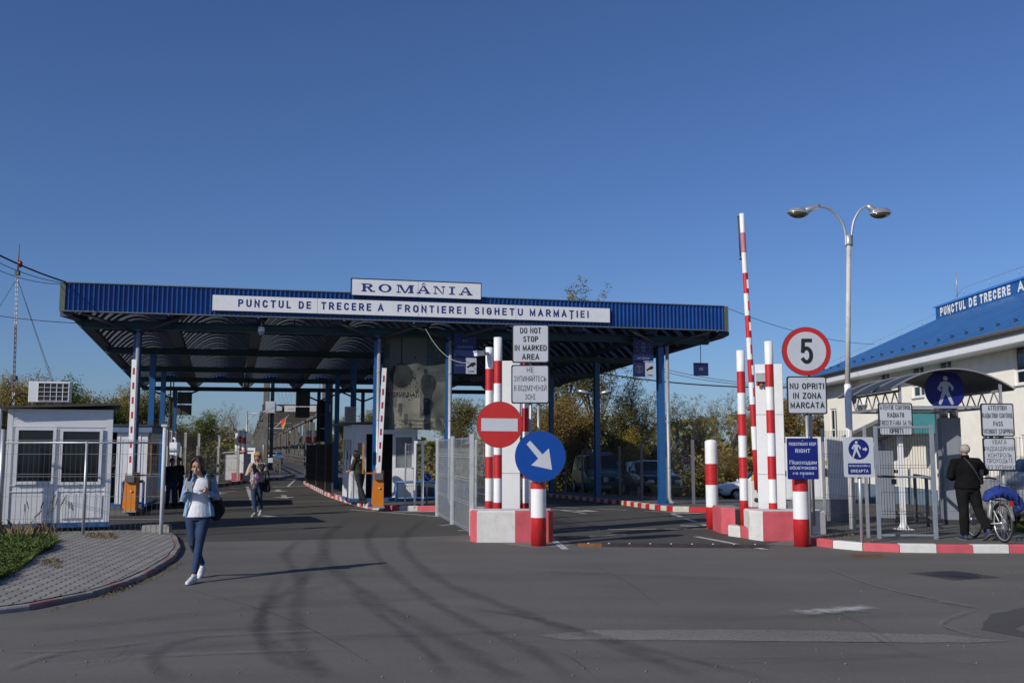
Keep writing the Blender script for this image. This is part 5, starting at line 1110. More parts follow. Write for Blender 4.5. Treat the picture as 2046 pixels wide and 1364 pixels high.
# grey tube guard rail and small white cabinet
railing('guard_rail', 'dark grey tube guard rail just left of the man', [(8.75, 20.9), (8.95, 21.7), (9.3, 23.2)], ZP, 1.05, 3, mat('grey tube paint', (.13, .14, .16), .5))
railing('guard_rail', 'dark looped guard rail seen through the mesh gate', [(8.75, 22.6), (8.78, 23.4)], ZP, 1.15, 2, mat('grey tube paint', (.13, .14, .16)))
wc = thing('electric_cabinet', 'wide white electric cabinet behind the pedestrians keep right sign', 'cabinet', (6.85, 23.4, .06), R(1))
b = MB(); b.box(-.45, 1.12, 0, .6, .55, 2.0, 0); b.build('casing', [WHITE2], wc, bevel=.01); MB().box(-.4, 1.07, .02, .58, 0, .549).build('base', [mat('blue grey base', (.2, .22, .25), .7)], wc); b = MB()  # base below the casing is plain blue grey
b.box(-.4, .32, -.01, -.001, .6, 1.95); b.box(.34, 1.07, -.01, -.001, .6, 1.95); b.build('door', [WHITE], wc); MB().box(.42, .49, -.016, -.011, 1.35, 1.45).build('warning_label', [mat('yellow label', (.5, .4, .03), .5)], wc); MB().box(.43, .47, -.05, -.017, 1.1, 1.27).build('handle', [STEELD], wc)
# ---- building
XW, Y0, Y1, ZE = 14.26, 15.0, 45.6, 4.90
bd = thing('office_building', 'cream two storey office building with a blue tiled roof and rooftop lettering', 'building', (0, 0, 0))
openings = []                                       # (y0, y1, z0, z1)
def wy(px): return XW*FPX/(px-1023)*.995
def wz(px, py): return at(px, py, wy(px)).z
for pxa, pxb, pya, pyb in ((1755.5, 1774.5, 738, 772), (1819, 1843.5, 722.5, 794), (1873, 1899, 714, 770), (2024, 2060, 678, 768), (1653.5, 1667, 816, 878), (1876.5, 1898, 880, 1000), (2030, 2072, 868, 950), (1960, 1985, 815, 925)):
    a, c = wy(pxb), wy(pxa); pm_ = (pxa+pxb)/2; openings.append((a, c, wz(pm_, pyb), wz(pm_, pya)))
openings.append((17, 18.4, .9, 2.2)); openings.append((17, 18.4, 3.2, 4.5))
ysb = sorted({Y0, Y1}|{v for o in openings for v in o[:2]}); zsb = sorted({-1.2, ZE+.3}|{v for o in openings for v in o[2:]})
b = MB()
for ya, yc in zip(ysb[:-1], ysb[1:]):
    for za, zc in zip(zsb[:-1], zsb[1:]):
        if any(o[0] <= (ya+yc)/2 <= o[1] and o[2] <= (za+zc)/2 <= o[3] for o in openings): continue
        b.add([(XW, ya, za), (XW, yc, za), (XW, yc, zc), (XW, ya, zc)], [(0, 3, 2, 1)])
for (ya, yc, za, zc) in openings:
    d = .12; b.add([(XW, ya, za), (XW, yc, za), (XW, yc, zc), (XW, ya, zc), (XW+d, ya, za), (XW+d, yc, za), (XW+d, yc, zc), (XW+d, ya, zc)], [(0, 1, 5, 4), (1, 2, 6, 5), (2, 3, 7, 6), (3, 0, 4, 7)])
b.add([(XW, Y1, -1.2), (XW+11, Y1, -1.2), (XW+11, Y1, ZE+.3), (XW, Y1, ZE+.3)], [(0, 1, 2, 3)]); b.add([(XW, Y0, -1.2), (XW+11, Y0, -1.2), (XW+11, Y0, ZE+.3), (XW, Y0, ZE+.3)], [(3, 2, 1, 0)])
b.build('wall', [CREAM], bd)
MB().box(XW-.04, XW-.001, Y0, Y1, -1.2, .42).build('plinth', [PLINTH], bd)
YZ = Matrix(((0, 0, -1, 0), (-1, 0, 0, 0), (0, 1, 0, 0), (0, 0, 0, 1)))
for (ya, yc, za, zc) in openings:
    M = Matrix.Translation((XW+.075, yc, za)) @ YZ; w, h = yc-ya, zc-za
    wdw = window(bd, .01, w-.01, .01, h-.01, 0, .07, M); b = MB(); b.prism([(w*.55, .08), (w*.62, .08), (w*.62, h-.08), (w*.55, h-.08)], .0, .04, M); b.build('mullion', [WHITE2], wdw)
    if h > 1.2: MB().prism([(.08, h*.3), (w*.549, h*.3), (w*.549, h*.34), (.08, h*.34)], .0, .038, M).build('transom', [WHITE2], wdw)
    MB().box(XW-.05, XW+.07, ya+.0, yc, za-.035, za-.002).build('sill', [mat('grey sill', (.4, .4, .39), .6)], wdw)
    if rnd.random() < .7: MB().prism([(.1, .1), (.1+w*.2, .1), (.1+w*.16, h-.1), (.1, h-.1)], -.03, -.02, M).build('curtain', [mat('net curtain', (.45, .45, .42), .9)], wdw)
XO, XRG, ZR = XW-.8, 18.23, at(1873, 640, 16.6*FPX/850).z
ZR = 7.44; ye = Y1+.7
rt = bpy.data.materials.new('blue metal tiles'); rt.use_nodes = True
def _tiles():
    nt = rt.node_tree; p = nt.nodes['Principled BSDF']; L = nt.links.new; g = nt.nodes.new('ShaderNodeNewGeometry'); sx = nt.nodes.new('ShaderNodeSeparateXYZ'); L(g.outputs['Position'], sx.inputs[0])
    def M(op, a, b=None):
        q = nt.nodes.new('ShaderNodeMath'); q.operation = op
        for i, v in enumerate((a, b)):
            if v is None: continue
            if isinstance(v, (int, float)): q.inputs[i].default_value = v
            else: L(v, q.inputs[i])
        return q.outputs[0]
    fx = M('MODULO', sx.outputs[0], .3); fy = M('PINGPONG', M('MODULO', M('ADD', sx.outputs[1], 0), .22), .11)
    j = M('LESS_THAN', fx, .085); k = M('LESS_THAN', fy, .07); jj = M('MULTIPLY', j, k); n = nt.nodes.new('ShaderNodeTexNoise'); n.inputs['Scale'].default_value = 1.2; n.inputs['Detail'].default_value = 6; L(g.outputs['Position'], n.inputs['Vector'])
    r = nt.nodes.new('ShaderNodeValToRGB'); r.color_ramp.elements[0].color = (.03, .13, .35, 1); r.color_ramp.elements[1].color = (.045, .175, .43, 1); r.color_ramp.elements[0].position = .3; r.color_ramp.elements[1].position = .7; L(n.outputs['Fac'], r.inputs[0])
    mx = nt.nodes.new('ShaderNodeMix'); mx.data_type = 'RGBA'; L(jj, mx.inputs['Factor']); L(r.outputs[0], mx.inputs['A']); mx.inputs['B'].default_value = (.006, .025, .085, 1); L(mx.outputs['Result'], p.inputs['Base Color']); p.inputs['Roughness'].default_value = .4
    h = M('ADD', M('MULTIPLY', fx, 1.0), M('MULTIPLY', fy, .5)); bp = nt.nodes.new('ShaderNodeBump'); bp.inputs['Strength'].default_value = .6; bp.inputs['Distance'].default_value = .06; L(h, bp.inputs['Height']); L(bp.outputs[0], p.inputs['Normal'])
_tiles()
b = MB(); yr = 40.5
b.add([(XO, Y0-1, ZE+.08), (XO, ye, ZE+.08), (XRG, yr, ZR), (XRG, Y0-1, ZR), (2*XRG-XO, ye, ZE+.08), (2*XRG-XO, Y0-1, ZE+.08)], [(0, 3, 2, 1), (1, 2, 4), (2, 3, 5, 4)])
rf = b.build('roof', [rt], bd)
b = MB(); b.box(XO-.0, XO+.04, Y0-1, ye, ZE-.26, ZE+.02); b.box(XO, XW, Y0-1, ye, ZE-.29, ZE-.262); b.box(XO+.041, 2*XRG-XO, ye-.04, ye, ZE-.26, ZE+.02); b.build('fascia_board', [WHITE2], bd)
b = MB(); b.tube([(XO-.07, Y0-1, ZE+.03), (XO-.07, ye+.07, ZE+.03), (2*XRG-XO, ye+.07, ZE+.03)], .075, 10); b.build('gutter', [mat('brown grey gutter', (.12, .11, .10), .5, .3)], bd)
d = V((XRG-XO, 0, ZR-ZE-.08)).normalized()
for i in range(26):
    b = MB()
    y = ye-1.2-i*1.02; c = V((XO, y, ZE+.08))+d*.75; b.bar(c+V((-.02, -.06, .05)), c+V((.1, .07, .09)), .05, .03); b.bar(c, c+V((.0, 0, .12)), .03, .02); b.build('snow_guard', [STEELD], rf)
b = MB(); A0, A1 = V((XO+.1, ye-.1, ZE+.13)), V((XRG, yr, ZR+.05)); wire = []
for i in range(8): c = A0+(A1-A0)*(i/7.5); b.tube([c, c+V((0, 0, .2))], .01, 5); b.ell(tuple(c+V((0, 0, .2))), (.035, .035, .03), 6); wire.append(c+V((0, 0, .2)))
for i in range(10): c = V((XRG-.1, yr-1-2.2*i, ZR+.62)); b.tube([c-V((0, 0, .1)), c+V((0, 0, .16))], .01, 5); b.ell(tuple(c+V((0, 0, .16))), (.03, .03, .03), 6); wire.append(c+V((0, 0, .16)))
b.tube(wire, .008, 5); b.tube([(XRG-.1, yr-.4, ZR+.5), (XRG-.1, yr-.4, ZR+1.5)], .018, 6); b.build('lightning_rod', [STEEL], rf)
# raised lettering band on the ridge
b = MB(); xs0 = XRG-.55; zb = at(1873, 640, 36).z
ya, yb2 = Y0-1, xs0*FPX/850*.995; z0, z1 = ZR-.32, ZR+.24
b.add([(xs0, ya, z0), (xs0, yb2, z0), (xs0, yb2, z1), (xs0, ya, z1), (xs0+1.0, ya, z0), (xs0+1.0, yb2, z0), (xs0+1.0, yb2, z1), (xs0+1.0, ya, z1)], [(0, 3, 2, 1), (1, 2, 6, 5)], 0)
b.add([(xs0-.05, ya, z1+.02), (xs0-.05, yb2+.12, z1+.02), (xs0+.45, yb2+.12, z1+.2), (xs0+.45, ya, z1+.2), (xs0-.05, ya, z1-.05), (xs0-.05, yb2+.12, z1-.05)], [(0, 3, 2, 1), (0, 1, 5, 4)], 2)
MS = Matrix.Translation((xs0-.02, 0, 0)) @ Matrix(((0, 0, -1, 0), (-1, 0, 0, 0), (0, 1, 0, 0), (0, 0, 0, 1)))
def sy(px): return -xs0*FPX/(px-1023)*.995
for w, a, c in (('PUNCTUL', 1883.5, 1935), ('DE', 1942, 1958), ('TRECERE', 1964, 2027), ('A', 2041, 2055), ('FRONTIEREI', 2062, 2180)): b.text(w, (sy(a)+sy(c))/2, z0+.10, sy(c)-sy(a), .36, .006, MS, 1, .045, 1.1 if len(w) > 1 else 1)
b.build('lettering_band', [mat('blue teal band', (.012, .085, .26), .4, var=.45, scale=.35), WHITE2, mat('blue ridge cap', (.04, .2, .56), .4)], bd)
# entrance porch and details on the wall
b = MB(); q0 = at(1676, 880, 38); b.add([(XW-1.6, 39.1, 2.17), (XW, 39.1, 2.17), (XW, 34.6, 2.81), (XW-1.6, 34.6, 2.81), (XW-1.6, 39.1, 2.04), (XW, 39.1, 2.04), (XW, 34.6, 2.68), (XW-1.6, 34.6, 2.68)], [(0, 1, 2, 3), (7, 6, 5, 4), (3, 2, 6, 7), (0, 3, 7, 4)]); po = b.build('porch_roof', [mat('grey porch roof', (.2, .21, .22), .5, var=.15)], bd)
for y in (34.8, 38.8): MB().box(XW-1.42, XW-1.32, y-.05, y+.05, -.5, 2.05).build('porch_post', [BLUED], bd)
b = MB(); b.box(XW-1.6, XW-.01, 32.9, 33.0, 2.3, 3.05); b.box(XW-1.6, XW-.01, 33.001, 34.7, 3.05, 3.1); b.build('glazed_awning', [mat('teal awning', (.03, .19, .22), .25)], bd)
acu = thing('air_conditioner', 'air conditioner outdoor unit on the upper wall of the cream building', 'air conditioner', (XW-.34, wy(1722), 3.55)); b = MB(); b.box(0, .3, -.45, .45, 0, .62); b.build('casing', [WHITE2], acu, bevel=.01); MB().lathe([(.24, -.012), (.24, -.001)], (0, .08, .31), 20, axis='x').build('fan_grille', [BLACK], acu); MB().box(.301, .339, -.3, .3, .0, .05).build('bracket', [STEELD], acu)
# ---------------------------------------------------------------- fences on the left and middle, bridge, mast, distant posts
PEELB = mat('peeling white over blue', (.5, .52, .55), .6, var=.08, dirt=((.03, .14, .38), .6, 5))
def lf(t, o, P):
    MB().tube([(0, 0, 1.83), P[1]-o+V((0, 0, 1.83)), P[2]-o+V((0, 0, 1.83))], .02, 8).build('top_rail', [STEEL], t)
ft = mesh_fence('mesh_fence', 'light mesh fence in front of the left booth with a peeling end post', [(-10.30, 20.25, 0), (-8.62, 20.3, 0), (-7.05, 20.3, 0)], 1.9, .07, posts=False, pitch=.1, rw=.0044, vm=mat('pale wire', (.13, .135, .14), .5, .3), hz=(.05, .3, .75, 1.15, 1.2, 1.6, 1.88), extra=lf)
for (x, y, h, m, r) in ((-10.30, 20.25, 2.1, STEEL, .05), (-8.62, 20.3, 1.86, STEEL, .03), (-7.05, 20.3, 2.15, PEELB, .042)): MB().tube([(x+10.30, y-20.25, -.05), (x+10.30, y-20.25, h)], r, 10).build('post', [m], ft)
o = ft.children[-1]; MB().box(3.25-.06, 3.25+.06, .05-.06, .05+.06, 2.151, 2.2).build('post_cap', [ALU], o)
p = at(345, 893, 20.6); cm = thing('camera_arm', 'white box camera on a horizontal arm beside the peeling fence post', 'camera', (-7.0, 20.6, p.z), 0)
b = MB(); b.tube([(.02, 0, .19), (p.x+7.05, 0, .17), (p.x+7.05, 0, .1)], .022, 8); b.build('arm', [WHITE2], cm); b = MB(); b.prism([(-.09, -.14), (.07, -.17), (.09, .1), (-.09, .1)], -.08, .08, Matrix.Translation((p.x+7.05, 0, 0)) @ UP); b.build('housing', [WHITE2], cm, bevel=.008)
tag(MB().prism([(-.28, 0), (.28, 0), (.28, .12), (.24, .16), (-.26, .15), (-.28, .12)], -.09, .09, UP).build('concrete_curb_block', [CONCG], None, (-7.35, 20.9, .06)), 'grey concrete bar lying at the foot of the peeling fence post', 'concrete block')
# plastic covered passage
fp = [(-2.0, 26.9), (-1.42, 23.9), (-.84, 20.9)]
def film(t, o, P):
    for p, q in zip(P[:-1], P[1:]):
        d = q-p; n = V((d.y, -d.x, 0)).normalized(); b = MB(); nx, nz = 10, 8
        vs = []
        for j in range(nz+1):
            for i in range(nx+1): c = p-o+d*(.04+.92*i/nx)-n*(.03+.02*math.sin(i*2.1+j*1.3)+.015*rnd.random()); vs.append((c.x, c.y, .08+1.72*j/nz))
        b.add(vs, [(j*(nx+1)+i, j*(nx+1)+i+1, (j+1)*(nx+1)+i+1, (j+1)*(nx+1)+i) for j in range(nz) for i in range(nx)], 0, True); b.build('plastic_sheet', [FILM], t)
PALE = mat('pale grey wire', (.42, .44, .46), .5, .3)
mesh_fence('mesh_fence', 'light grey fence hung with clear plastic sheeting beside the left striped posts', fp, 2.03, 0, pitch=.1, rw=.005, vm=PALE, pm=mat('pale grey post', (.45, .47, .49), .5, .3), hz=(.06, .1, .6, .65, 1.1, 1.15, 1.6, 1.65, 2.0), pw=.09, extra=film)
mesh_fence('mesh_fence', 'second light grey fence just behind the plastic covered one', [(x+1.0, y+.8) for x, y in fp[:-1]], 2.0, 0, pitch=.12, rw=.005, vm=PALE, pm=MATS['pale grey post'], hz=(.06, .6, 1.1, 1.6, 1.95), pw=.07)
# dark fence on the middle island
mesh_fence('mesh_fence', 'dark close mesh fence on the striped kerb left of the middle booth', [tuple(gr(x, y, .14)[:2])+(.0,) for x, y in ((664, 988), (650, 982), (632, 973), (612, 964))], 1.85, .14, pitch=.045, rw=.0065, vm=mat('dark mesh', (.03, .028, .027), .7), pm=STEELD, hz=(.05, .45, .95, 1.4, 1.82), pw=.07)
# fence of the parking strip on the right
pf = [(1131, 983), (1164, 984), (1199, 989), (1239, 992), (1283, 998), (1331, 1001), (1386, 1006)]
def notice(t, o, P):
    d = P[5]-P[6]; c = P[6]-o+d*.22+V((0, -.06, 1.28)); b = MB(); b.box(-.11, .11, -.01, 0, -.22, .22, 0); b.box(-.1, .1, -.013, -.0101, -.21, -.05, 1); b.text('PUNCTUL', 0, .12, .18, .06, .0135, UP, 1, .02); b.text('DUTY FREE', 0, .03, .18, .06, .0135, UP, 1, .02); b.bar((-.05, -.016, -.17), (.06, -.016, -.08), .03, .004, 2, up=(0, 1, 0))
    n = b.build('notice', [mat('maroon sign', (.16, .03, .04), .5), SIGNWHITE, INK], t); n.location = c
mesh_fence('mesh_fence', 'fine mesh fence on grey posts in front of the parked van and dark car', [tuple(gr(x, y, .14)[:2])+(gr(x, y, .14).z-.14,) for x, y in pf], 1.95, .14, pitch=.09, rw=.0035, vm=mat('dim wire', (.07, .07, .07), .6, .2), pm=mat('grey fence post', (.16, .165, .18), .5, .3), hz=(.03, .5, 1.0, 1.5, 1.9), pw=.09, extra=notice)
# fences on the far left
mesh_fence('mesh_fence', 'tall fence with pale posts curving along the far left of the road', [(-15.2, 44), (-15.75, 46.2), (-16.3, 48.6), (-16.8, 51.5), (-17.2, 55), (-17.4, 59.5)], 2.6, 0, pitch=.14, rw=.006, vm=mat('dim wire2', (.10, .10, .10), .6, .2), hz=(.05, .6, 1.2, 1.8, 2.55), pw=.13, pm=mat('pale post', (.34, .34, .34), .6))
mesh_fence('mesh_fence', 'lower mesh fence standing on the kerb in front of the tall left one', [(-14.3, 41.5), (-14.55, 44), (-14.75, 47), (-14.8, 50.5), (-14.75, 54)], 1.75, .12, pitch=.12, rw=.005, vm=MATS['dim wire2'], hz=(.05, .6, 1.2, 1.7), pw=.1, pm=MATS['pale post'])
def dpost(px, base, tops, Y, r, lab): post('striped_post', lab, px, base, 0, r, tops, 'striped posts at the far end of the lanes', Y=Y)
def eq(base, top, n): return [base+(top-base)*i/n for i in range(n+1)]
dpost(477, 958, eq(958, 859, 8), 60, .10, 'far striped post leftmost, close to the white pylon near the bridge'); dpost(485.5, 960, eq(960, 861, 8), 58, .12, 'far striped post second from left, right of the white pylon'); dpost(489.5, 962, eq(962, 905, 4), 57, .11, 'short far striped bollard beside the left far posts')
dpost(612, 962, eq(962, 859, 8), 56, .10, 'far striped post above the dark fence, left of the pair'); dpost(617.5, 962, eq(962, 860, 8), 56.5, .10, 'far striped post above the dark fence, right of the pair'); dpost(628, 962, eq(962, 859, 8), 56, .10, 'far striped post behind the blue column right of the bridge'); dpost(633, 962, eq(962, 883, 6), 58, .12, 'far striped bollard behind the black hanging signs')
def simple_pylon(px0, px1, top, base, Y, lab):
    p, q = at(px0, base, Y), at(px1, top, Y); t = thing('radiation_pylon', lab, 'radiation monitor', (p.x, Y, 0)); w = q.x-p.x
    MB().box(0, w, 0, .5, .1, q.z).build('casing', [WHITE2], t); MB().box(-.05, w+.05, -.05, .55, 0, .099).build('base', [CONC], t); MB().box(w*.1, w*.9, -.02, -.001, .5, q.z-.3).build('door', [WHITE], t)
simple_pylon(467.5, 475.5, 865, 960, 61, 'white pylon beside the far striped posts'); simple_pylon(493, 510, 894, 955, 64, 'wide white cabinet behind the far striped posts')
sh = thing('shelter', 'small white shelter with a slanted lid behind the far left fence', 'shelter', (at(447, 960, 56).x, 56, 0), R(-5)); MB().box(0, 1.1, 0, 1.2, .1, 1.55).build('wall', [mat('white corrugated', (.55, .56, .57), .6, var=.12, scale=20)], sh); MB().prism([(-.15, 1.58), (1.2, 1.66), (1.2, 1.72), (-.15, 1.64)], -1.3, .15, UP).build('roof', [STEEL], sh); MB().box(.55, 1.05, -.3, -.02, 0, .5).build('block', [PINK], sh)
# distance lamp, sign backs
Y = 66; p = at(490, 955, Y); t = thing('street_lamp', 'grey distant lamp post with a horizontal arm left of the bridge', 'street lamp', (p.x, Y, 0)); zt = at(490, 821, Y).z
MB().tube([(0, 0, 0), (0, 0, zt)], .055, 8).build('pole', [STEEL], t); dx = at(517, 826, Y).x-p.x; z = at(517, 826, Y).z; MB().tube([(0, 0, z), (dx, 0, z), (dx+.35, 0, z+.12)], .035, 8).build('arm', [STEEL], t); MB().bar((dx+.3, 0, z+.1), (dx+.95, 0, z+.42), .16, .1).build('head', [ALU], t)
MB().tube([(0, 0, z-.75), (dx*.25, 0, z-.3), (dx*.7, 0, z-.05)], .02, 6).build('brace', [STEEL], t)
t = thing('sign_back', 'grey back of an octagonal sign on the distant lamp post', 'sign', at(496, 873, 65.8)); MB().prism([(.33*math.cos(R(22.5+45*i)), .33*math.sin(R(22.5+45*i))) for i in range(8)], 0, .02, UP).build('plate', [mat('grey back', (.11, .12, .13), .6, .2)], t); MB().box(-.3, .3, -.03, 0, -1.0, -.4).build('lower_plate', [MATS['grey back']], t)
t = thing('sign_back', 'grey back of a triangular sign on a leaning pole before the bridge', 'sign', at(525, 879, 64)); MB().prism([(-.33, -.25), (.33, -.25), (0, .38)], 0, .02, UP).build('plate', [MATS['grey back']], t); MB().tube([(0, .05, .4), (.1, .05, -1.85)], .035, 8).build('pole', [STEEL], t)
# ---- timber bridge
br = thing('timber_bridge', 'old weathered timber truss bridge beyond the border lanes', 'bridge', (0, 0, 0))
def bx_(Y): return -21.6-.263*(Y-88)
b = MB(); b.add([(bx_(70)-.3, 70.02, .0), (bx_(70)+5.6, 70.02, .0), (bx_(420)+5.6, 420, 0), (bx_(420)-.3, 420, 0), (bx_(70)-.3, 70.02, -.6), (bx_(70)+5.6, 70.02, -.6), (bx_(420)+5.6, 420, -.6), (bx_(420)-.3, 420, -.6)], [(0, 1, 2, 3), (0, 4, 5, 1), (1, 5, 6, 2), (3, 2, 6, 7), (0, 3, 7, 4)]); b.build('deck', [mat('bridge deck', (.07, .066, .062), .9, var=.2)], br)
for i, Y in enumerate((88, 115, 150, 188, 228, 275)):
    x0, x1 = bx_(Y), bx_(Y)+5.2
    for x, s in ((x0, -1), (x1, 1)):
        b = MB()
        for dx, dy, h in ((-.28, .35, 9.0), (.0, 0, 9.4), (.32, .5, 8.2)): b.box(x+dx-.13, x+dx+.13, Y+dy-.15, Y+dy+.15, -.3, h if i == 0 else 6.2)
        b.bar((x+s*.3, Y+.2, 1), (x+s*1.3, Y+.6, -.2), .2, .2); b.build('portal_post', [TIMBER], br)
    b = MB(); b.box(x0-.4, x1+.4, Y-.2, Y+.2, 5.1, 5.75); b.build('cross_beam', [TIMBERD], br)
    for k in ((1,) if Y < 140 else ()): Yk = Y+13; b = MB(); b.box(bx_(Yk)-.3, bx_(Yk)+5.5, Yk-.18, Yk+.18, 5.2, 5.6); b.build('cross_beam', [TIMBERD], br)
Y = 92
while Y < 300:
    for side in ((0, 5.2) if int(Y) % 3 == 0 else (5.2,)):
        b = MB(); x = bx_(Y)+side; lean = rnd.uniform(-.2, .2); b.bar((x, Y, -.2), (x+lean, Y+.2, 5.0+rnd.uniform(-.6, .5)), .24, .24)
        b.build('truss_post', [TIMBER], br)
    Y += 6.5 if Y < 150 else 11
b = MB()
for side in (0, 5.2):
    for z, w in ((5.2, .35), (.3, .3)): b.bar((bx_(89)+side, 89, z), (bx_(300)+side, 300, z), w, w)
b.build('chord', [TIMBER], br); b = MB()
for z in (.55, 1.0):
    for side in (.75, 4.6): b.bar((bx_(72)+side, 72, z), (bx_(300)+side, 300, z), .09, .09)
for k in range(30): Y = 72+k*5; b.bar((bx_(Y)+4.6, Y, 0), (bx_(Y)+4.6, Y, 1.05), .1); b.bar((bx_(Y)+.75, Y, 0), (bx_(Y)+.75, Y, 1.05), .1)
b.build('guard_rail', [TIMBER], br)
b = MB()
for i in range(5): b.tube([at(545+i*11, 760, 100), at(562+i*7, 808, 89)], .012, 4); b.tube([at(600-i*12, 760, 100), at(572-i*3, 812, 89)], .012, 4)
b.build('stay_wire', [WIRE], br)
t = thing('cabinet_on_post', 'grey cabinet fixed high on the first timber post of the bridge', 'box', at(540, 813, 87.3)); MB().box(-.42, .42, 0, .4, -.5, .5).build('casing', [ALU], t); MB().box(-.36, .36, -.02, -.001, -.44, .44).build('lid', [STEEL], t); MB().prism([(.43, -.35), (1.0, -.3), (1.0, .05), (.43, .2)], -.4, -.1, UP).build('bracket', [STEEL], t)
p, q = at(568, 822, 86.5), at(632, 810, 86.5); t = thing('bridge_sign', 'pale sign with reddish letters on the first beam of the bridge', 'sign', (p.x, 86.5, p.z)); b = MB(); w, h = q.x-p.x, q.z-p.z; b.box(0, w, 0, .05, 0, h, 0); b.text('Academ', w*.21, h*.3, w*.2, h*.3, .004, UP, 1, .01); b.build('panel', [mat('pale grey board', (.42, .42, .42), .7), mat('rusty letters', (.3, .14, .08), .7)], t)
p = at(540, 919, 86.9); t = thing('paper_notice', 'white notice on the first timber post of the bridge', 'sign', p); b = MB(); b.box(-.21, .21, 0, .02, -.2, .2, 0); [b.box(-.16, .1+.05*(k % 2), -.003, 0, .08-.06*k, .1-.06*k, 1) for k in range(4)]; b.build('sheet', [SIGNWHITE, GREYFILM], t)
# flag
t = thing('flag', 'red yellow and pale blue flag on a slanting staff at the bridge', 'flag', at(548, 855, 84)); q = at(577, 829, 84)-at(548, 855, 84); MB().tube([(0, 0, 0), q], .02, 6).build('staff', [WHITE2], t)
b = MB(); nx, nz = 12, 6; vs = []
for j in range(nz+1):
    for i in range(nx+1):
        f = i/nx; g = j/nz; c = q*(.98-.55*f); vs.append((c.x-.05+.5*g*(f-.35)+.06*math.sin(f*5), .08*math.sin(f*7+g*2), c.z-.75*g*(.35+.65*f)+.1*f))
for j in range(nz):
    for i in range(nx): b.add([vs[j*(nx+1)+i], vs[j*(nx+1)+i+1], vs[(j+1)*(nx+1)+i+1], vs[(j+1)*(nx+1)+i]], [(0, 1, 2, 3)], 0 if i < 5 else (1 if j > 3 else 2), True)
b.build('cloth', [mat('pale blue cloth', (.42, .42, .6), .8), mat('yellow cloth', (.6, .42, .05), .8), mat('red cloth', (.55, .07, .06), .8)], t)
# ---- radio mast
Y = 52; p0, p1 = at(22, 900, Y), at(35, 548, Y); t = thing('radio_mast', 'slim red and white lattice mast with guy wires behind the left booth', 'mast', (p0.x+.1, Y, 0)); b = MB(); zt = p1.z; dxm = p1.x-p0.x-.1
MR = mat('faded mast red', (.19, .10, .085), .7, var=.2); MW = mat('mast white', (.55, .55, .53), .6)
n = 44
for i in range(n):
    z0, z1 = zt*i/n, zt*(i+1)/n; m = 0 if .42 < i/n < .74 else 1
    P = [V((.055*math.cos(R(a)), .055*math.sin(R(a)), 0)) for a in (90, 210, 330)]
    for k in range(3):
        o = V((dxm*z0/zt, 0, z0)); o2 = V((dxm*z1/zt, 0, z1)); b.tube([P[k]+o, P[k]+o2], .022, 4, m); b.tube([P[k]+o, P[(k+1) % 3]+o2], .012, 3, m)
b.build('lattice', [MR, MW], t); zz = at(36, 487, Y).z; MB().tube([(dxm, 0, zt), (dxm+.02, 0, zz)], [.05, .02], 6).build('antenna', [mat('mast rust', (.16, .08, .06), .7)], t)
MB().box(dxm-.1, dxm+.1, -.1, .1, zt-.05, zt+.2).build('joint_plate', [STEELD], t); MB().box(dxm*.5-.12, dxm*.5+.12, -.12, .12, zt*.5-.1, zt*.5+.12).build('joint_plate', [STEELD], t); MB().ell((dxm+.12, 0, zt+.55), (.12, .12, .2), 8).build('beacon', [mat('red beacon glass', (.25, .03, .02), .3)], t)
b = MB()
for x, y in ((-4.5, -3), (4.3, -1), (1, 7)): b.tube([(dxm, 0, zt-.2), (x, y, 0)], .014, 4); b.tube([(dxm*.5, 0, zt*.5), (x*.7, y*.7, 0)], .012, 4)
b.build('guy_wire', [STEELD], t)
for i, (zz_, k) in enumerate(((2.75, 'upper'), (2.35, 'lower'))):
    tag(MB().bar((-22, 47, zz_), (-17.2, 48.2, zz_), .06, .1).build('pipe_rail', [mat('dull red pipe', (.28, .05, .04), .6)]), '%s of two dull red pipes crossing behind the second left booth' % k, 'pipe')
# street lamps in the trees, seen under the canopy
for px, py, s, lab in ((1166, 783, -1, 'distant lamp head right of the second right column, left of a pair'), (1212, 783, 1, 'distant lamp head tilted up right of the second right column')):
    Y = 62; p = at(px, py, Y); t = thing('street_lamp', lab, 'street lamp', (p.x, Y, gz(p.x, Y)), 0, 'lamps behind the parking strip'); z = p.z-gz(p.x, Y)
    tp = MB(); tp.lathe([(.02, .14), (.2, .1), (.28, 0), (.2, -.09), (.02, -.12)], n=14); tp.xf(Matrix.Translation((0, 0, z)) @ Matrix.Rotation(R(-12*s), 4, 'Y') @ Matrix.Diagonal((1.5, .8, 1, 1))); tp.build('lamp_head', [ALU], t); MB().tube([(s*.35, .02, z-.02), (s*-.5, .02, z-.15), (s*-.7, 0, z-.5), (s*-.7, 0, 0)], .05, 8).build('pole', [STEELD], t)
# overhead wires, each one a thing
def wire(label, pts, r=.012, name='overhead_wire'):
    C = catmull(pts, 8); c0 = C[0]; tag(MB().tube([c-c0 for c in C], r, 5).build(name, [BLACK], None, c0), label, 'wire')
def sag(a, c, s, n=6): return [a+(c-a)*(i/n)-V((0, 0, 4*s*(i/n)*(1-i/n))) for i in range(n+1)]
k = cp(XL, TF, 6.2)
wire('thick black cable from the left edge down to the canopy corner', sag(at(-40, 490, 24), k+V((0, 0, .02)), .06), .022)
wire('thin wire below the thick cable at the left edge of the canopy', sag(at(-40, 505, 24), k+V((0, 0, -.01)), .12), .009); wire('lowest thin wire running from the left edge to the canopy corner', sag(at(-40, 522, 24), k+V((-.1, 0, -.03)), .14), .008)
wire('horizontal wire from the left edge to under the canopy fascia', sag(at(-60, 622, 27), cp(-9.6, .5, 5.42), .18), .01)
wire('thin wire from the right canopy corner to the blue tiled roof', sag(cp(XR, TF, 6.2), V((15.0, 41, 6.1)), .25), .009)
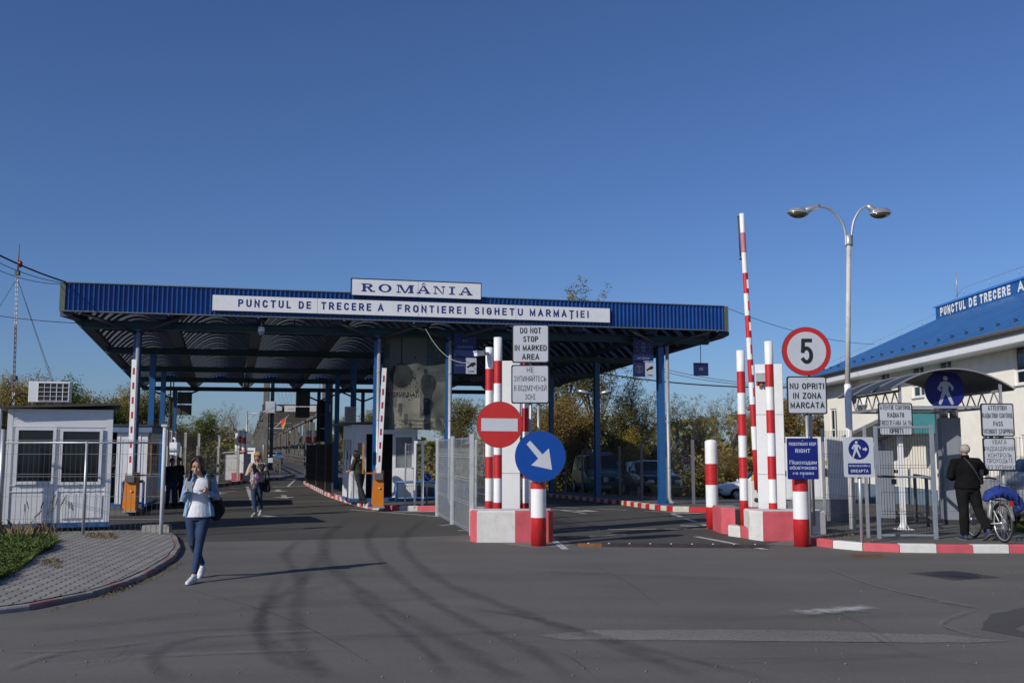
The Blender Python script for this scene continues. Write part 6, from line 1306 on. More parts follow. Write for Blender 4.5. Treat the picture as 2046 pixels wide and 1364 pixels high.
wire('black cable bundle crossing behind the right canopy columns', sag(at(1195, 745, 50), at(1660, 772, 50), .3), .035); wire('upper thin wire crossing behind the right canopy columns', sag(at(1320, 735, 52), at(1640, 765, 52), .35), .014); wire('middle thin wire crossing behind the right canopy columns', sag(at(1320, 741, 52), at(1640, 768, 52), .35), .014)
a, c = pl(850, 656, CA-.8), at(952, 722, 21.2)
tag(MB().tube([q-a for q in catmull(sag(a, c, .35), 8)], .009, 5).build('hanging_cable', [mat('pale cable', (.33, .33, .32), .6)], None, a), 'pale cable sagging from the canopy to the camera post', 'cable')
# ---------------------------------------------------------------- vehicles
def vehicle(name, label, loc, rz, L, W, H, col, kind, plate='', detail=True):
    t = thing(name, label, 'van' if kind == 'van' else 'car', loc, rz); hw = W/2
    # stations along the length (front at -L/2): y, half width, sill z, belt z, top z, top half width
    if kind == 'van': S = [(-.5, .80, .34, .80, .86, .7), (-.485, .92, .26, .96, 1.02, .8), (-.40, .98, .22, 1.10, 1.16, .88), (-.365, 1, .22, 1.16, 1.22, .9), (-.24, 1, .22, 1.2, H-.03, .82), (-.15, 1, .22, 1.2, H, .83), (.38, 1, .22, 1.2, H, .83), (.47, .99, .22, 1.18, H-.05, .82), (.5, .95, .3, 1.1, 1.3, .85)]
    elif kind == 'suv': S = [(-.5, .78, .36, .70, .76, .66), (-.48, .92, .26, .88, .95, .78), (-.44, .97, .24, .96, 1.04, .86), (-.25, 1, .24, 1.03, 1.12, .90), (-.21, 1, .24, 1.04, 1.14, .88), (-.08, 1, .24, 1.06, H-.04, .74), (.05, 1, .24, 1.07, H, .76), (.33, 1, .24, 1.08, H-.03, .74), (.45, .98, .26, 1.06, 1.3, .78), (.49, .93, .32, .95, 1.0, .8), (.5, .86, .4, .8, .85, .75)]
    else: S = [(-.5, .74, .30, .56, .62, .62), (-.485, .9, .22, .68, .74, .74), (-.44, .96, .2, .76, .84, .84), (-.24, 1, .2, .88, .95, .88), (-.20, 1, .2, .89, .97, .86), (-.06, 1, .2, .92, H-.05, .72), (.04, 1, .2, .93, H, .74), (.24, 1, .2, .95, H-.06, .72), (.36, .99, .22, .96, 1.05, .78), (.47, .95, .24, .94, 1.0, .8), (.495, .9, .32, .8, .86, .76), (.5, .84, .4, .7, .72, .72)]
    b = MB(); rings = []
    for (f, w, zs, zb, zt, wt) in S:
        y = f*L; w *= hw; wt = min(wt*hw, w*.98)
        half = [(w*.86, zs), (w*.97, zs+.12), (w, (zs+zb)/2), (w*.975, zb), (wt, zt-.035), (wt*.86, zt)]
        rings.append([(x, y, z) for x, z in half]+[(-x, y, z) for x, z in reversed(half)])
    n = 12; vs = [p for r_ in rings for p in r_]
    fs = [(i*n+j, i*n+(j+1) % n, (i+1)*n+(j+1) % n, (i+1)*n+j) for i in range(len(S)-1) for j in range(n)]
    b.add(vs, fs, 0, True); b.add(rings[0], [tuple(range(n))], 0); b.add(rings[-1], [tuple(reversed(range(n)))], 0)
    bo = b.build('body', [col], t); sb = bo.modifiers.new('sub', 'SUBSURF'); sb.levels = sb.render_levels = 1
    def on(f, k):                                   # ring k coordinates interpolated at length fraction f
        for (p, q, r0, r1) in zip(S[:-1], S[1:], rings[:-1], rings[1:]):
            if p[0] <= f <= q[0]: u = (f-p[0])/(q[0]-p[0]); return V(r0[k])+(V(r1[k])-V(r0[k]))*u
    def sidewin(f0, f1, f2, f3, nm='side_window'):  # belt from f0..f1, roof from f2..f3
        for s in (1, -1):
            P = [on(f0, 3), on(f1, 3), on(f3, 4), on(f2, 4)]; c = sum(P, V())/4; P = [c+(p-c)*.9+V((.012, 0, 0)) for p in P]
            m = MB(); m.add([V((p.x*s, p.y, p.z)) for p in P]+[V(((p.x-.03)*s, p.y, p.z)) for p in P], [(0, 1, 2, 3), (0, 4, 5, 1), (1, 5, 6, 2), (2, 6, 7, 3), (3, 7, 4, 0)]); m.build(nm, [GLASS], t)
    def frontwin(ia, ib, nm, sgn):
        A, B = rings[ia], rings[ib]; P = [V(A[4]), V(A[5]), V(A[6]), V(A[7]), V(B[7]), V(B[6]), V(B[5]), V(B[4])]; c = sum(P, V())/8
        off = V((0, sgn*.012, .014)); P = [c+(p-c)*.93+off for p in P]; m = MB(); m.add(P, [(0, 1, 6, 7), (1, 2, 5, 6), (2, 3, 4, 5)], 0, True); m.build(nm, [GLASS], t)
    if kind == 'van': frontwin(3, 4, 'windscreen', -1); sidewin(-.33, -.2, -.22, -.2); sidewin(-.18, .08, -.17, .08); sidewin(.1, .4, .1, .38); frontwin(8, 7, 'rear_window', 1)
    elif kind == 'suv': frontwin(4, 5, 'windscreen', -1); sidewin(-.18, .06, -.05, .05); sidewin(.08, .28, .07, .28); sidewin(.3, .4, .3, .33); frontwin(8, 7, 'rear_window', 1)
    else: frontwin(4, 5, 'windscreen', -1); sidewin(-.17, .05, -.04, .04); sidewin(.07, .25, .06, .22); frontwin(8, 7, 'rear_window', 1)
    wr = .33 if kind != 'car' else .30
    for fy in (-.31, .29):
        for s in (-1, 1):
            w = MB().lathe([(wr*.6, -.1), (wr*.93, -.1), (wr, -.06), (wr, .06), (wr*.93, .1), (wr*.6, .1)], (0, 0, 0), 22, axis='x').build('wheel', [TYRE], t, (s*(hw-.09), fy*L, wr))
            m = MB(); m.lathe([(wr*.62, -.085*s if False else 0), (wr*.62, .104*s), (wr*.52, .112*s), (wr*.48, .09*s)], n=20, axis='x')
            for k in range(6):
                a = 2*math.pi*k/6; m.bar((.1*s, .05*math.cos(a), .05*math.sin(a)), (.1*s, wr*.55*math.cos(a), wr*.55*math.sin(a)), .07, .03, 0, up=(1, 0, 0))
            m.lathe([(.07, .08*s), (.06, .12*s)], n=10, axis='x'); m.build('rim', [ALU], w)
            m = MB(); m.lathe([(wr*1.16, hw*.02 if False else 0), (wr*1.16, .112*s)], n=20, axis='x'); m.build('wheel_arch', [BLACK], t, (s*(hw-.115), fy*L, wr))
    fz = S[1][3]
    for s in (-1, 1):
        m = MB(); m.ell((0, 0, 0), (.2, .13, .1 if kind != 'van' else .13), 12); m.build('headlight', [mat('headlight glass', (.45, .47, .5), .08, .3, var=.4, scale=12)], t, (s*hw*.66, -L*.476, fz-.12))
        m = MB(); m.ell((0, 0, 0), (.1 if kind != 'car' else .2, .07, .17 if kind != 'car' else .09), 10); m.build('tail_light', [mat('tail light glass', (.32, .012, .02), .12)], t, (s*hw*.78, L*.482, fz+.02))
        m = MB(); m.ell((0, 0, 0), (.11, .06, .08), 10); m.bar((-s*.1, 0, -.02), (-s*.2, .02, -.05), .04); m.build('mirror', [col], t, (s*(hw+.1), L*(-.17 if kind != 'van' else -.3), S[3][3]+.12))
    m = MB(); m.box(-hw*.5, hw*.5, -.02, .02, -.09, .09); m.build('grille', [BLACK], t, (0, -L*.496, fz-.15)); m = MB(); m.box(-hw*.72, hw*.72, -.03, .03, -.1, .1); m.build('bumper', [mat('dark bumper', (.02, .02, .022), .6)], t, (0, -L*.5, S[0][2]+.02))
    m = MB(); m.box(-.26, .26, -.01, .01, -.055, .055, 0)
    m.box(-.26, -.225, -.0115, -.0101, -.055, .055, 1)
    if plate: m.text(plate, .02, -.035, .42, .075, .0125, UP, 2, .02)
    m.build('number_plate', [SIGNWHITE, SIGNBLUE, INK], t, (0, -L*.5-.045, S[0][2]+.12 if kind == 'van' else S[0][2]+.05))
    return t
def gpos(px, py, Y): p = at(px, py, Y); return V((p.x, Y, gz(p.x, Y)))
VT = mat('teal van paint', (.012, .13, .12), .3, var=.08, coat=.4); SUVM = mat('dark blue black car paint', (.008, .012, .022), .22, var=.1, coat=.6); WC = mat('white car paint', (.72, .73, .74), .3, var=.03, coat=.5); SILV = mat('silver car paint', (.42, .41, .39), .3, .5, var=.05, coat=.4)
van = vehicle('van', 'teal van with a blue light bar parked behind the fine mesh fence', gpos(1193, 985, 50.5), R(5), 4.9, 1.9, 1.98, VT, 'van', 'MAI 35201')
lb = MB(); lb.box(-.6, .6, -.12, .12, 0, .12); lb.build('light_bar', [mat('blue light bar', (.02, .06, .25), .2)], van, (0, -.7, 1.99), bevel=.02)
m = MB(); m.lathe([(.13, -.01), (.13, .012), (.105, .013), (.10, 0)], n=24, axis='y'); m.bar((-.06, -.005, .06), (0, -.005, -.08), .02, .02, up=(0, 1, 0)); m.bar((.06, -.005, .06), (0, -.005, -.08), .02, .02, up=(0, 1, 0)); m.build('emblem', [ALU], van, (0, -2.47, .80))
m = MB(); m.text('POLITIA DE FRONTIERA', 0, -.05, 1.1, .1, 0, UP, 0, .03); w_ = m.build('bonnet_lettering', [SIGNWHITE], van, (0, -2.03, 1.16)); w_.rotation_euler = (R(-42), 0, 0)
vehicle('car', 'dark blue estate car parked in front of the teal van', gpos(1300, 995, 45), R(9), 4.2, 1.8, 1.66, SUVM, 'suv', 'MM 07 KCT')
vehicle('car', 'white saloon car seen from the side between the striped bollards', gpos(1512, 996, 54), R(-86), 4.3, 1.74, 1.5, WC, 'car', '')
c = vehicle('car', 'silver car seen from behind the mesh fence beside the blue bag', (12.22, 21.75, .118), R(176), 3.9, 1.8, 1.5, SILV, 'car', '')
c.rotation_euler.z = R(-86)+math.pi
vehicle('car', 'tiny white car far away on the timber bridge', (bx_(128)+1.5, 128, .02), R(-8), 4.0, 1.7, 1.5, WC, 'suv', '')
# bicycle
BX, BY = 8.70, 18.45
bk = thing('bicycle', 'white city bicycle pushed by the man on the footway', 'bicycle', (BX, BY, ZP), R(2))    # local +y is forward, wheel base 1.05
def wheel(y, nm):
    r_ = .325
    w = MB(); P = [(0, r_*math.cos(a), r_*math.sin(a)) for a in [2*math.pi*i/36 for i in range(37)]]; w.tube(P, .019, 8, caps=False); wo = w.build('wheel', [TYRE], bk, (0, y, .345))
    q = MB(); q.tube([(0, .3*math.cos(a), .3*math.sin(a)) for a in [2*math.pi*i/36 for i in range(37)]], .011, 6, caps=False); q.lathe([(.025, -.05), (.02, 0), (.025, .05)], n=10, axis='x'); q.build('rim', [ALU], wo)
    q = MB()
    for i in range(28): a = 2*math.pi*i/28; q.tube([((-1)**i*.025, .02*math.cos(a), .02*math.sin(a)), (0, .3*math.cos(a+.2*(-1)**(i//2)), .3*math.sin(a+.2*(-1)**(i//2)))], .0014, 3, caps=False)
    q.build('spokes', [STEEL], wo)
for y in (-.53, .55): wheel(y, 'wheel')
BW = mat('white bicycle paint', (.6, .61, .6), .35, var=.1); b = MB()
b.tube([(0, .42, .86), (0, .33, .62), (0, .05, .33), (0, -.02, .29)], .022, 10); b.tube([(0, -.02, .29), (0, -.17, .78)], .018, 8); b.tube([(0, .46, .95), (0, .43, .76)], .02, 8)
for s in (-.06, .06): b.tube([(s, -.53, .345), (s*.4, -.02, .29)], .011, 6); b.tube([(s, -.53, .345), (s*.3, -.14, .70)], .009, 6); b.tube([(s, .55, .345), (s, .47, .68), (0, .445, .74)], .012, 6)
b.build('frame', [BW], bk); b = MB(); b.tube([(-.29, .2, 1.1), (-.24, .34, 1.12), (-.06, .47, 1.08), (.06, .47, 1.08), (.24, .34, 1.12), (.29, .2, 1.1)], .013, 8); b.tube([(0, .46, .95), (0, .47, 1.08)], .016, 8); hb = b.build('handlebar', [STEELD], bk)
for s in (-1, 1): MB().tube([(s*.245, .33, 1.12), (s*.292, .19, 1.1)], .019, 8).build('grip', [BLACK], hb)
b = MB(); b.tube([(0, -.3, .86), (0, -.2, .875), (0, -.06, .86), (0, .03, .85)], [(.04, .03), (.1, .04), (.06, .035), (.025, .02)], 12, side=(1, 0, 0)); b.tube([(0, -.17, .76), (0, -.18, .86)], .014, 8); b.build('saddle', [BLACK], bk)
b = MB()
for s in (-.07, .07): b.tube([(s, -.82, .74), (s, -.2, .74)], .006, 6); b.tube([(s, -.53, .36), (s, -.6, .74)], .006, 6)
for y in (-.8, -.65, -.5, -.35, -.22): b.tube([(-.07, y, .74), (.07, y, .74)], .006, 6)
b.build('rack', [STEELD], bk); b = MB()
for y in (-.53, .55):
    for sgn in (1,): P = [(0, y+.365*math.cos(a), .345+.365*math.sin(a)) for a in [R(x) for x in (range(20, 171, 15) if y < 0 else range(10, 161, 15))]]; b.tube(P, [(.028, .006)]*len(P), 8, side=(1, 0, 0))
b.build('mudguard', [mat('grey mudguard', (.25, .25, .26), .4, .3)], bk)
b = MB(); b.lathe([(.085, -.005), (.085, .005)], (.05, -.02, .29), 20, axis='x'); b.bar((.07, -.02, .29), (.08, .06, .15), .02); b.bar((-.06, -.02, .29), (-.07, -.1, .43), .02); b.box(.07, .17, .03, .09, .13, .155); b.box(-.16, -.06, -.13, -.07, .42, .445); b.build('crankset', [STEELD], bk)
MB().box(-.025, .025, -.86, -.83, .66, .74).build('rear_lamp', [mat('red lamp glass', (.4, .02, .02), .2)], bk); MB().lathe([(.03, .0), (.045, .06)], (0, .5, .98), 10, axis='y').build('front_lamp', [STEELD], bk)
b = MB(); b.box(-.13, .13, .5, .72, .78, 1.02); b.build('basket', [BLACK], bk, bevel=.02)
b = MB(); BAGM = mat('blue bag cloth', (.010, .034, .20), .85, var=.3, scale=5, bump=1.0, bscale=7)
b.tube([(-.35, 0, .0), (-.26, 0, .09), (-.05, 0, .16), (.14, 0, .13), (.29, 0, .05), (.37, 0, -.06)], [(.12, .06), (.17, .11), (.19, .13), (.19, .13), (.17, .12), (.1, .09)], 14, side=(0, 1, 0), rnd_end=True)
for k in range(5): x = -.26+.13*k; z = .13-1.4*(x+.05)**2; b.tube(catmull([(x, -.17, z-.08), (x+.03*(-1)**k, -.15, z+.04), (x+.06*(-1)**k, -.06, z+.13), (x+.02, .06, z+.13)], 4), [.012]*13, 6, rnd_end=True)
bag = thing('duffel_bag', 'large slumped blue duffel bag strapped on the bicycle rack', 'bag', (BX+.03, BY-.47, ZP+.765), R(5)); bag.scale = (.80, .88, .84); fuse(b, 'body', [BAGM], bag, .012, 3)
b = MB(); b.tube(catmull([(-.16, -.17, .10), (-.13, -.13, .24), (.0, -.03, .325), (.1, -.1, .27), (.13, -.17, .12)], 5), [(.02, .006)]*21, 8, side=(0, 1, 0)); b.build('strap', [BAGM], bag)
b = MB(); b.tube(catmull([(.28, -.05, .1), (.42, -.06, -.04), (.45, -.02, -.2), (.3, 0, -.25)], 5), [(.06, .05)]*16, 8); b.build('flap', [BAGM], bag)
# ---------------------------------------------------------------- people
SKIN = mat('skin', (.46, .27, .19), .5, var=.06, scale=8, spec=.4); SKINT = mat('tanned skin', (.34, .18, .12), .55, var=.1)
def rot(yaw=0, pitch=0, roll=0): return Matrix.Rotation(R(yaw), 3, 'Z') @ Matrix.Rotation(R(pitch), 3, 'X') @ Matrix.Rotation(R(roll), 3, 'Y')
def head(b, c, Rm, s=1.0):
    """head with jaw, nose, brow, lips and ears; faces -y in its own frame"""
    P = lambda x, y, z: c+Rm @ V((x*s, y*s, z*s)); M4 = Rm.to_4x4() @ Matrix.Scale(s, 4)
    b.ell(c+Rm @ V((0, .012*s, .035*s)), (.076, .095, .085), 16, 0, M4)          # skull
    b.ell(P(0, -.022, -.03), (.062, .066, .085), 14, 0, M4)                        # face
    b.ell(P(0, -.052, -.083), (.03, .026, .026), 10, 0, M4)                        # chin
    b.tube([P(0, -.080, .018), P(0, -.091, -.008), P(0, -.099, -.027)], [.006*s, .008*s, .0105*s], 8, rnd_end=True)
    for k in (-1, 1):
        b.ell(P(k*.0105, -.090, -.03), (.007, .009, .006), 8, 0, M4); b.ell(P(k*.04, -.07, -.028), (.022, .018, .024), 8, 0, M4)
        b.ell(P(k*.03, -.083, .03), (.022, .012, .009), 8, 0, M4); b.ell(P(k*.079, .01, -.005), (.011, .022, .033), 8, 0, M4)
    b.ell(P(0, -.086, -.054), (.022, .011, .006), 8, 0, M4); b.ell(P(0, -.084, -.066), (.019, .011, .007), 8, 0, M4)
def face(t, par, c, Rm, s, brow, lip=True):
    P = lambda x, y, z: c+Rm @ V((x*s, y*s, z*s)); M4 = Rm.to_4x4() @ Matrix.Scale(s, 4)
    for k in (-1, 1):
        b = MB(); b.ell(P(k*.030, -.0795, .012), (.0145, .009, .0062), 10, 0, M4); b.ell(P(k*.030, -.0868, .012), (.0062, .0035, .006), 8, 1, M4); b.tube([P(k*.014, -.085, .013), P(k*.03, -.0905, .0195), P(k*.046, -.082, .014)], .0028*s, 5, 1); b.build('eye', [mat('eye white', (.6, .58, .55), .3), INK], par)
        MB().tube([P(k*.014, -.0895, .037), P(k*.032, -.090, .0425), P(k*.05, -.077, .036)], [.003*s, .0034*s, .002*s], 6).build('eyebrow', [brow], par)
    if lip: b = MB(); b.tube([P(-.024, -.085, -.060), P(-.01, -.0965, -.056), P(0, -.0965, -.0575), P(.01, -.0965, -.056), P(.024, -.085, -.060)], [.003*s, .0055*s, .005*s, .0055*s, .003*s], 6); b.tube([P(-.02, -.087, -.064), P(0, -.0955, -.068), P(.02, -.087, -.064)], [.003*s, .007*s, .003*s], 6); b.build('lips', [mat('lips', (.40, .14, .12), .45)], par)
def hand(b, w, d, nrm, thumb, curl=25, s=1.0, spread=6, curls=None):
    """palm, four unequal bent fingers and a thumb; d = towards the fingers, nrm = out of the back of the hand, thumb = side of the thumb"""
    d = V(d).normalized(); n = V(nrm); n = (n-d*n.dot(d)).normalized(); x = V(thumb); x = (x-d*x.dot(d)-n*x.dot(n)).normalized()
    b.tube([w-d*.015*s, w+d*.02*s, w+d*.05*s, w+d*.085*s], [(.026*s, .018*s), (.034*s, .017*s), (.040*s, .015*s), (.037*s, .012*s)], 12, side=x, rnd_end=True)
    for i, (o, L) in enumerate(((.029, .072), (.010, .080), (-.010, .074), (-.028, .058))):
        p = w+d*(.078-.004*abs(i-1))*s+x*o*s; cu = (curls[i] if curls else curl); a = R(cu*.5); pts = [p-d*.02*s, p]; dd = d+x*math.tan(R(spread))*(1.2-i*.8)*.5; dd.normalize()
        for k, f in enumerate((.45, .31, .24)):
            a += R(cu*(.5 if k == 0 else .9)); v = dd*math.cos(a)-n*math.sin(a); p = p+v*L*f*s; pts.append(p)
        b.tube(pts, [.0092*s, .0092*s, .0086*s, .008*s, .0068*s], 8, side=x, rnd_end=True)
    p = w+d*.02*s+x*.026*s; t1 = p+(x*.55+d*.7-n*.25).normalized()*.036*s; t2 = t1+(x*.2+d*.85-n*.5).normalized()*.03*s; t3 = t2+(d*.8-n*.6-x*.1).normalized()*.024*s
    b.tube([p-x*.01*s, p, t1, t2, t3], [.013*s, .013*s, .011*s, .0095*s, .0075*s], 8, side=n, rnd_end=True)
def limb(b, pts, r, n=12, m=0): b.tube([V(p) for p in pts], r, n, m, rnd_end=True)
def mid(a, c, f=.5): return V(a)+(V(c)-V(a))*f
def skeleton_body(b, J, k=1.0, legs=True):
    """torso, neck and limbs as one overlapping set (fused afterwards)"""
    pe, ch, ne = V(J['pelvis']), V(J['chest']), V(J['neck']); sa, sb = V(J['sa']), V(J['sb']); sx = (sb-sa).normalized()
    w = J.get('w', 1.0)
    b.tube([pe-V((0, 0, .02)), pe+V((0, 0, .03)), mid(pe, ch), ch, mid(ch, ne, .6), ne], [(.11*w, .075*w), (.125*w, .085*w), (.105*w, .078*w), (.13*w, .088*w), (.115*w, .065*w), (.055, .05)], 18, side=sx, rnd_end=True)
    b.tube([ne-V((0, 0, .03)), ne+(V(J['head'])-ne)*.35, V(J['head'])+V((0, .01, -.06))], [.055, .048, .05], 12)
    for q in 'ab':
        limb(b, [V(J['s'+q]), mid(J['s'+q], J['e'+q], .35), J['e'+q], mid(J['e'+q], J['w'+q], .3), J['w'+q]], [.043*w, .04*w, .032*w, .033*w, .023])
        if legs:
            limb(b, [J['h'+q], mid(J['h'+q], J['k'+q], .35), J['k'+q], mid(J['k'+q], J['a'+q], .3), J['a'+q]], [.075*w, .07*w, .047*w, .047*w, .03])
            limb(b, [V(J['a'+q])-V((0, 0, .02)), mid(J['a'+q], J['t'+q], .5)-V((0, 0, .018)), V(J['t'+q])], [.026, .02, .014])
def trousers(J, m, par, k=1.0, wide=0.0, vox=.012, hem=1.0, bump=0):
    b = MB(); w = J.get('w', 1.0); pe = V(J['pelvis']); top = pe+V((0, 0, .07)); sx = (V(J['hb'])-V(J['ha'])).normalized()
    b.tube([pe-V((0, 0, .10)), pe-V((0, 0, .04)), pe+V((0, 0, .05)), top], [(.15*w, .11*w), (.172*w, .125*w), (.152*w, .108*w), (.142*w, .10*w)], 20, side=sx)
    b.ell(tuple(pe-V((0, .0, .10))), (.10*w, .085*w, .085), 14)
    for q in 'ab':
        h, kn, an = V(J['h'+q]), V(J['k'+q]), V(J['a'+q]); fd = (V(J['t'+q])-an)
        b.tube([h+V((0, 0, .06)), h, mid(h, kn, .3), mid(h, kn, .7), kn, mid(kn, an, .3), mid(kn, an, .7), mid(kn, an, hem)], [x*w+wide*f for x, f in ((.088, .2), (.094, .2), (.088, .4), (.070, .7), (.060, .8), (.060, 1), (.049, 1.3), (.042, 1.6))], 14)
        for z, f in ((.92, .55), (.97, .8), (1.04, .5)):                     # knee and ankle creases
            c = mid(h, kn, z); b.tube([c+V((-.05*w, -.03, 0)), c+V((0, -.055*w, -.01*f)), c+V((.05*w, -.03, .006))], .010, 6, rnd_end=True)
        for z in (.78, .9): c = mid(kn, an, z); b.ell(tuple(c+V((0, -.006, 0))), ((.046+wide*1.3)*w, (.046+wide*1.3)*w, .016), 10)
    return fuse(b, 'trousers', [m], par, vox, 3)
def shoe(J, q, m, sole, par, s=1.0):
    a, t = V(J['a'+q]), V(J['t'+q]); d = (t-a); dh = V((d.x, d.y, 0)).normalized(); pit = (t.z-.0, )
    heel = a-V((0, 0, .055*s))-dh*.035*s; L = d.length; f = (t-heel).normalized(); up = V((0, 0, 1)) if abs(f.z) < .5 else -dh*(f.z/abs(f.z))*1.0
    up = (up-f*up.dot(f)).normalized(); sd_ = f.cross(up); b = MB()
    b.tube([heel-f*.02+up*.012, heel+f*.05+up*.02, heel+f*.13+up*.012, t+f*.01, t+f*.05], [(.034*s, .04*s), (.036*s, .045*s), (.042*s, .032*s), (.042*s, .026*s), (.03*s, .018*s)], 14, side=sd_, rnd_end=True)
    b.tube([heel+up*.03, a+V((0, 0, .02))], [.04*s, .038*s], 12)
    o = fuse(b, 'shoe', [m], par, .007*max(s, .9), 3); b = MB(); P = []
    b.tube([heel-f*.03-up*.028, heel+f*.06-up*.030, heel+f*.14-up*.03, t+f*.02-up*.022, t+f*.062-up*.012], [(.036*s, .009), (.037*s, .009), (.044*s, .009), (.043*s, .009), (.028*s, .008)], 14, side=sd_, rnd_end=True); b.build('sole', [sole], o)
    b = MB()
    for k in range(4): c = heel+f*(.085+.025*k)+up*(.052-.006*k); b.tube([c-sd_*.022, c+up*.004, c+sd_*.022], .0035, 5)
    b.build('laces', [sole], o); return o
def sleeves(b, J, frac=1.0, r=(.060, .054, .047, .046, .038), w=1.0):
    for q in 'ab':
        s, e, h = V(J['s'+q]), V(J['e'+q]), V(J['w'+q]); f2 = mid(e, h, frac)
        b.tube([mid(J['neck'], s, .3)-V((0, 0, .045)), s-V((0, 0, .012)), mid(s, e, .4), e, mid(e, f2, .4), f2], [r[0]*.85*w]+[x*w for x in r], 14)
        for f, a in ((.86, 0), (.95, .2), (1.04, .5)): c = mid(s, e, f); b.ell(tuple(c), (r[2]*1.12*w, r[2]*1.12*w, .014), 10)
def torso_shell(b, rows, a0, a1, th=.02, n=22):
    """a garment shell with thickness, open between angles: rows of (centre, rx, ry) from hem to collar; angle 0 = +x, -90 = front"""
    vs = []; k = len(rows)
    for lay in (0, 1):
        for (c, rx, ry, da) in rows:
            for i in range(n+1): a = R(a0+da+(a1-a0-2*da)*i/n); q = 1 if lay == 0 else 0; vs.append((c[0]+(rx-th*q)*math.cos(a), c[1]+(ry-th*q)*math.sin(a), c[2]))
    m = n+1; N = k*m; F = []
    for i in range(k-1):
        for j in range(n): F.append((i*m+j, i*m+j+1, (i+1)*m+j+1, (i+1)*m+j)); F.append((N+i*m+j+1, N+i*m+j, N+(i+1)*m+j, N+(i+1)*m+j+1))
        F.append((i*m, (i+1)*m, N+(i+1)*m, N+i*m)); F.append((i*m+n, N+i*m+n, N+(i+1)*m+n, (i+1)*m+n))
    for j in range(n): F.append((j, N+j, N+j+1, j+1)); F.append(((k-1)*m+j, (k-1)*m+j+1, N+(k-1)*m+j+1, N+(k-1)*m+j))
    b.add(vs, F, 0, True)
def top(J, m, par, hem=-.02, frac=.25, vox=.012, w=1.0, ease=.012, neckline=.93, name='top', r=(.060, .054, .047, .046, .038), folds=True):
    b = MB(); pe, ch, ne = V(J['pelvis']), V(J['chest']), V(J['neck']); sx = (V(J['sb'])-V(J['sa'])).normalized(); q = J.get('w', 1.0)*w; e = ease
    b.tube([pe+V((0, 0, hem)), pe+V((0, 0, hem+.06)), mid(pe, ch, .45), ch, mid(ch, ne, .55), mid(ch, ne, neckline)], [(.165*q+e, .12*q+e), (.16*q+e, .118*q+e), (.128*q+e, .096*q+e), (.145*q+e, .105*q+e), (.145*q+e*.6, .08*q+e*.6), (.075, .06)], 20, side=sx)
    sleeves(b, J, frac, r, J.get('w', 1.0))
    if folds:
        rr = random.Random(3)
        for i in range(12):
            z = rr.uniform(.02, .8); c = mid(pe, ch, z); a = R(rr.uniform(200, 340)); x0 = V((math.cos(a)*.14*q, math.sin(a)*.105*q, 0)); b.tube([c+x0, c+x0*1.02+V((rr.uniform(-.05, .05), 0, rr.uniform(-.09, -.03)))], [.014, .008], 6, rnd_end=True)
    return fuse(b, name, [m], par, vox, 3)
def hairlocks(b, c, Rm, s, locks, r=.016):
    for pts in locks: b.tube(catmull([c+Rm @ V(p)*s for p in pts], 4), [r*s*(1-.55*i/(4*(len(pts)-1))) for i in range(4*(len(pts)-1)+1)], 6)
def cap(b, c, Rm, s, r=(.085, .103, .094), off=(0, .022, .047)): b.ell(c+Rm @ V(off)*s, r, 16, 0, Rm.to_4x4() @ Matrix.Scale(s, 4))
def person(label, loc, rz, J, skin, vox=.01, legs=True, headrot=None, hands=(), hs=1.0, feats=None):
    t = thing('person', label, 'person', loc, rz); b = MB(); Rm = rot(*(headrot or (0, 0, 0))); hc = V(J['head'])
    skeleton_body(b, J, 1, legs); head(b, hc, Rm, hs)
    for (q, d, n, th, cu) in hands: hand(b, V(J['w'+q])+V(d).normalized()*.012, d, n, th, cu if not isinstance(cu, tuple) else 30, J.get('hsz', 1.0), curls=cu if isinstance(cu, tuple) else None)
    o = fuse(b, 'body', [skin], t, vox, 2, .4)
    if feats: face(t, o, hc, Rm, hs, feats)
    return t, o, hc, Rm
DENIM = mat('blue denim', (.014, .036, .088), .85, var=.35, scale=5, bump=.35, bscale=25); DENIML = mat('light denim', (.19, .30, .45), .85, var=.2, scale=6, bump=.5, bscale=18); TEE = mat('white cotton', (.74, .74, .78), .85, var=.03, bump=.5, bscale=14)
HAIRD = mat('dark brown hair', (.030, .015, .009), .45, var=.45, scale=14, bump=.4, bscale=60); BLOND = mat('blond hair', (.42, .26, .09), .5, var=.35, scale=14, bump=.4, bscale=60); HAIRG = mat('grey hair', (.34, .32, .30), .6, var=.3, scale=20, bump=.4, bscale=70); SHOEW = mat('white shoe leather', (.68, .68, .67), .5, var=.08)
BCLOTH = mat('black cloth', (.012, .012, .013), .85, var=.4, scale=4, bump=.5, bscale=12); DGREY = mat('dark grey cloth', (.026, .026, .024), .9, var=.25, scale=4, bump=.4, bscale=14); BEIGE = mat('beige knit', (.45, .35, .27), .9, var=.12, scale=5, bump=.5, bscale=30); NAVYC = mat('navy cloth', (.012, .015, .021), .9, var=.3, bump=.4, bscale=14)
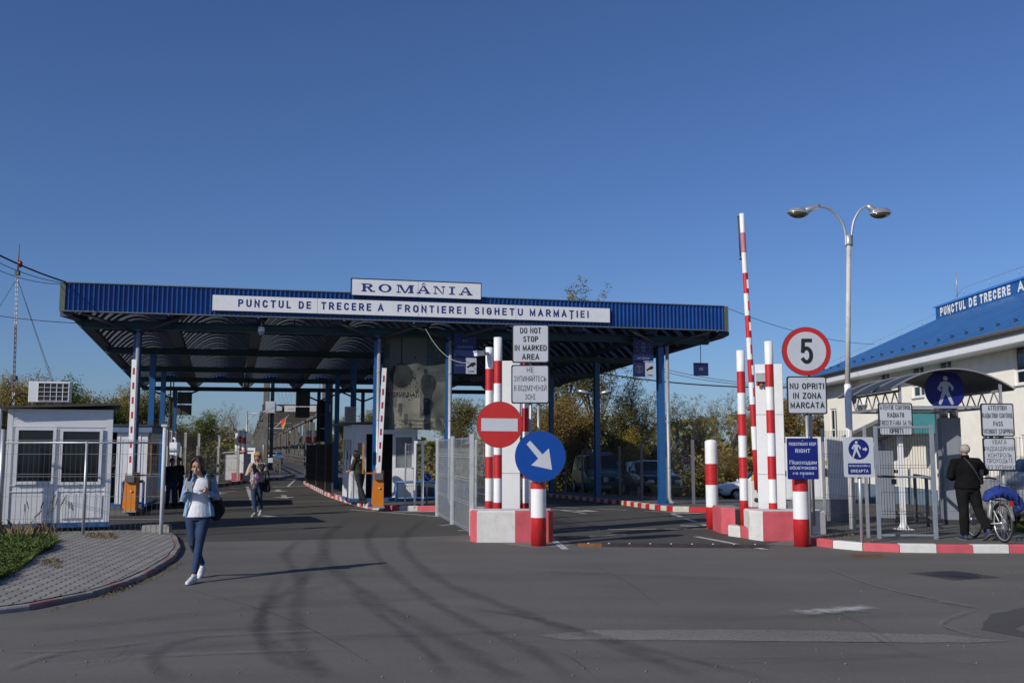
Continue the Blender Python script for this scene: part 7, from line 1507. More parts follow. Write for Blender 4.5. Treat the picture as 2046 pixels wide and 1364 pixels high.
# ---- the young woman with the phone
GL = at(390, 1150, 13.75); GX, GY = GL.x, 13.75
J = dict(pelvis=(.012, 0, .92), chest=(.03, .0, 1.25), neck=(.022, .005, 1.435), head=(-.018, -.035, 1.575), sa=(-.125, 0, 1.375), sb=(.185, .015, 1.385), ea=(-.185, .02, 1.10), eb=(.245, .05, 1.115), wa=(-.125, -.215, 1.245), wb=(.155, -.19, 1.20),
    ha=(-.075, 0, .90), hb=(.098, 0, .90), ka=(-.05, .02, .50), kb=(.045, -.10, .485), aa=(.075, .36, .175), ab=(.0, -.30, .095), ta=(.045, .25, .035), tb=(-.055, -.47, .03), w=.98)
t, body, hc, Rm = person('young woman in a light denim jacket, white shirt and skinny jeans looking at her phone', (GX, GY, .004), R(14), J, SKIN, .0065, True, (-14, 20, 6), [('a', (.12, -.35, .75), (-.5, -.85, -.2), (.75, -.45, .1), (62, 66, 70, 74)), ('b', (-.35, -.5, .45), (.7, -.6, .3), (-.3, -.3, .8), (70, 74, 78, 80))], 1.0, HAIRD)
MG = Matrix.Translation((GX, GY, .004)) @ Matrix.Rotation(R(14), 4, 'Z') @ Matrix.Scale(.972, 4); t.scale = (.972,)*3
trousers(J, DENIM, t, 1, 0, .009, .97)
shoe(J, 'a', SHOEW, mat('white sole', (.6, .6, .58), .6), t, .95); shoe(J, 'b', SHOEW, mat('white sole', (.6, .6, .58)), t, .95)
top(J, TEE, t, -.055, .02, .008, 1.0, .02, .86, 'shirt', r=(.05, .045, .03, .03, .03))
b = MB(); cx = .022
torso_shell(b, [((cx, .01, .875), .215, .155, 6), ((cx, .01, .95), .205, .15, 3), ((cx+.005, .01, 1.1), .185, .14, 0), ((cx+.008, .008, 1.25), .19, .142, 0), ((cx+.008, .005, 1.345), .185, .125, -6), ((cx+.006, .0, 1.41), .125, .10, -4), ((cx, .0, 1.455), .085, .082, 4)], -38, 218, .03, 30)
sleeves(b, J, .98, (.066, .061, .056, .054, .044))
rr = random.Random(5)
for i in range(26):
    q = rr.choice('ab'); s, e, h = V(J['s'+q]), V(J['e'+q]), V(J['w'+q]); f = rr.random(); c = mid(s, e, f) if rr.random() < .55 else mid(e, h, f); b.ell(tuple(c+V((rr.uniform(-.03, .03), rr.uniform(-.04, .0), 0))), (.035, .035, .012), 8, 0, Matrix.Rotation(rr.uniform(-.8, .8), 4, 'Y'))
for x, a in ((-.145, -1), (.205, 1)): b.tube([(cx+a*.168, -.09, .88), (cx+a*.145, -.10, 1.05), (cx+a*.13, -.115, 1.22), (cx+a*.105, -.10, 1.36), (cx+a*.075, -.06, 1.44)], [(.018, .012)]*5, 8, side=(1, 0, 0))
jk = fuse(b, 'jacket', [DENIML], t, .008, 3)
b = MB(); b.tube(catmull([(cx-.09, -.075, 1.42), (cx-.085, .01, 1.475), (cx, .075, 1.48), (cx+.085, .01, 1.475), (cx+.09, -.075, 1.42)], 5), [(.032, .011)]*21, 8, side=(0, 0, 1)); b.build('collar', [DENIML], jk); b = MB()
for z in (.93, 1.03, 1.13, 1.23): b.ell((cx-.165+.02*(z-.9), -.108, z), (.007, .005, .007), 8)
b.build('button', [STEEL], jk)
b = MB(); cap(b, hc, Rm, 1.0, (.084, .098, .092), (0, .024, .05)); loc_ = []
rr = random.Random(2)
for i in range(46):
    f = i/45; a = R(-28+236*f); x, y = math.cos(a), math.sin(a)
    s0 = (.02*x, -.02, .138); s1 = (.083*x, .014+.09*y, .06); s2 = (.088*x+rr.uniform(-.006, .006), .02+.09*y, -.06); loc_.append((s0, s1, s2, (.085*x+rr.uniform(-.012, .012), .035+.085*y, -.15)))
for k in range(9): loc_.append(((-.01, -.035, .135), (-.06, -.062+.008*k, .09), (-.083, -.035+.009*k, .0), (-.088, -.03+.01*k, -.08)))
for k in range(9): loc_.append(((.0, -.035, .135), (.055, -.066+.008*k, .085), (.083, -.035+.009*k, .0), (.088, -.025+.01*k, -.1)))
hairlocks(b, hc, Rm, 1.0, loc_, .016)
b2 = MB()
lk = []
for i in range(26):                                 # long hair falling forward over her right shoulder
    f = i/25; x = -.075-.02*f; w_ = rr.uniform(-.012, .012); A0 = hc+Rm @ V((-.082, -.035+.10*(1-f), .02)); b.tube(catmull([A0, (hc.x-.075-.025*f+w_, hc.y+.06-.07*f, hc.z-.12), (hc.x-.07-.055*f+w_, hc.y+.03-.09*f, hc.z-.22), (hc.x-.07-.085*f+w_*1.6, hc.y-.0-.09*f, hc.z-.33-.05*rr.random())], 4), [.017-.0009*j for j in range(13)], 6)
for i in range(16): f = i/15; A0 = hc+Rm @ V((.05-.1*f, .1, -.02)); b.tube(catmull([A0, (hc.x+.05-.11*f, hc.y+.115, hc.z-.16), (hc.x+.05-.13*f, hc.y+.13, hc.z-.3)], 4), [.02-.0012*j for j in range(9)], 6)
fuse(b, 'hair', [HAIRD], t, .006, 2, .45)
ph = thing('phone', 'pale blue phone held up in the right hand of the young woman', 'phone', tuple(MG @ V((-.098, -.292, 1.30)))); ph.rotation_euler = (R(-60), R(8), R(-2))
MB().prism(rrect(.074, .148, .012, 4), -.005, .005).build('case', [mat('pale blue case', (.36, .46, .56), .4)], ph, bevel=.002); MB().prism(rrect(.066, .138, .008, 4), .0052, .006).build('screen', [GLASS], ph); MB().prism(rrect(.02, .02, .006, 3, -.02, .052), -.0065, -.0051).build('lens', [INK], ph)
bp_ = thing('backpack', 'black backpack hanging from the left shoulder of the young woman', 'backpack', (GX, GY, .004), R(14)); bp_.scale = (.972,)*3; b = MB()
b.tube([(.24, .17, .86), (.25, .18, .92), (.25, .185, 1.04), (.23, .17, 1.12)], [(.085, .07), (.105, .09), (.10, .085), (.07, .06)], 16, side=(1, 0, 0), rnd_end=True); b.ell((.32, .15, .95), (.05, .07, .09), 12); b.ell((.27, .2, .87), (.07, .06, .05), 12); fuse(b, 'bag', [BCLOTH], bp_, .011, 3)
b = MB(); b.tube(catmull([(.26, .12, 1.2), (.19, .07, 1.425), (.165, -.03, 1.44), (.158, -.135, 1.33), (.17, -.165, 1.2), (.2, -.1, 1.08), (.27, .08, .96)], 6), [(.022, .007)]*37, 8, side=(1, 0, -.2)); b.build('strap', [BCLOTH], bp_)
# ---- the woman with the shopping bag
WL = gr(512, 1031); J = dict(pelvis=(0, 0, .93), chest=(0, .0, 1.24), neck=(0, .01, 1.42), head=(-.002, -.01, 1.565), sa=(-.175, .01, 1.365), sb=(.175, .01, 1.365), ea=(-.27, .0, 1.09), eb=(.25, .02, 1.10), wa=(-.13, -.20, 1.20), wb=(.16, -.22, 1.17),
    ha=(-.09, 0, .90), hb=(.09, 0, .90), ka=(-.06, -.07, .5), kb=(.07, .04, .49), aa=(-.0, -.12, .10), ab=(.06, .28, .17), ta=(-.02, -.28, .03), tb=(.05, .16, .035), w=1.06)
t, body, hc, Rm = person('blond woman in a beige jumper and jeans carrying a flowered bag and a black handbag', (WL.x, WL.y, .004), 0, J, SKINT, .011, True, (-4, 4, 0), [('a', (.7, -.4, .1), (-.2, -.6, .7), (.2, -.3, .9), 60), ('b', (-.6, -.5, -.1), (.3, -.7, .6), (-.1, -.3, .9), 60)], 1.0, BLOND)
trousers(J, DENIM, t, 1, .004, .014, .97); shoe(J, 'a', mat('grey shoe', (.3, .3, .3), .7), mat('white sole', (.6, .6, .58)), t, 1); shoe(J, 'b', mat('grey shoe', (.3, .3, .3)), mat('white sole', (.6, .6, .58)), t, 1)
top(J, BEIGE, t, -.03, .45, .013, 1.02, .022, .9, 'jumper', r=(.064, .058, .052, .05, .045))
b = MB(); cap(b, hc, Rm, 1, (.086, .1, .094), (0, .026, .046)); hairlocks(b, hc, Rm, 1, [((.0, .0, .14), (-.07+.014*k, -.075-.01*math.sin(k*.33), .09), (-.075+.015*k, -.095-.006*math.sin(k*.35), .048)) for k in range(11)], .014); hairlocks(b, hc, Rm, 1, [((s*.03, 0, .13), (s*.085, -.02+.02*k, .05), (s*.088, .0+.02*k, -.05), (s*.085, .02+.02*k, -.1)) for k in range(5) for s in (-1, 1)], .018); b.build('hair', [BLOND], t)
FLW = bpy.data.materials.new('flowered cloth'); FLW.use_nodes = True
def _flw():
    nt = FLW.node_tree; p = nt.nodes['Principled BSDF']; L = nt.links.new; tc = nt.nodes.new('ShaderNodeTexCoord'); mp = nt.nodes.new('ShaderNodeMapping'); mp.inputs['Scale'].default_value = (38, 38, 17); L(tc.outputs['Object'], mp.inputs[0]); v = nt.nodes.new('ShaderNodeTexVoronoi'); v.inputs['Scale'].default_value = 1; L(mp.outputs[0], v.inputs['Vector']); sx = nt.nodes.new('ShaderNodeSeparateColor'); L(v.outputs['Color'], sx.inputs[0])
    r = nt.nodes.new('ShaderNodeValToRGB'); r.color_ramp.interpolation = 'CONSTANT'; e = r.color_ramp.elements; e[0].color = (.15, .04, .17, 1); e[1].position = .3; e[1].color = (.24, .11, .27, 1)
    for q, c in ((.5, (.12, .2, .03, 1)), (.68, (.5, .42, .48, 1)), (.84, (.06, .05, .05, 1))): n = e.new(q); n.color = c
    L(sx.outputs[0], r.inputs[0]); L(r.outputs[0], p.inputs['Base Color']); p.inputs['Roughness'].default_value = .6
_flw()
sb_ = thing('shopping_bag', 'purple flowered shopping bag held in front of the blond woman', 'bag', tuple(WL+V((.0, -.25, 0)))); b = MB(); b.tube([(.01, 0, .69), (.0, 0, .95), (-.0, 0, 1.17)], [(.075, .05), (.11, .06), (.135, .065)], 16, side=(1, 0, 0)); b.build('bag', [FLW], sb_); b = MB(); b.tube(catmull([(-.1, 0, 1.16), (-.1, 0, 1.3), (0, .0, 1.36), (.08, 0, 1.28), (.09, 0, 1.16)], 5), .009, 6); b.build('handle', [BCLOTH], sb_)
um = thing('folded_umbrella', 'crumpled black umbrella bundle held above the flowered bag', 'umbrella', tuple(WL+V((.06, -.3, 1.2)))); b = MB(); rr = random.Random(9)
for k in range(12): a = 2*math.pi*k/12; b.add([(0, 0, .0), (.13*math.cos(a)+.04, .05*math.sin(a), .20+.03*rr.random()), (.19*math.cos(a+.3)+.04, .07*math.sin(a+.3), .08+.1*rr.random()), (.08*math.cos(a+.5), .05*math.sin(a+.5), -.10)], [(0, 1, 2), (0, 2, 3)])
b.build('cloth', [mat('black umbrella cloth', (.02, .02, .021), .45, var=.5, scale=6)], um); b = MB()
for k in range(4): b.tube([(.02*k, -.04, .05), (.14, -.06, .14-.07*k)], .006, 5)
b.build('rib', [STEEL], um)
hb_ = thing('handbag', 'black handbag hanging from the arm of the blond woman', 'bag', tuple(WL+V((.27, -.04, 0)))); b = MB(); b.tube([(0, 0, .68), (0, 0, .8), (0, 0, .93)], [(.10, .05), (.095, .05), (.06, .035)], 14, side=(1, 0, 0), rnd_end=True); b.build('bag', [BCLOTH], hb_); b = MB()
for y in (-.03, .03): b.tube(catmull([(-.05, y, .93), (-.04, y, 1.12), (0, y*.5, 1.2), (.05, y, 1.1), (.05, y, .93)], 4), .009, 6)
b.build('strap', [BCLOTH], hb_)
# ---- the officer at the booth
OL = V((at(717, 1000, 30.75).x, 30.75, .14)); J = dict(pelvis=(0, .02, .88), chest=(-.0, -.03, 1.18), neck=(0, -.08, 1.36), head=(0, -.15, 1.47), sa=(-.185, -.04, 1.30), sb=(.185, -.04, 1.30), ea=(-.22, -.07, 1.02), eb=(.21, -.12, 1.02), wa=(-.21, -.22, .80), wb=(.17, -.3, .95),
    ha=(-.09, .02, .85), hb=(.09, .02, .85), ka=(-.10, -.03, .46), kb=(.10, .12, .46), aa=(-.1, .0, .08), ab=(.1, .30, .10), ta=(-.11, -.15, .03), tb=(.1, .17, .03), w=1.12)
t, body, hc, Rm = person('officer in dark grey shirt and black trousers leaning towards the middle booth', OL, R(-118), J, SKINT, .012, True, (0, 14, 0), [('a', (0, -.4, -.9), (-.9, 0, 0), (0, -.8, .3), 30), ('b', (-.2, -.7, .2), (.5, 0, .8), (-.8, 0, .3), 40)])
trousers(J, NAVYC, t, 1, .012, .014, .98); shoe(J, 'a', BCLOTH, BLACK, t); shoe(J, 'b', BCLOTH, BLACK, t); tp = top(J, DGREY, t, -.02, -.15, .013, 1.04, .02, .92, 'shirt', r=(.066, .062, .056, .05, .05))
b = MB(); b.ell((.03, .085, 1.235), (.075, .02, .035), 12); b.build('back_badge', [mat('grey badge print', (.16, .17, .17), .8)], tp)
b = MB(); cap(b, hc, Rm, 1, (.09, .105, .1), (0, .025, .04)); hairlocks(b, hc, Rm, 1, [((.0, .03, .13), (.095*math.cos(R(a)), .02+.1*math.sin(R(a)), .05), (.09*math.cos(R(a)), .03+.1*math.sin(R(a)), -.06), (.075*math.cos(R(a)), .04+.08*math.sin(R(a)), -.13)) for a in range(-20, 201, 11)], .024); b.build('hair', [mat('black brown hair', (.012, .008, .007), .5, var=.4, bump=.4)], t)
# ---- the man with the bicycle
ML = V((8.40, 18.55, ZP)); J = dict(pelvis=(0, 0, .95), chest=(-.0, -.03, 1.29), neck=(0, -.035, 1.49), head=(-.01, -.06, 1.625), sa=(-.205, -.03, 1.41), sb=(.205, -.03, 1.41), ea=(-.30, -.04, 1.13), eb=(-.0, 0, 0), wa=(-.14, -.27, 1.08), wb=(0, 0, 0),
    ha=(-.10, 0, .92), hb=(.10, 0, .92), ka=(-.17, -.08, .5), kb=(.10, .05, .5), aa=(-.16, .12, .16), ab=(.085, .0, .09), ta=(-.17, .0, .03), tb=(.10, -.16, .03), w=1.2)
# he faces away (+y): his right arm, on the -x side of his own frame, reaches the handlebar
J['sa'] = (-.215, -.03, 1.42); J['ea'] = (-.38, -.16, 1.22); J['wa'] = (-.50, -.40, 1.24); J['eb'] = (.29, -.02, 1.14); J['wb'] = (.16, -.24, 1.12); J['aa'] = (-.21, .32, .20); J['ka'] = (-.17, .04, .53); J['ta'] = (-.19, .24, .055)
t, body, hc, Rm = person('grey haired man in black seen from behind, pushing a bicycle along the footway', ML, R(176), J, SKINT, .011, True, (0, 3, 0), [('a', (-.2, -.9, -.1), (0, -.1, 1), (.9, -.2, 0), 70), ('b', (-.5, -.6, 0), (.3, -.3, .9), (-.3, -.3, .8), 50)])
trousers(J, mat('black trousers', (.009, .009, .010), .95, var=.4, bump=.8, bscale=8, spec=.15), t, 1, .018, .013, 1.0); SHB = mat('navy shoe', (.02, .035, .09), .7, var=.3); shoe(J, 'a', SHB, mat('tan sole', (.22, .17, .11), .8), t, 1.12); shoe(J, 'b', SHB, mat('tan sole', (.22, .17, .11)), t, 1.12)
jk = top(J, mat('black jacket', (.006, .006, .0065), .95, var=.5, scale=5, bump=.9, bscale=7, spec=.15), t, -.02, .97, .012, 1.05, .03, .95, 'jacket', r=(.074, .068, .06, .058, .048)); b = MB(); b.tube(catmull([(.06, .06, 1.49), (-.0, .145, 1.40), (-.10, .15, 1.25), (-.2, .10, 1.08)], 5), [(.016, .005)]*16, 6, side=(0, 0, 1)); b.build('bag_strap', [mat('dark strap', (.03, .03, .032), .7)], jk)
b = MB(); b.tube([V(J['neck'])+V((0, .01, -.02)), V(J['neck'])+V((0, .0, .045))], [.075, .066], 14); b.build('collar', [MATS['black jacket']], jk)
b = MB(); Pq = Rm.to_4x4()
cap(b, hc, Rm, 1, (.084, .1, .09), (0, .027, .028)); fuse(b, 'hair', [HAIRG], t, .008, 2); MB().ell(hc+Rm @ V((0, .072, .075)), (.046, .046, .042), 14, 0, Pq).build('bald_patch', [mat('balding skin', (.38, .22, .16), .5)], t)
cb = thing('crossbody_bag', 'small black bag hanging at the hip of the man with the bicycle', 'bag', tuple(ML+V((.27, .12, .0)))); b = MB(); b.box(-.05, .05, -.12, .12, 1.0, 1.28); b.build('bag', [BCLOTH], cb, bevel=.03); b = MB(); b.box(-.055, .055, -.125, .0, 1.16, 1.275); b.build('flap', [BLACK], cb, bevel=.02)
# ---- people standing in the shade
def shade(label, loc, rz, h, shirt, legs, hair, arms, feats=None):
    k = h/1.72; S = lambda *p: tuple(x*k for x in p); J = dict(pelvis=S(0, 0, .93), chest=S(0, 0, 1.26), neck=S(0, 0, 1.45), head=S(0, -.02, 1.59), sa=S(-.19, 0, 1.38), sb=S(.19, 0, 1.38), ea=S(*arms[0]), eb=S(*arms[1]), wa=S(*arms[2]), wb=S(*arms[3]), ha=S(-.09, 0, .9), hb=S(.09, 0, .9), ka=S(-.11, -.03, .49), kb=S(.10, .02, .49), aa=S(-.12, .02, .09), ab=S(.11, .08, .09), ta=S(-.13, -.13, .03), tb=S(.12, -.07, .03), w=1.1*k)
    t, body, hc, Rm = person(label, loc, rz, J, SKINT, .013, True, (10, 6, 0), [('a', tuple(V(J['wa'])-V(J['ea'])), (-.9, 0, .2), (0, -.9, .2), 35), ('b', tuple(V(J['wb'])-V(J['eb'])), (.9, 0, .2), (0, -.9, .2), 35)], k)
    trousers(J, legs, t, 1, .01, .015); top(J, shirt, t, -.03, .95, .014, 1.04, .025, .94, 'jacket', r=(.066, .06, .053, .052, .044)); shoe(J, 'a', BCLOTH, BLACK, t); shoe(J, 'b', BCLOTH, BLACK, t); b = MB(); cap(b, hc, Rm, k, (.086, .102, .092), (0, .024, .045)); b.build('hair', [hair], t)
BH = MATS['black brown hair']; hang_ = ((-.24, .02, 1.1), (.24, .02, 1.1), (-.22, -.12, .87), (.22, -.1, .87)); bent = ((-.25, .03, 1.1), (.25, .02, 1.1), (-.06, -.22, 1.14), (.05, -.24, 1.10))
shade('person in dark shirt and blue jeans standing in shade, left one of the two', tuple(at(341, 1010, 31.2).xy)+(.0,), R(25), 1.5, NAVYC, DENIM, BH, hang_)
shade('person in dark clothes standing in shade, right one of the two behind the young woman', tuple(at(355, 1007, 32.3).xy)+(.0,), R(-30), 1.52, BCLOTH, NAVYC, BH, ((-.25, .03, 1.12), (.26, -.02, 1.12), (-.15, -.22, 1.2), (.1, -.25, 1.25)))
shade('dark figure standing in the gap between the two left booths', (at(240, 1005, 29.7).x, 29.7, .2), R(20), 1.68, BCLOTH, NAVYC, BH, bent)
# ---------------------------------------------------------------- trees, shrubs, grass
def tree_mesh(seed, h, spread, nleaf, leaf, ls, trunk_r, bare=.0, low=.15, clump=.5, levels=3, upright=.6, twigs=True, bark=None):
    """tapered trunk with limbs, and a crown of leaf sized faces gathered round the twigs"""
    r = random.Random(seed); w = MB(); tips = []
    def grow(p, d, L, rad, lv):
        n = 4; pts = [p]; q = p; dd = d.copy()
        for i in range(n):
            dd = (dd+V((r.uniform(-.22, .22), r.uniform(-.22, .22), r.uniform(-.05, .18)*upright))).normalized(); q = q+dd*L/n; pts.append(q)
            if lv <= 1: tips.append((q, lv))
        w.tube(pts, [rad*(1-.62*i/n) for i in range(n+1)], 6 if lv > 1 else 3, sm=True, caps=False)
        if lv == 0: return
        kids = {3: 9, 2: 6, 1: 4}[lv]
        for k in range(kids):
            f = (low+(1-low)*(k+.6*r.random())/kids) if lv == 3 else .25+.75*(k+r.random())/kids
            i = min(n-1, int(f*n)); base = pts[i]+(pts[i+1]-pts[i])*(f*n-i); a = r.uniform(0, 2*math.pi) if lv == 3 else r.uniform(0, 2*math.pi)
            side = V((math.cos(a), math.sin(a), 0)); nd = (dd*upright+side*spread*(1.15-.5*f if lv == 3 else 1)+V((0, 0, .22))).normalized()
            grow(base, nd, L*(.62-.25*f if lv == 3 else .55)*r.uniform(.75, 1.2), rad*(.55-.2*f), lv-1)
    grow(V((0, 0, -.3)), V((0, 0, 1)), h*.86, trunk_r, levels)
    c = MB(); n = 0
    while n < nleaf and tips:
        q, lv = r.choice(tips); k = r.randint(3, 8); cc = q+V((r.gauss(0, clump), r.gauss(0, clump), r.gauss(0, clump*.8)))
        for j in range(k):
            p = cc+V((r.gauss(0, ls*1.5), r.gauss(0, ls*1.5), r.gauss(0, ls*1.3))); a, e = r.uniform(0, 2*math.pi), r.uniform(-.9, .9); u = V((math.cos(a)*math.cos(e), math.sin(a)*math.cos(e), math.sin(e))); v = u.orthogonal().normalized(); v = Matrix.Rotation(r.uniform(0, 6.3), 3, u) @ v; s = ls*r.uniform(.6, 1.3)
            c.add([p-u*s, p+v*s*.55, p+u*s, p-v*s*.55], [(0, 1, 2, 3)]); n += 1
    return w.mesh('trunk', [bark or BARK]), c.mesh('crown', [leaf])
def plant_tree(name, label, meshes, loc, s=1.0, rz=0.0, group=None, cat='tree', sz=1.0):
    t = thing(name, label, cat, loc, rz, group); t.scale = (s, s, s*sz)
    for nm, me in zip(('trunk', 'crown'), meshes): o = bpy.data.objects.new(nm, me); COL.objects.link(o); o.parent = t
    return t
TY = tree_mesh(11, 8, .75, 13000, LEAF_Y, .085, .16, clump=.42); TG = tree_mesh(12, 6.5, .85, 13000, LEAF_G, .09, .15, clump=.4, low=.1); TO = tree_mesh(13, 7, .8, 12500, LEAF_O, .085, .16, clump=.45)
TBARE = tree_mesh(14, 8.5, .5, 1800, LEAF_B, .07, .13, clump=.25, upright=.9, bark=BARKP, low=.08); TSP = tree_mesh(15, 8, .55, 5600, LEAF_O, .07, .13, clump=.3, upright=.85, bark=BARKP, low=.08); TPOP = tree_mesh(16, 13.5, .4, 9000, LEAF_O, .10, .2, clump=.26, upright=.9, low=.3)
TCR = tree_mesh(17, 7, .7, 14000, LEAF_B, .09, .2, clump=.6, low=.03); TDK = tree_mesh(18, 6.5, .7, 14000, LEAF_D, .09, .18, clump=.55, low=.02)
LT = 'trees behind the left booths and fences'; RT = 'trees along the far side of the parking strip'
def tr(name, label, me, px, top, Y, h, grp, rz=0.0, sz=1.0, base=None):
    p = at(px, top, Y); z = gz(p.x, Y) if p.x > 0 else -.1; h = max(v.co.z for v in me[1].vertices)*.97; s = (p.z-z)/h; plant_tree(name, label, me, (p.x, Y, z), s, rz, grp, sz=1.0)
tr('autumn_tree', 'large yellowing tree at the left edge behind the radio mast', TY, 20, 742, 58, 8.0, LT); tr('autumn_tree', 'yellowing tree between the radio mast and the air conditioner', TY, 72, 738, 62, 8.0, LT, 2.0); tr('autumn_tree', 'sparse olive tree at the very left edge of the picture, lower than its neighbours', TO, -25, 775, 52, 7.0, LT, 1.0)
tr('green_tree', 'bushy green tree directly behind the air conditioner', TG, 150, 752, 58, 6.5, LT, .5); tr('green_tree', 'low green tree between the air conditioner and the left booths', TG, 196, 790, 60, 6.5, LT, 2.4); tr('autumn_tree', 'yellow tree just left of the raised left boom', TY, 255, 765, 66, 8.0, LT, 4.0); tr('autumn_tree', 'yellow tree behind the left blue columns', TO, 300, 775, 68, 7.0, LT, 3.0)
for k, (nm, me, px, top, lab) in enumerate((('autumn_tree', TY, 48, 752, 'yellowing tree just right of the radio mast, in the second row'), ('autumn_tree', TO, 110, 770, 'olive tree behind the right edge of the air conditioner'), ('autumn_tree', TY, 225, 790, 'low yellow tree above the second left booth'), ('green_tree', TG, 0, 765, 'green tree left of the radio mast, in the second row'), ('autumn_tree', TY, 282, 772, 'yellow tree between the first two left columns'), ('autumn_tree', TO, 172, 775, 'olive tree between the air conditioner and the left boom'))): tr(nm, lab, me, px, top, 72+k, 8, LT, k*1.3)
tr('green_tree', 'olive green tree left of the tall far fence, the smaller of two', TO, 368, 845, 90, 7.0, LT, .4); tr('green_tree', 'olive green tree behind the tall far fence, in the gap under the canopy', TG, 418, 818, 92, 6.5, LT, 1.2); tr('bare_tree', 'leafless twiggy tree left of the distant lamp post', TBARE, 466, 803, 96, 8.5, LT, .3); tr('bare_tree', 'low leafless tree behind the octagonal sign back', TBARE, 500, 845, 110, 8.5, LT, 2.2); tr('bare_tree', 'thin leafless tree between the two olive green trees', TBARE, 445, 812, 104, 8.5, LT, 4.1)
tr('autumn_tree', 'yellow green tree beyond the timber bridge', TY, 572, 868, 330, 8.0, LT, 1.0)
tr('autumn_tree', 'olive tree left of the middle booth roof', TO, 690, 830, 100, 7.0, RT, .2); tr('autumn_tree', 'olive tree between the middle booth and the banner', TO, 740, 815, 95, 7.0, RT, 3.2); tr('bare_tree', 'twiggy tree behind the hanging banner', TSP, 800, 800, 88, 8.0, RT)
for px, top, Y, me, h, nm, lab, rz in ((918, 790, 84, TO, 7, 'autumn_tree', 'olive tree between the banner and the camera post', 1.5), (960, 800, 82, TSP, 8, 'bare_tree', 'sparse tree just left of the camera post', .8), (1085, 800, 80, TO, 7, 'autumn_tree', 'olive tree between the text signs and the third right column', 2.6),
        (1132, 775, 68, TCR, 7, 'creeper_tree', 'brown leaved tree left of the second right column', .3), (1168, 790, 66, TCR, 7, 'creeper_tree', 'dense brown creeper covered tree behind the teal van', 1.7), (1212, 800, 62, TDK, 6.5, 'creeper_tree', 'dark creeper covered tree behind the dark car', 2.9), (1240, 735, 76, TSP, 8, 'bare_tree', 'tall twiggy tree rising above the dark creeper tree', .5), (1276, 760, 74, TSP, 8, 'bare_tree', 'twiggy tree left of the rightmost column', 2.1),
        (1262, 850, 60, TY, 8, 'autumn_tree', 'low yellow green tree behind the dark car', 3.0), (1345, 788, 82, TSP, 8, 'bare_tree', 'pale twiggy tree just right of the rightmost column', 1.1), (1320, 800, 84, TBARE, 8.5, 'bare_tree', 'leafless tree directly behind the rightmost column', 4.0), (1378, 830, 80, TBARE, 8.5, 'bare_tree', 'low leafless tree under the CD sign', .9), (1404, 792, 84, TSP, 8, 'bare_tree', 'twiggy tree with few leaves right of the CD sign', 2.5), (1442, 800, 80, TSP, 8, 'bare_tree', 'twiggy tree above the free standing white topped bollard', 3.6),
        (1462, 780, 86, TBARE, 8.5, 'bare_tree', 'tall leafless tree left of the free standing striped post', 5.0), (1425, 905, 66, TCR, 7, 'creeper_tree', 'low rusty brown tree behind the white car bonnet', .2), (1500, 800, 84, TSP, 8, 'bare_tree', 'twiggy tree behind the raised striped boom', .1), (1470, 895, 68, TCR, 7, 'creeper_tree', 'low rusty brown tree above the white car', 2.0), (1530, 790, 88, TO, 7, 'autumn_tree', 'olive tree behind the right pylon', 2.2), (1575, 770, 84, TCR, 7, 'creeper_tree', 'brown tree between the right pylon and the round 5 sign', 1.0), (1625, 800, 78, TCR, 7, 'creeper_tree', 'brown tree beside the corner of the cream building', 3.1), (1500, 880, 72, TDK, 6.5, 'creeper_tree', 'dark low tree behind the roof of the white car', .7), (1300, 880, 64, TDK, 6.5, 'creeper_tree', 'dark low tree between the dark car and the rightmost column', 4.4)):
    tr(nm, lab, me, px, top, Y, h, RT, rz)
tr('poplar_tree', 'poplar whose leafy tips show above the canopy fascia, the taller', TPOP, 1190, 566, 72, 13.5, RT, .6); tr('poplar_tree', 'poplar with one leafy tip above the canopy fascia, the shorter', TPOP, 1112, 580, 74, 13.5, RT, 2.8)
# far wood and undergrowth
b = MB(); rr = random.Random(21)
def bushes(n, box, ls, hh):
    for i in range(n):
        x, y = rr.uniform(box[0], box[1]), rr.uniform(box[2], box[3]); z0 = gz(x, y)
        if y > 66 and bx_(y)-2 < x < bx_(y)+8 or y <= 72 and -21 < x < 0: continue
        H = hh*(.6+.4*math.sin(x*.7+y*.3))*rr.random()**.7
        p = V((x, y, z0+H)); a, e = rr.uniform(0, 6.28), rr.uniform(-1, 1); u = V((math.cos(a)*math.cos(e), math.sin(a)*math.cos(e), math.sin(e))); v = u.orthogonal().normalized(); s = ls*rr.uniform(.5, 1.3); b.add([p-u*s, p+v*s*.6, p+u*s, p-v*s*.6], [(0, 1, 2, 3)])
bushes(16000, (2, 36, 63, 80), .15, 3.0); bushes(6000, (-30, 2, 74, 96), .2, 2.6); bushes(6000, (-50, -19, 52, 80), .17, 2.4)
tag(b.build('undergrowth', [LEAF_O]), 'tangled olive undergrowth below the trees', None, kind='stuff')
b = MB(); bushes(11000, (2, 38, 68, 84), .17, 3.8); bushes(4500, (-60, -26, 120, 160), .35, 4.5); tag(b.build('undergrowth', [LEAF_B]), 'brown undergrowth further back among the trunks', None, kind='stuff')
b = MB(); rr = random.Random(5)
for i in range(9000):
    x = rr.uniform(-260, 260); y = rr.uniform(170, 380); z = (5.5+2.5*math.sin(x*.05)+1.5*math.sin(x*.17))*rr.random()**.6; p = V((x, y, z)); a, e = rr.uniform(0, 6.28), rr.uniform(-1, 1); u = V((math.cos(a)*math.cos(e), math.sin(a)*math.cos(e), math.sin(e))); v = u.orthogonal().normalized(); s = rr.uniform(.6, 1.8)
    if y < 300 and -.36*y < x < -.21*y: continue
    b.add([p-u*s, p+v*s*.6, p+u*s, p-v*s*.6], [(0, 1, 2, 3)])
tag(b.build('far_wood', [LEAF_O]), 'far off wood along the horizon', None, kind='stuff')
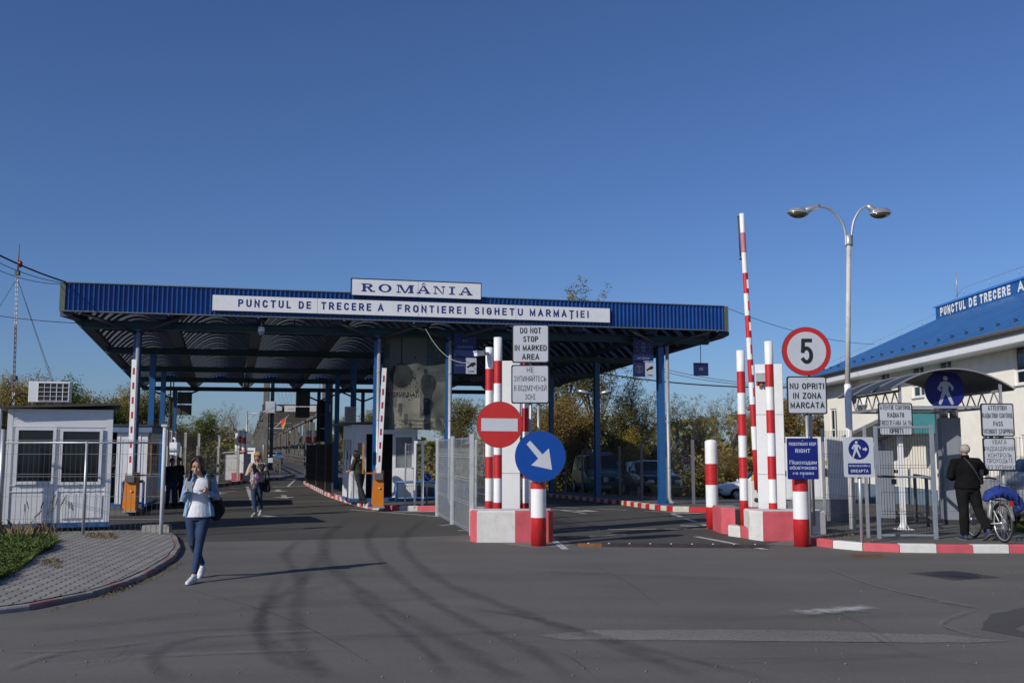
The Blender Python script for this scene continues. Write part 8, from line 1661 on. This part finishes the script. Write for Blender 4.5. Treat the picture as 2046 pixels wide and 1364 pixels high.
# grass in the lower left corner
def blades(poly_px, n, h0, h1, m, name, label, z=.07, wd=.006, bend=.5):
    rr = random.Random(n); b = MB(); pts = [gr(x, y, z) for x, y in poly_px]; xs = [p.x for p in pts]; ys = [p.y for p in pts]
    def ins(x, y):
        k = False; j = len(pts)-1
        for i in range(len(pts)):
            if (pts[i].y > y) != (pts[j].y > y) and x < (pts[j].x-pts[i].x)*(y-pts[i].y)/(pts[j].y-pts[i].y)+pts[i].x: k = not k
            j = i
        return k
    i = 0
    while i < n:
        x, y = rr.uniform(min(xs), max(xs)), rr.uniform(min(ys), max(ys))
        if not ins(x, y): continue
        i += 1; c = .5+.5*math.sin(x*3.1+1)*math.sin(y*2.3); h = rr.uniform(h0, h1)*(.45+.55*c); a = rr.uniform(0, 6.28); d = V((math.cos(a), math.sin(a), 0)); s = V((-d.y, d.x, 0))*wd*rr.uniform(.6, 1.4); p = V((x, y, z)); q = p+d*h*bend*.3*rr.random()+V((0, 0, h*.6)); t = p+d*h*bend*rr.uniform(.4, 1)+V((0, 0, h*rr.uniform(.8, 1)))
        b.add([p-s, p+s, q+s*.8, t, q-s*.8], [(0, 1, 2, 3, 4)])
    return tag(b.build(name, [m]), label, None, kind='stuff')
GP = [(-160, 1240), (0, 1158), (38, 1140), (72, 1110), (104, 1096), (112, 1080), (60, 1074), (-60, 1072), (-200, 1076)]
tag(MB().add([tuple(gr(x, y, .075)) for x, y in GP], [tuple(range(len(GP)))]).build('grass_soil', [EARTH]), None, None, kind='structure')
blades(GP, 42000, .03, .19, GRASSM, 'grass', 'unmown green grass in the lower left corner', .075, .003, .9)
blades([(-40, 1075), (60, 1085), (120, 1072), (128, 1058), (40, 1052), (-60, 1052)], 520, .10, .40, DRYM, 'dry_grass', 'dry grass at the foot of the light mesh fence', .075, .0018)
blades([(170, 1075), (235, 1078), (230, 1066), (175, 1064)], 260, .02, .09, DRYM, 'dry_grass', 'dry tufts growing through the pavers by the fence', .07, .004, 1.0); blades([(80, 1130), (125, 1136), (120, 1120), (85, 1118)], 160, .02, .08, DRYM, 'dry_grass', 'dry tufts on the pavers beside the green grass', .07, .004, 1.0)
blades([(1645, 1076), (1760, 1084), (1760, 1074), (1650, 1066)], 160, .02, .07, DRYM, 'dry_grass', 'dry tufts at the foot of the right mesh fence', .118, .004, 1.0)
blades([(2020, 1062), (2070, 1066), (2075, 1048), (2030, 1046)], 500, .05, .2, GRASSM, 'grass', 'green tuft of grass behind the rear wheel of the bicycle', .118, .008, .8)
blades([(360, 1122), (300, 1152), (200, 1192), (100, 1217), (100, 1222), (210, 1197), (310, 1157), (368, 1127)], 500, .01, .045, DRYM, 'dry_grass', 'dry weeds in the gutter along the left kerb', .0, .004, 1.2)
b = MB(); rr = random.Random(8)                    # tall dry seed stalks in front of the booth
for i in range(15):
    p = gr(rr.uniform(40, 150), rr.uniform(1058, 1075), .075); h = rr.uniform(.45, .85); a = rr.uniform(-.5, .9); q = p+V((a*.18*h, rr.uniform(-.05, .05), h*.8)); t = q+V((a*.22*h+.03, 0, h*.16)); b.tube(catmull([p, mid(p, q, .55)+V((-.02, 0, .02)), q, t], 4), .0035, 4)
    for k in range(7): c = mid(q, t, k/6); b.ell(tuple(c), (.011, .008, .03), 5, 0, Matrix.Rotation(a, 4, 'Y'))
tag(b.build('seed_stalks', [mat('dry seed heads', (.10, .075, .045), .9, var=.3)]), 'tall dry seed stalks in front of the left booth', None, kind='stuff')
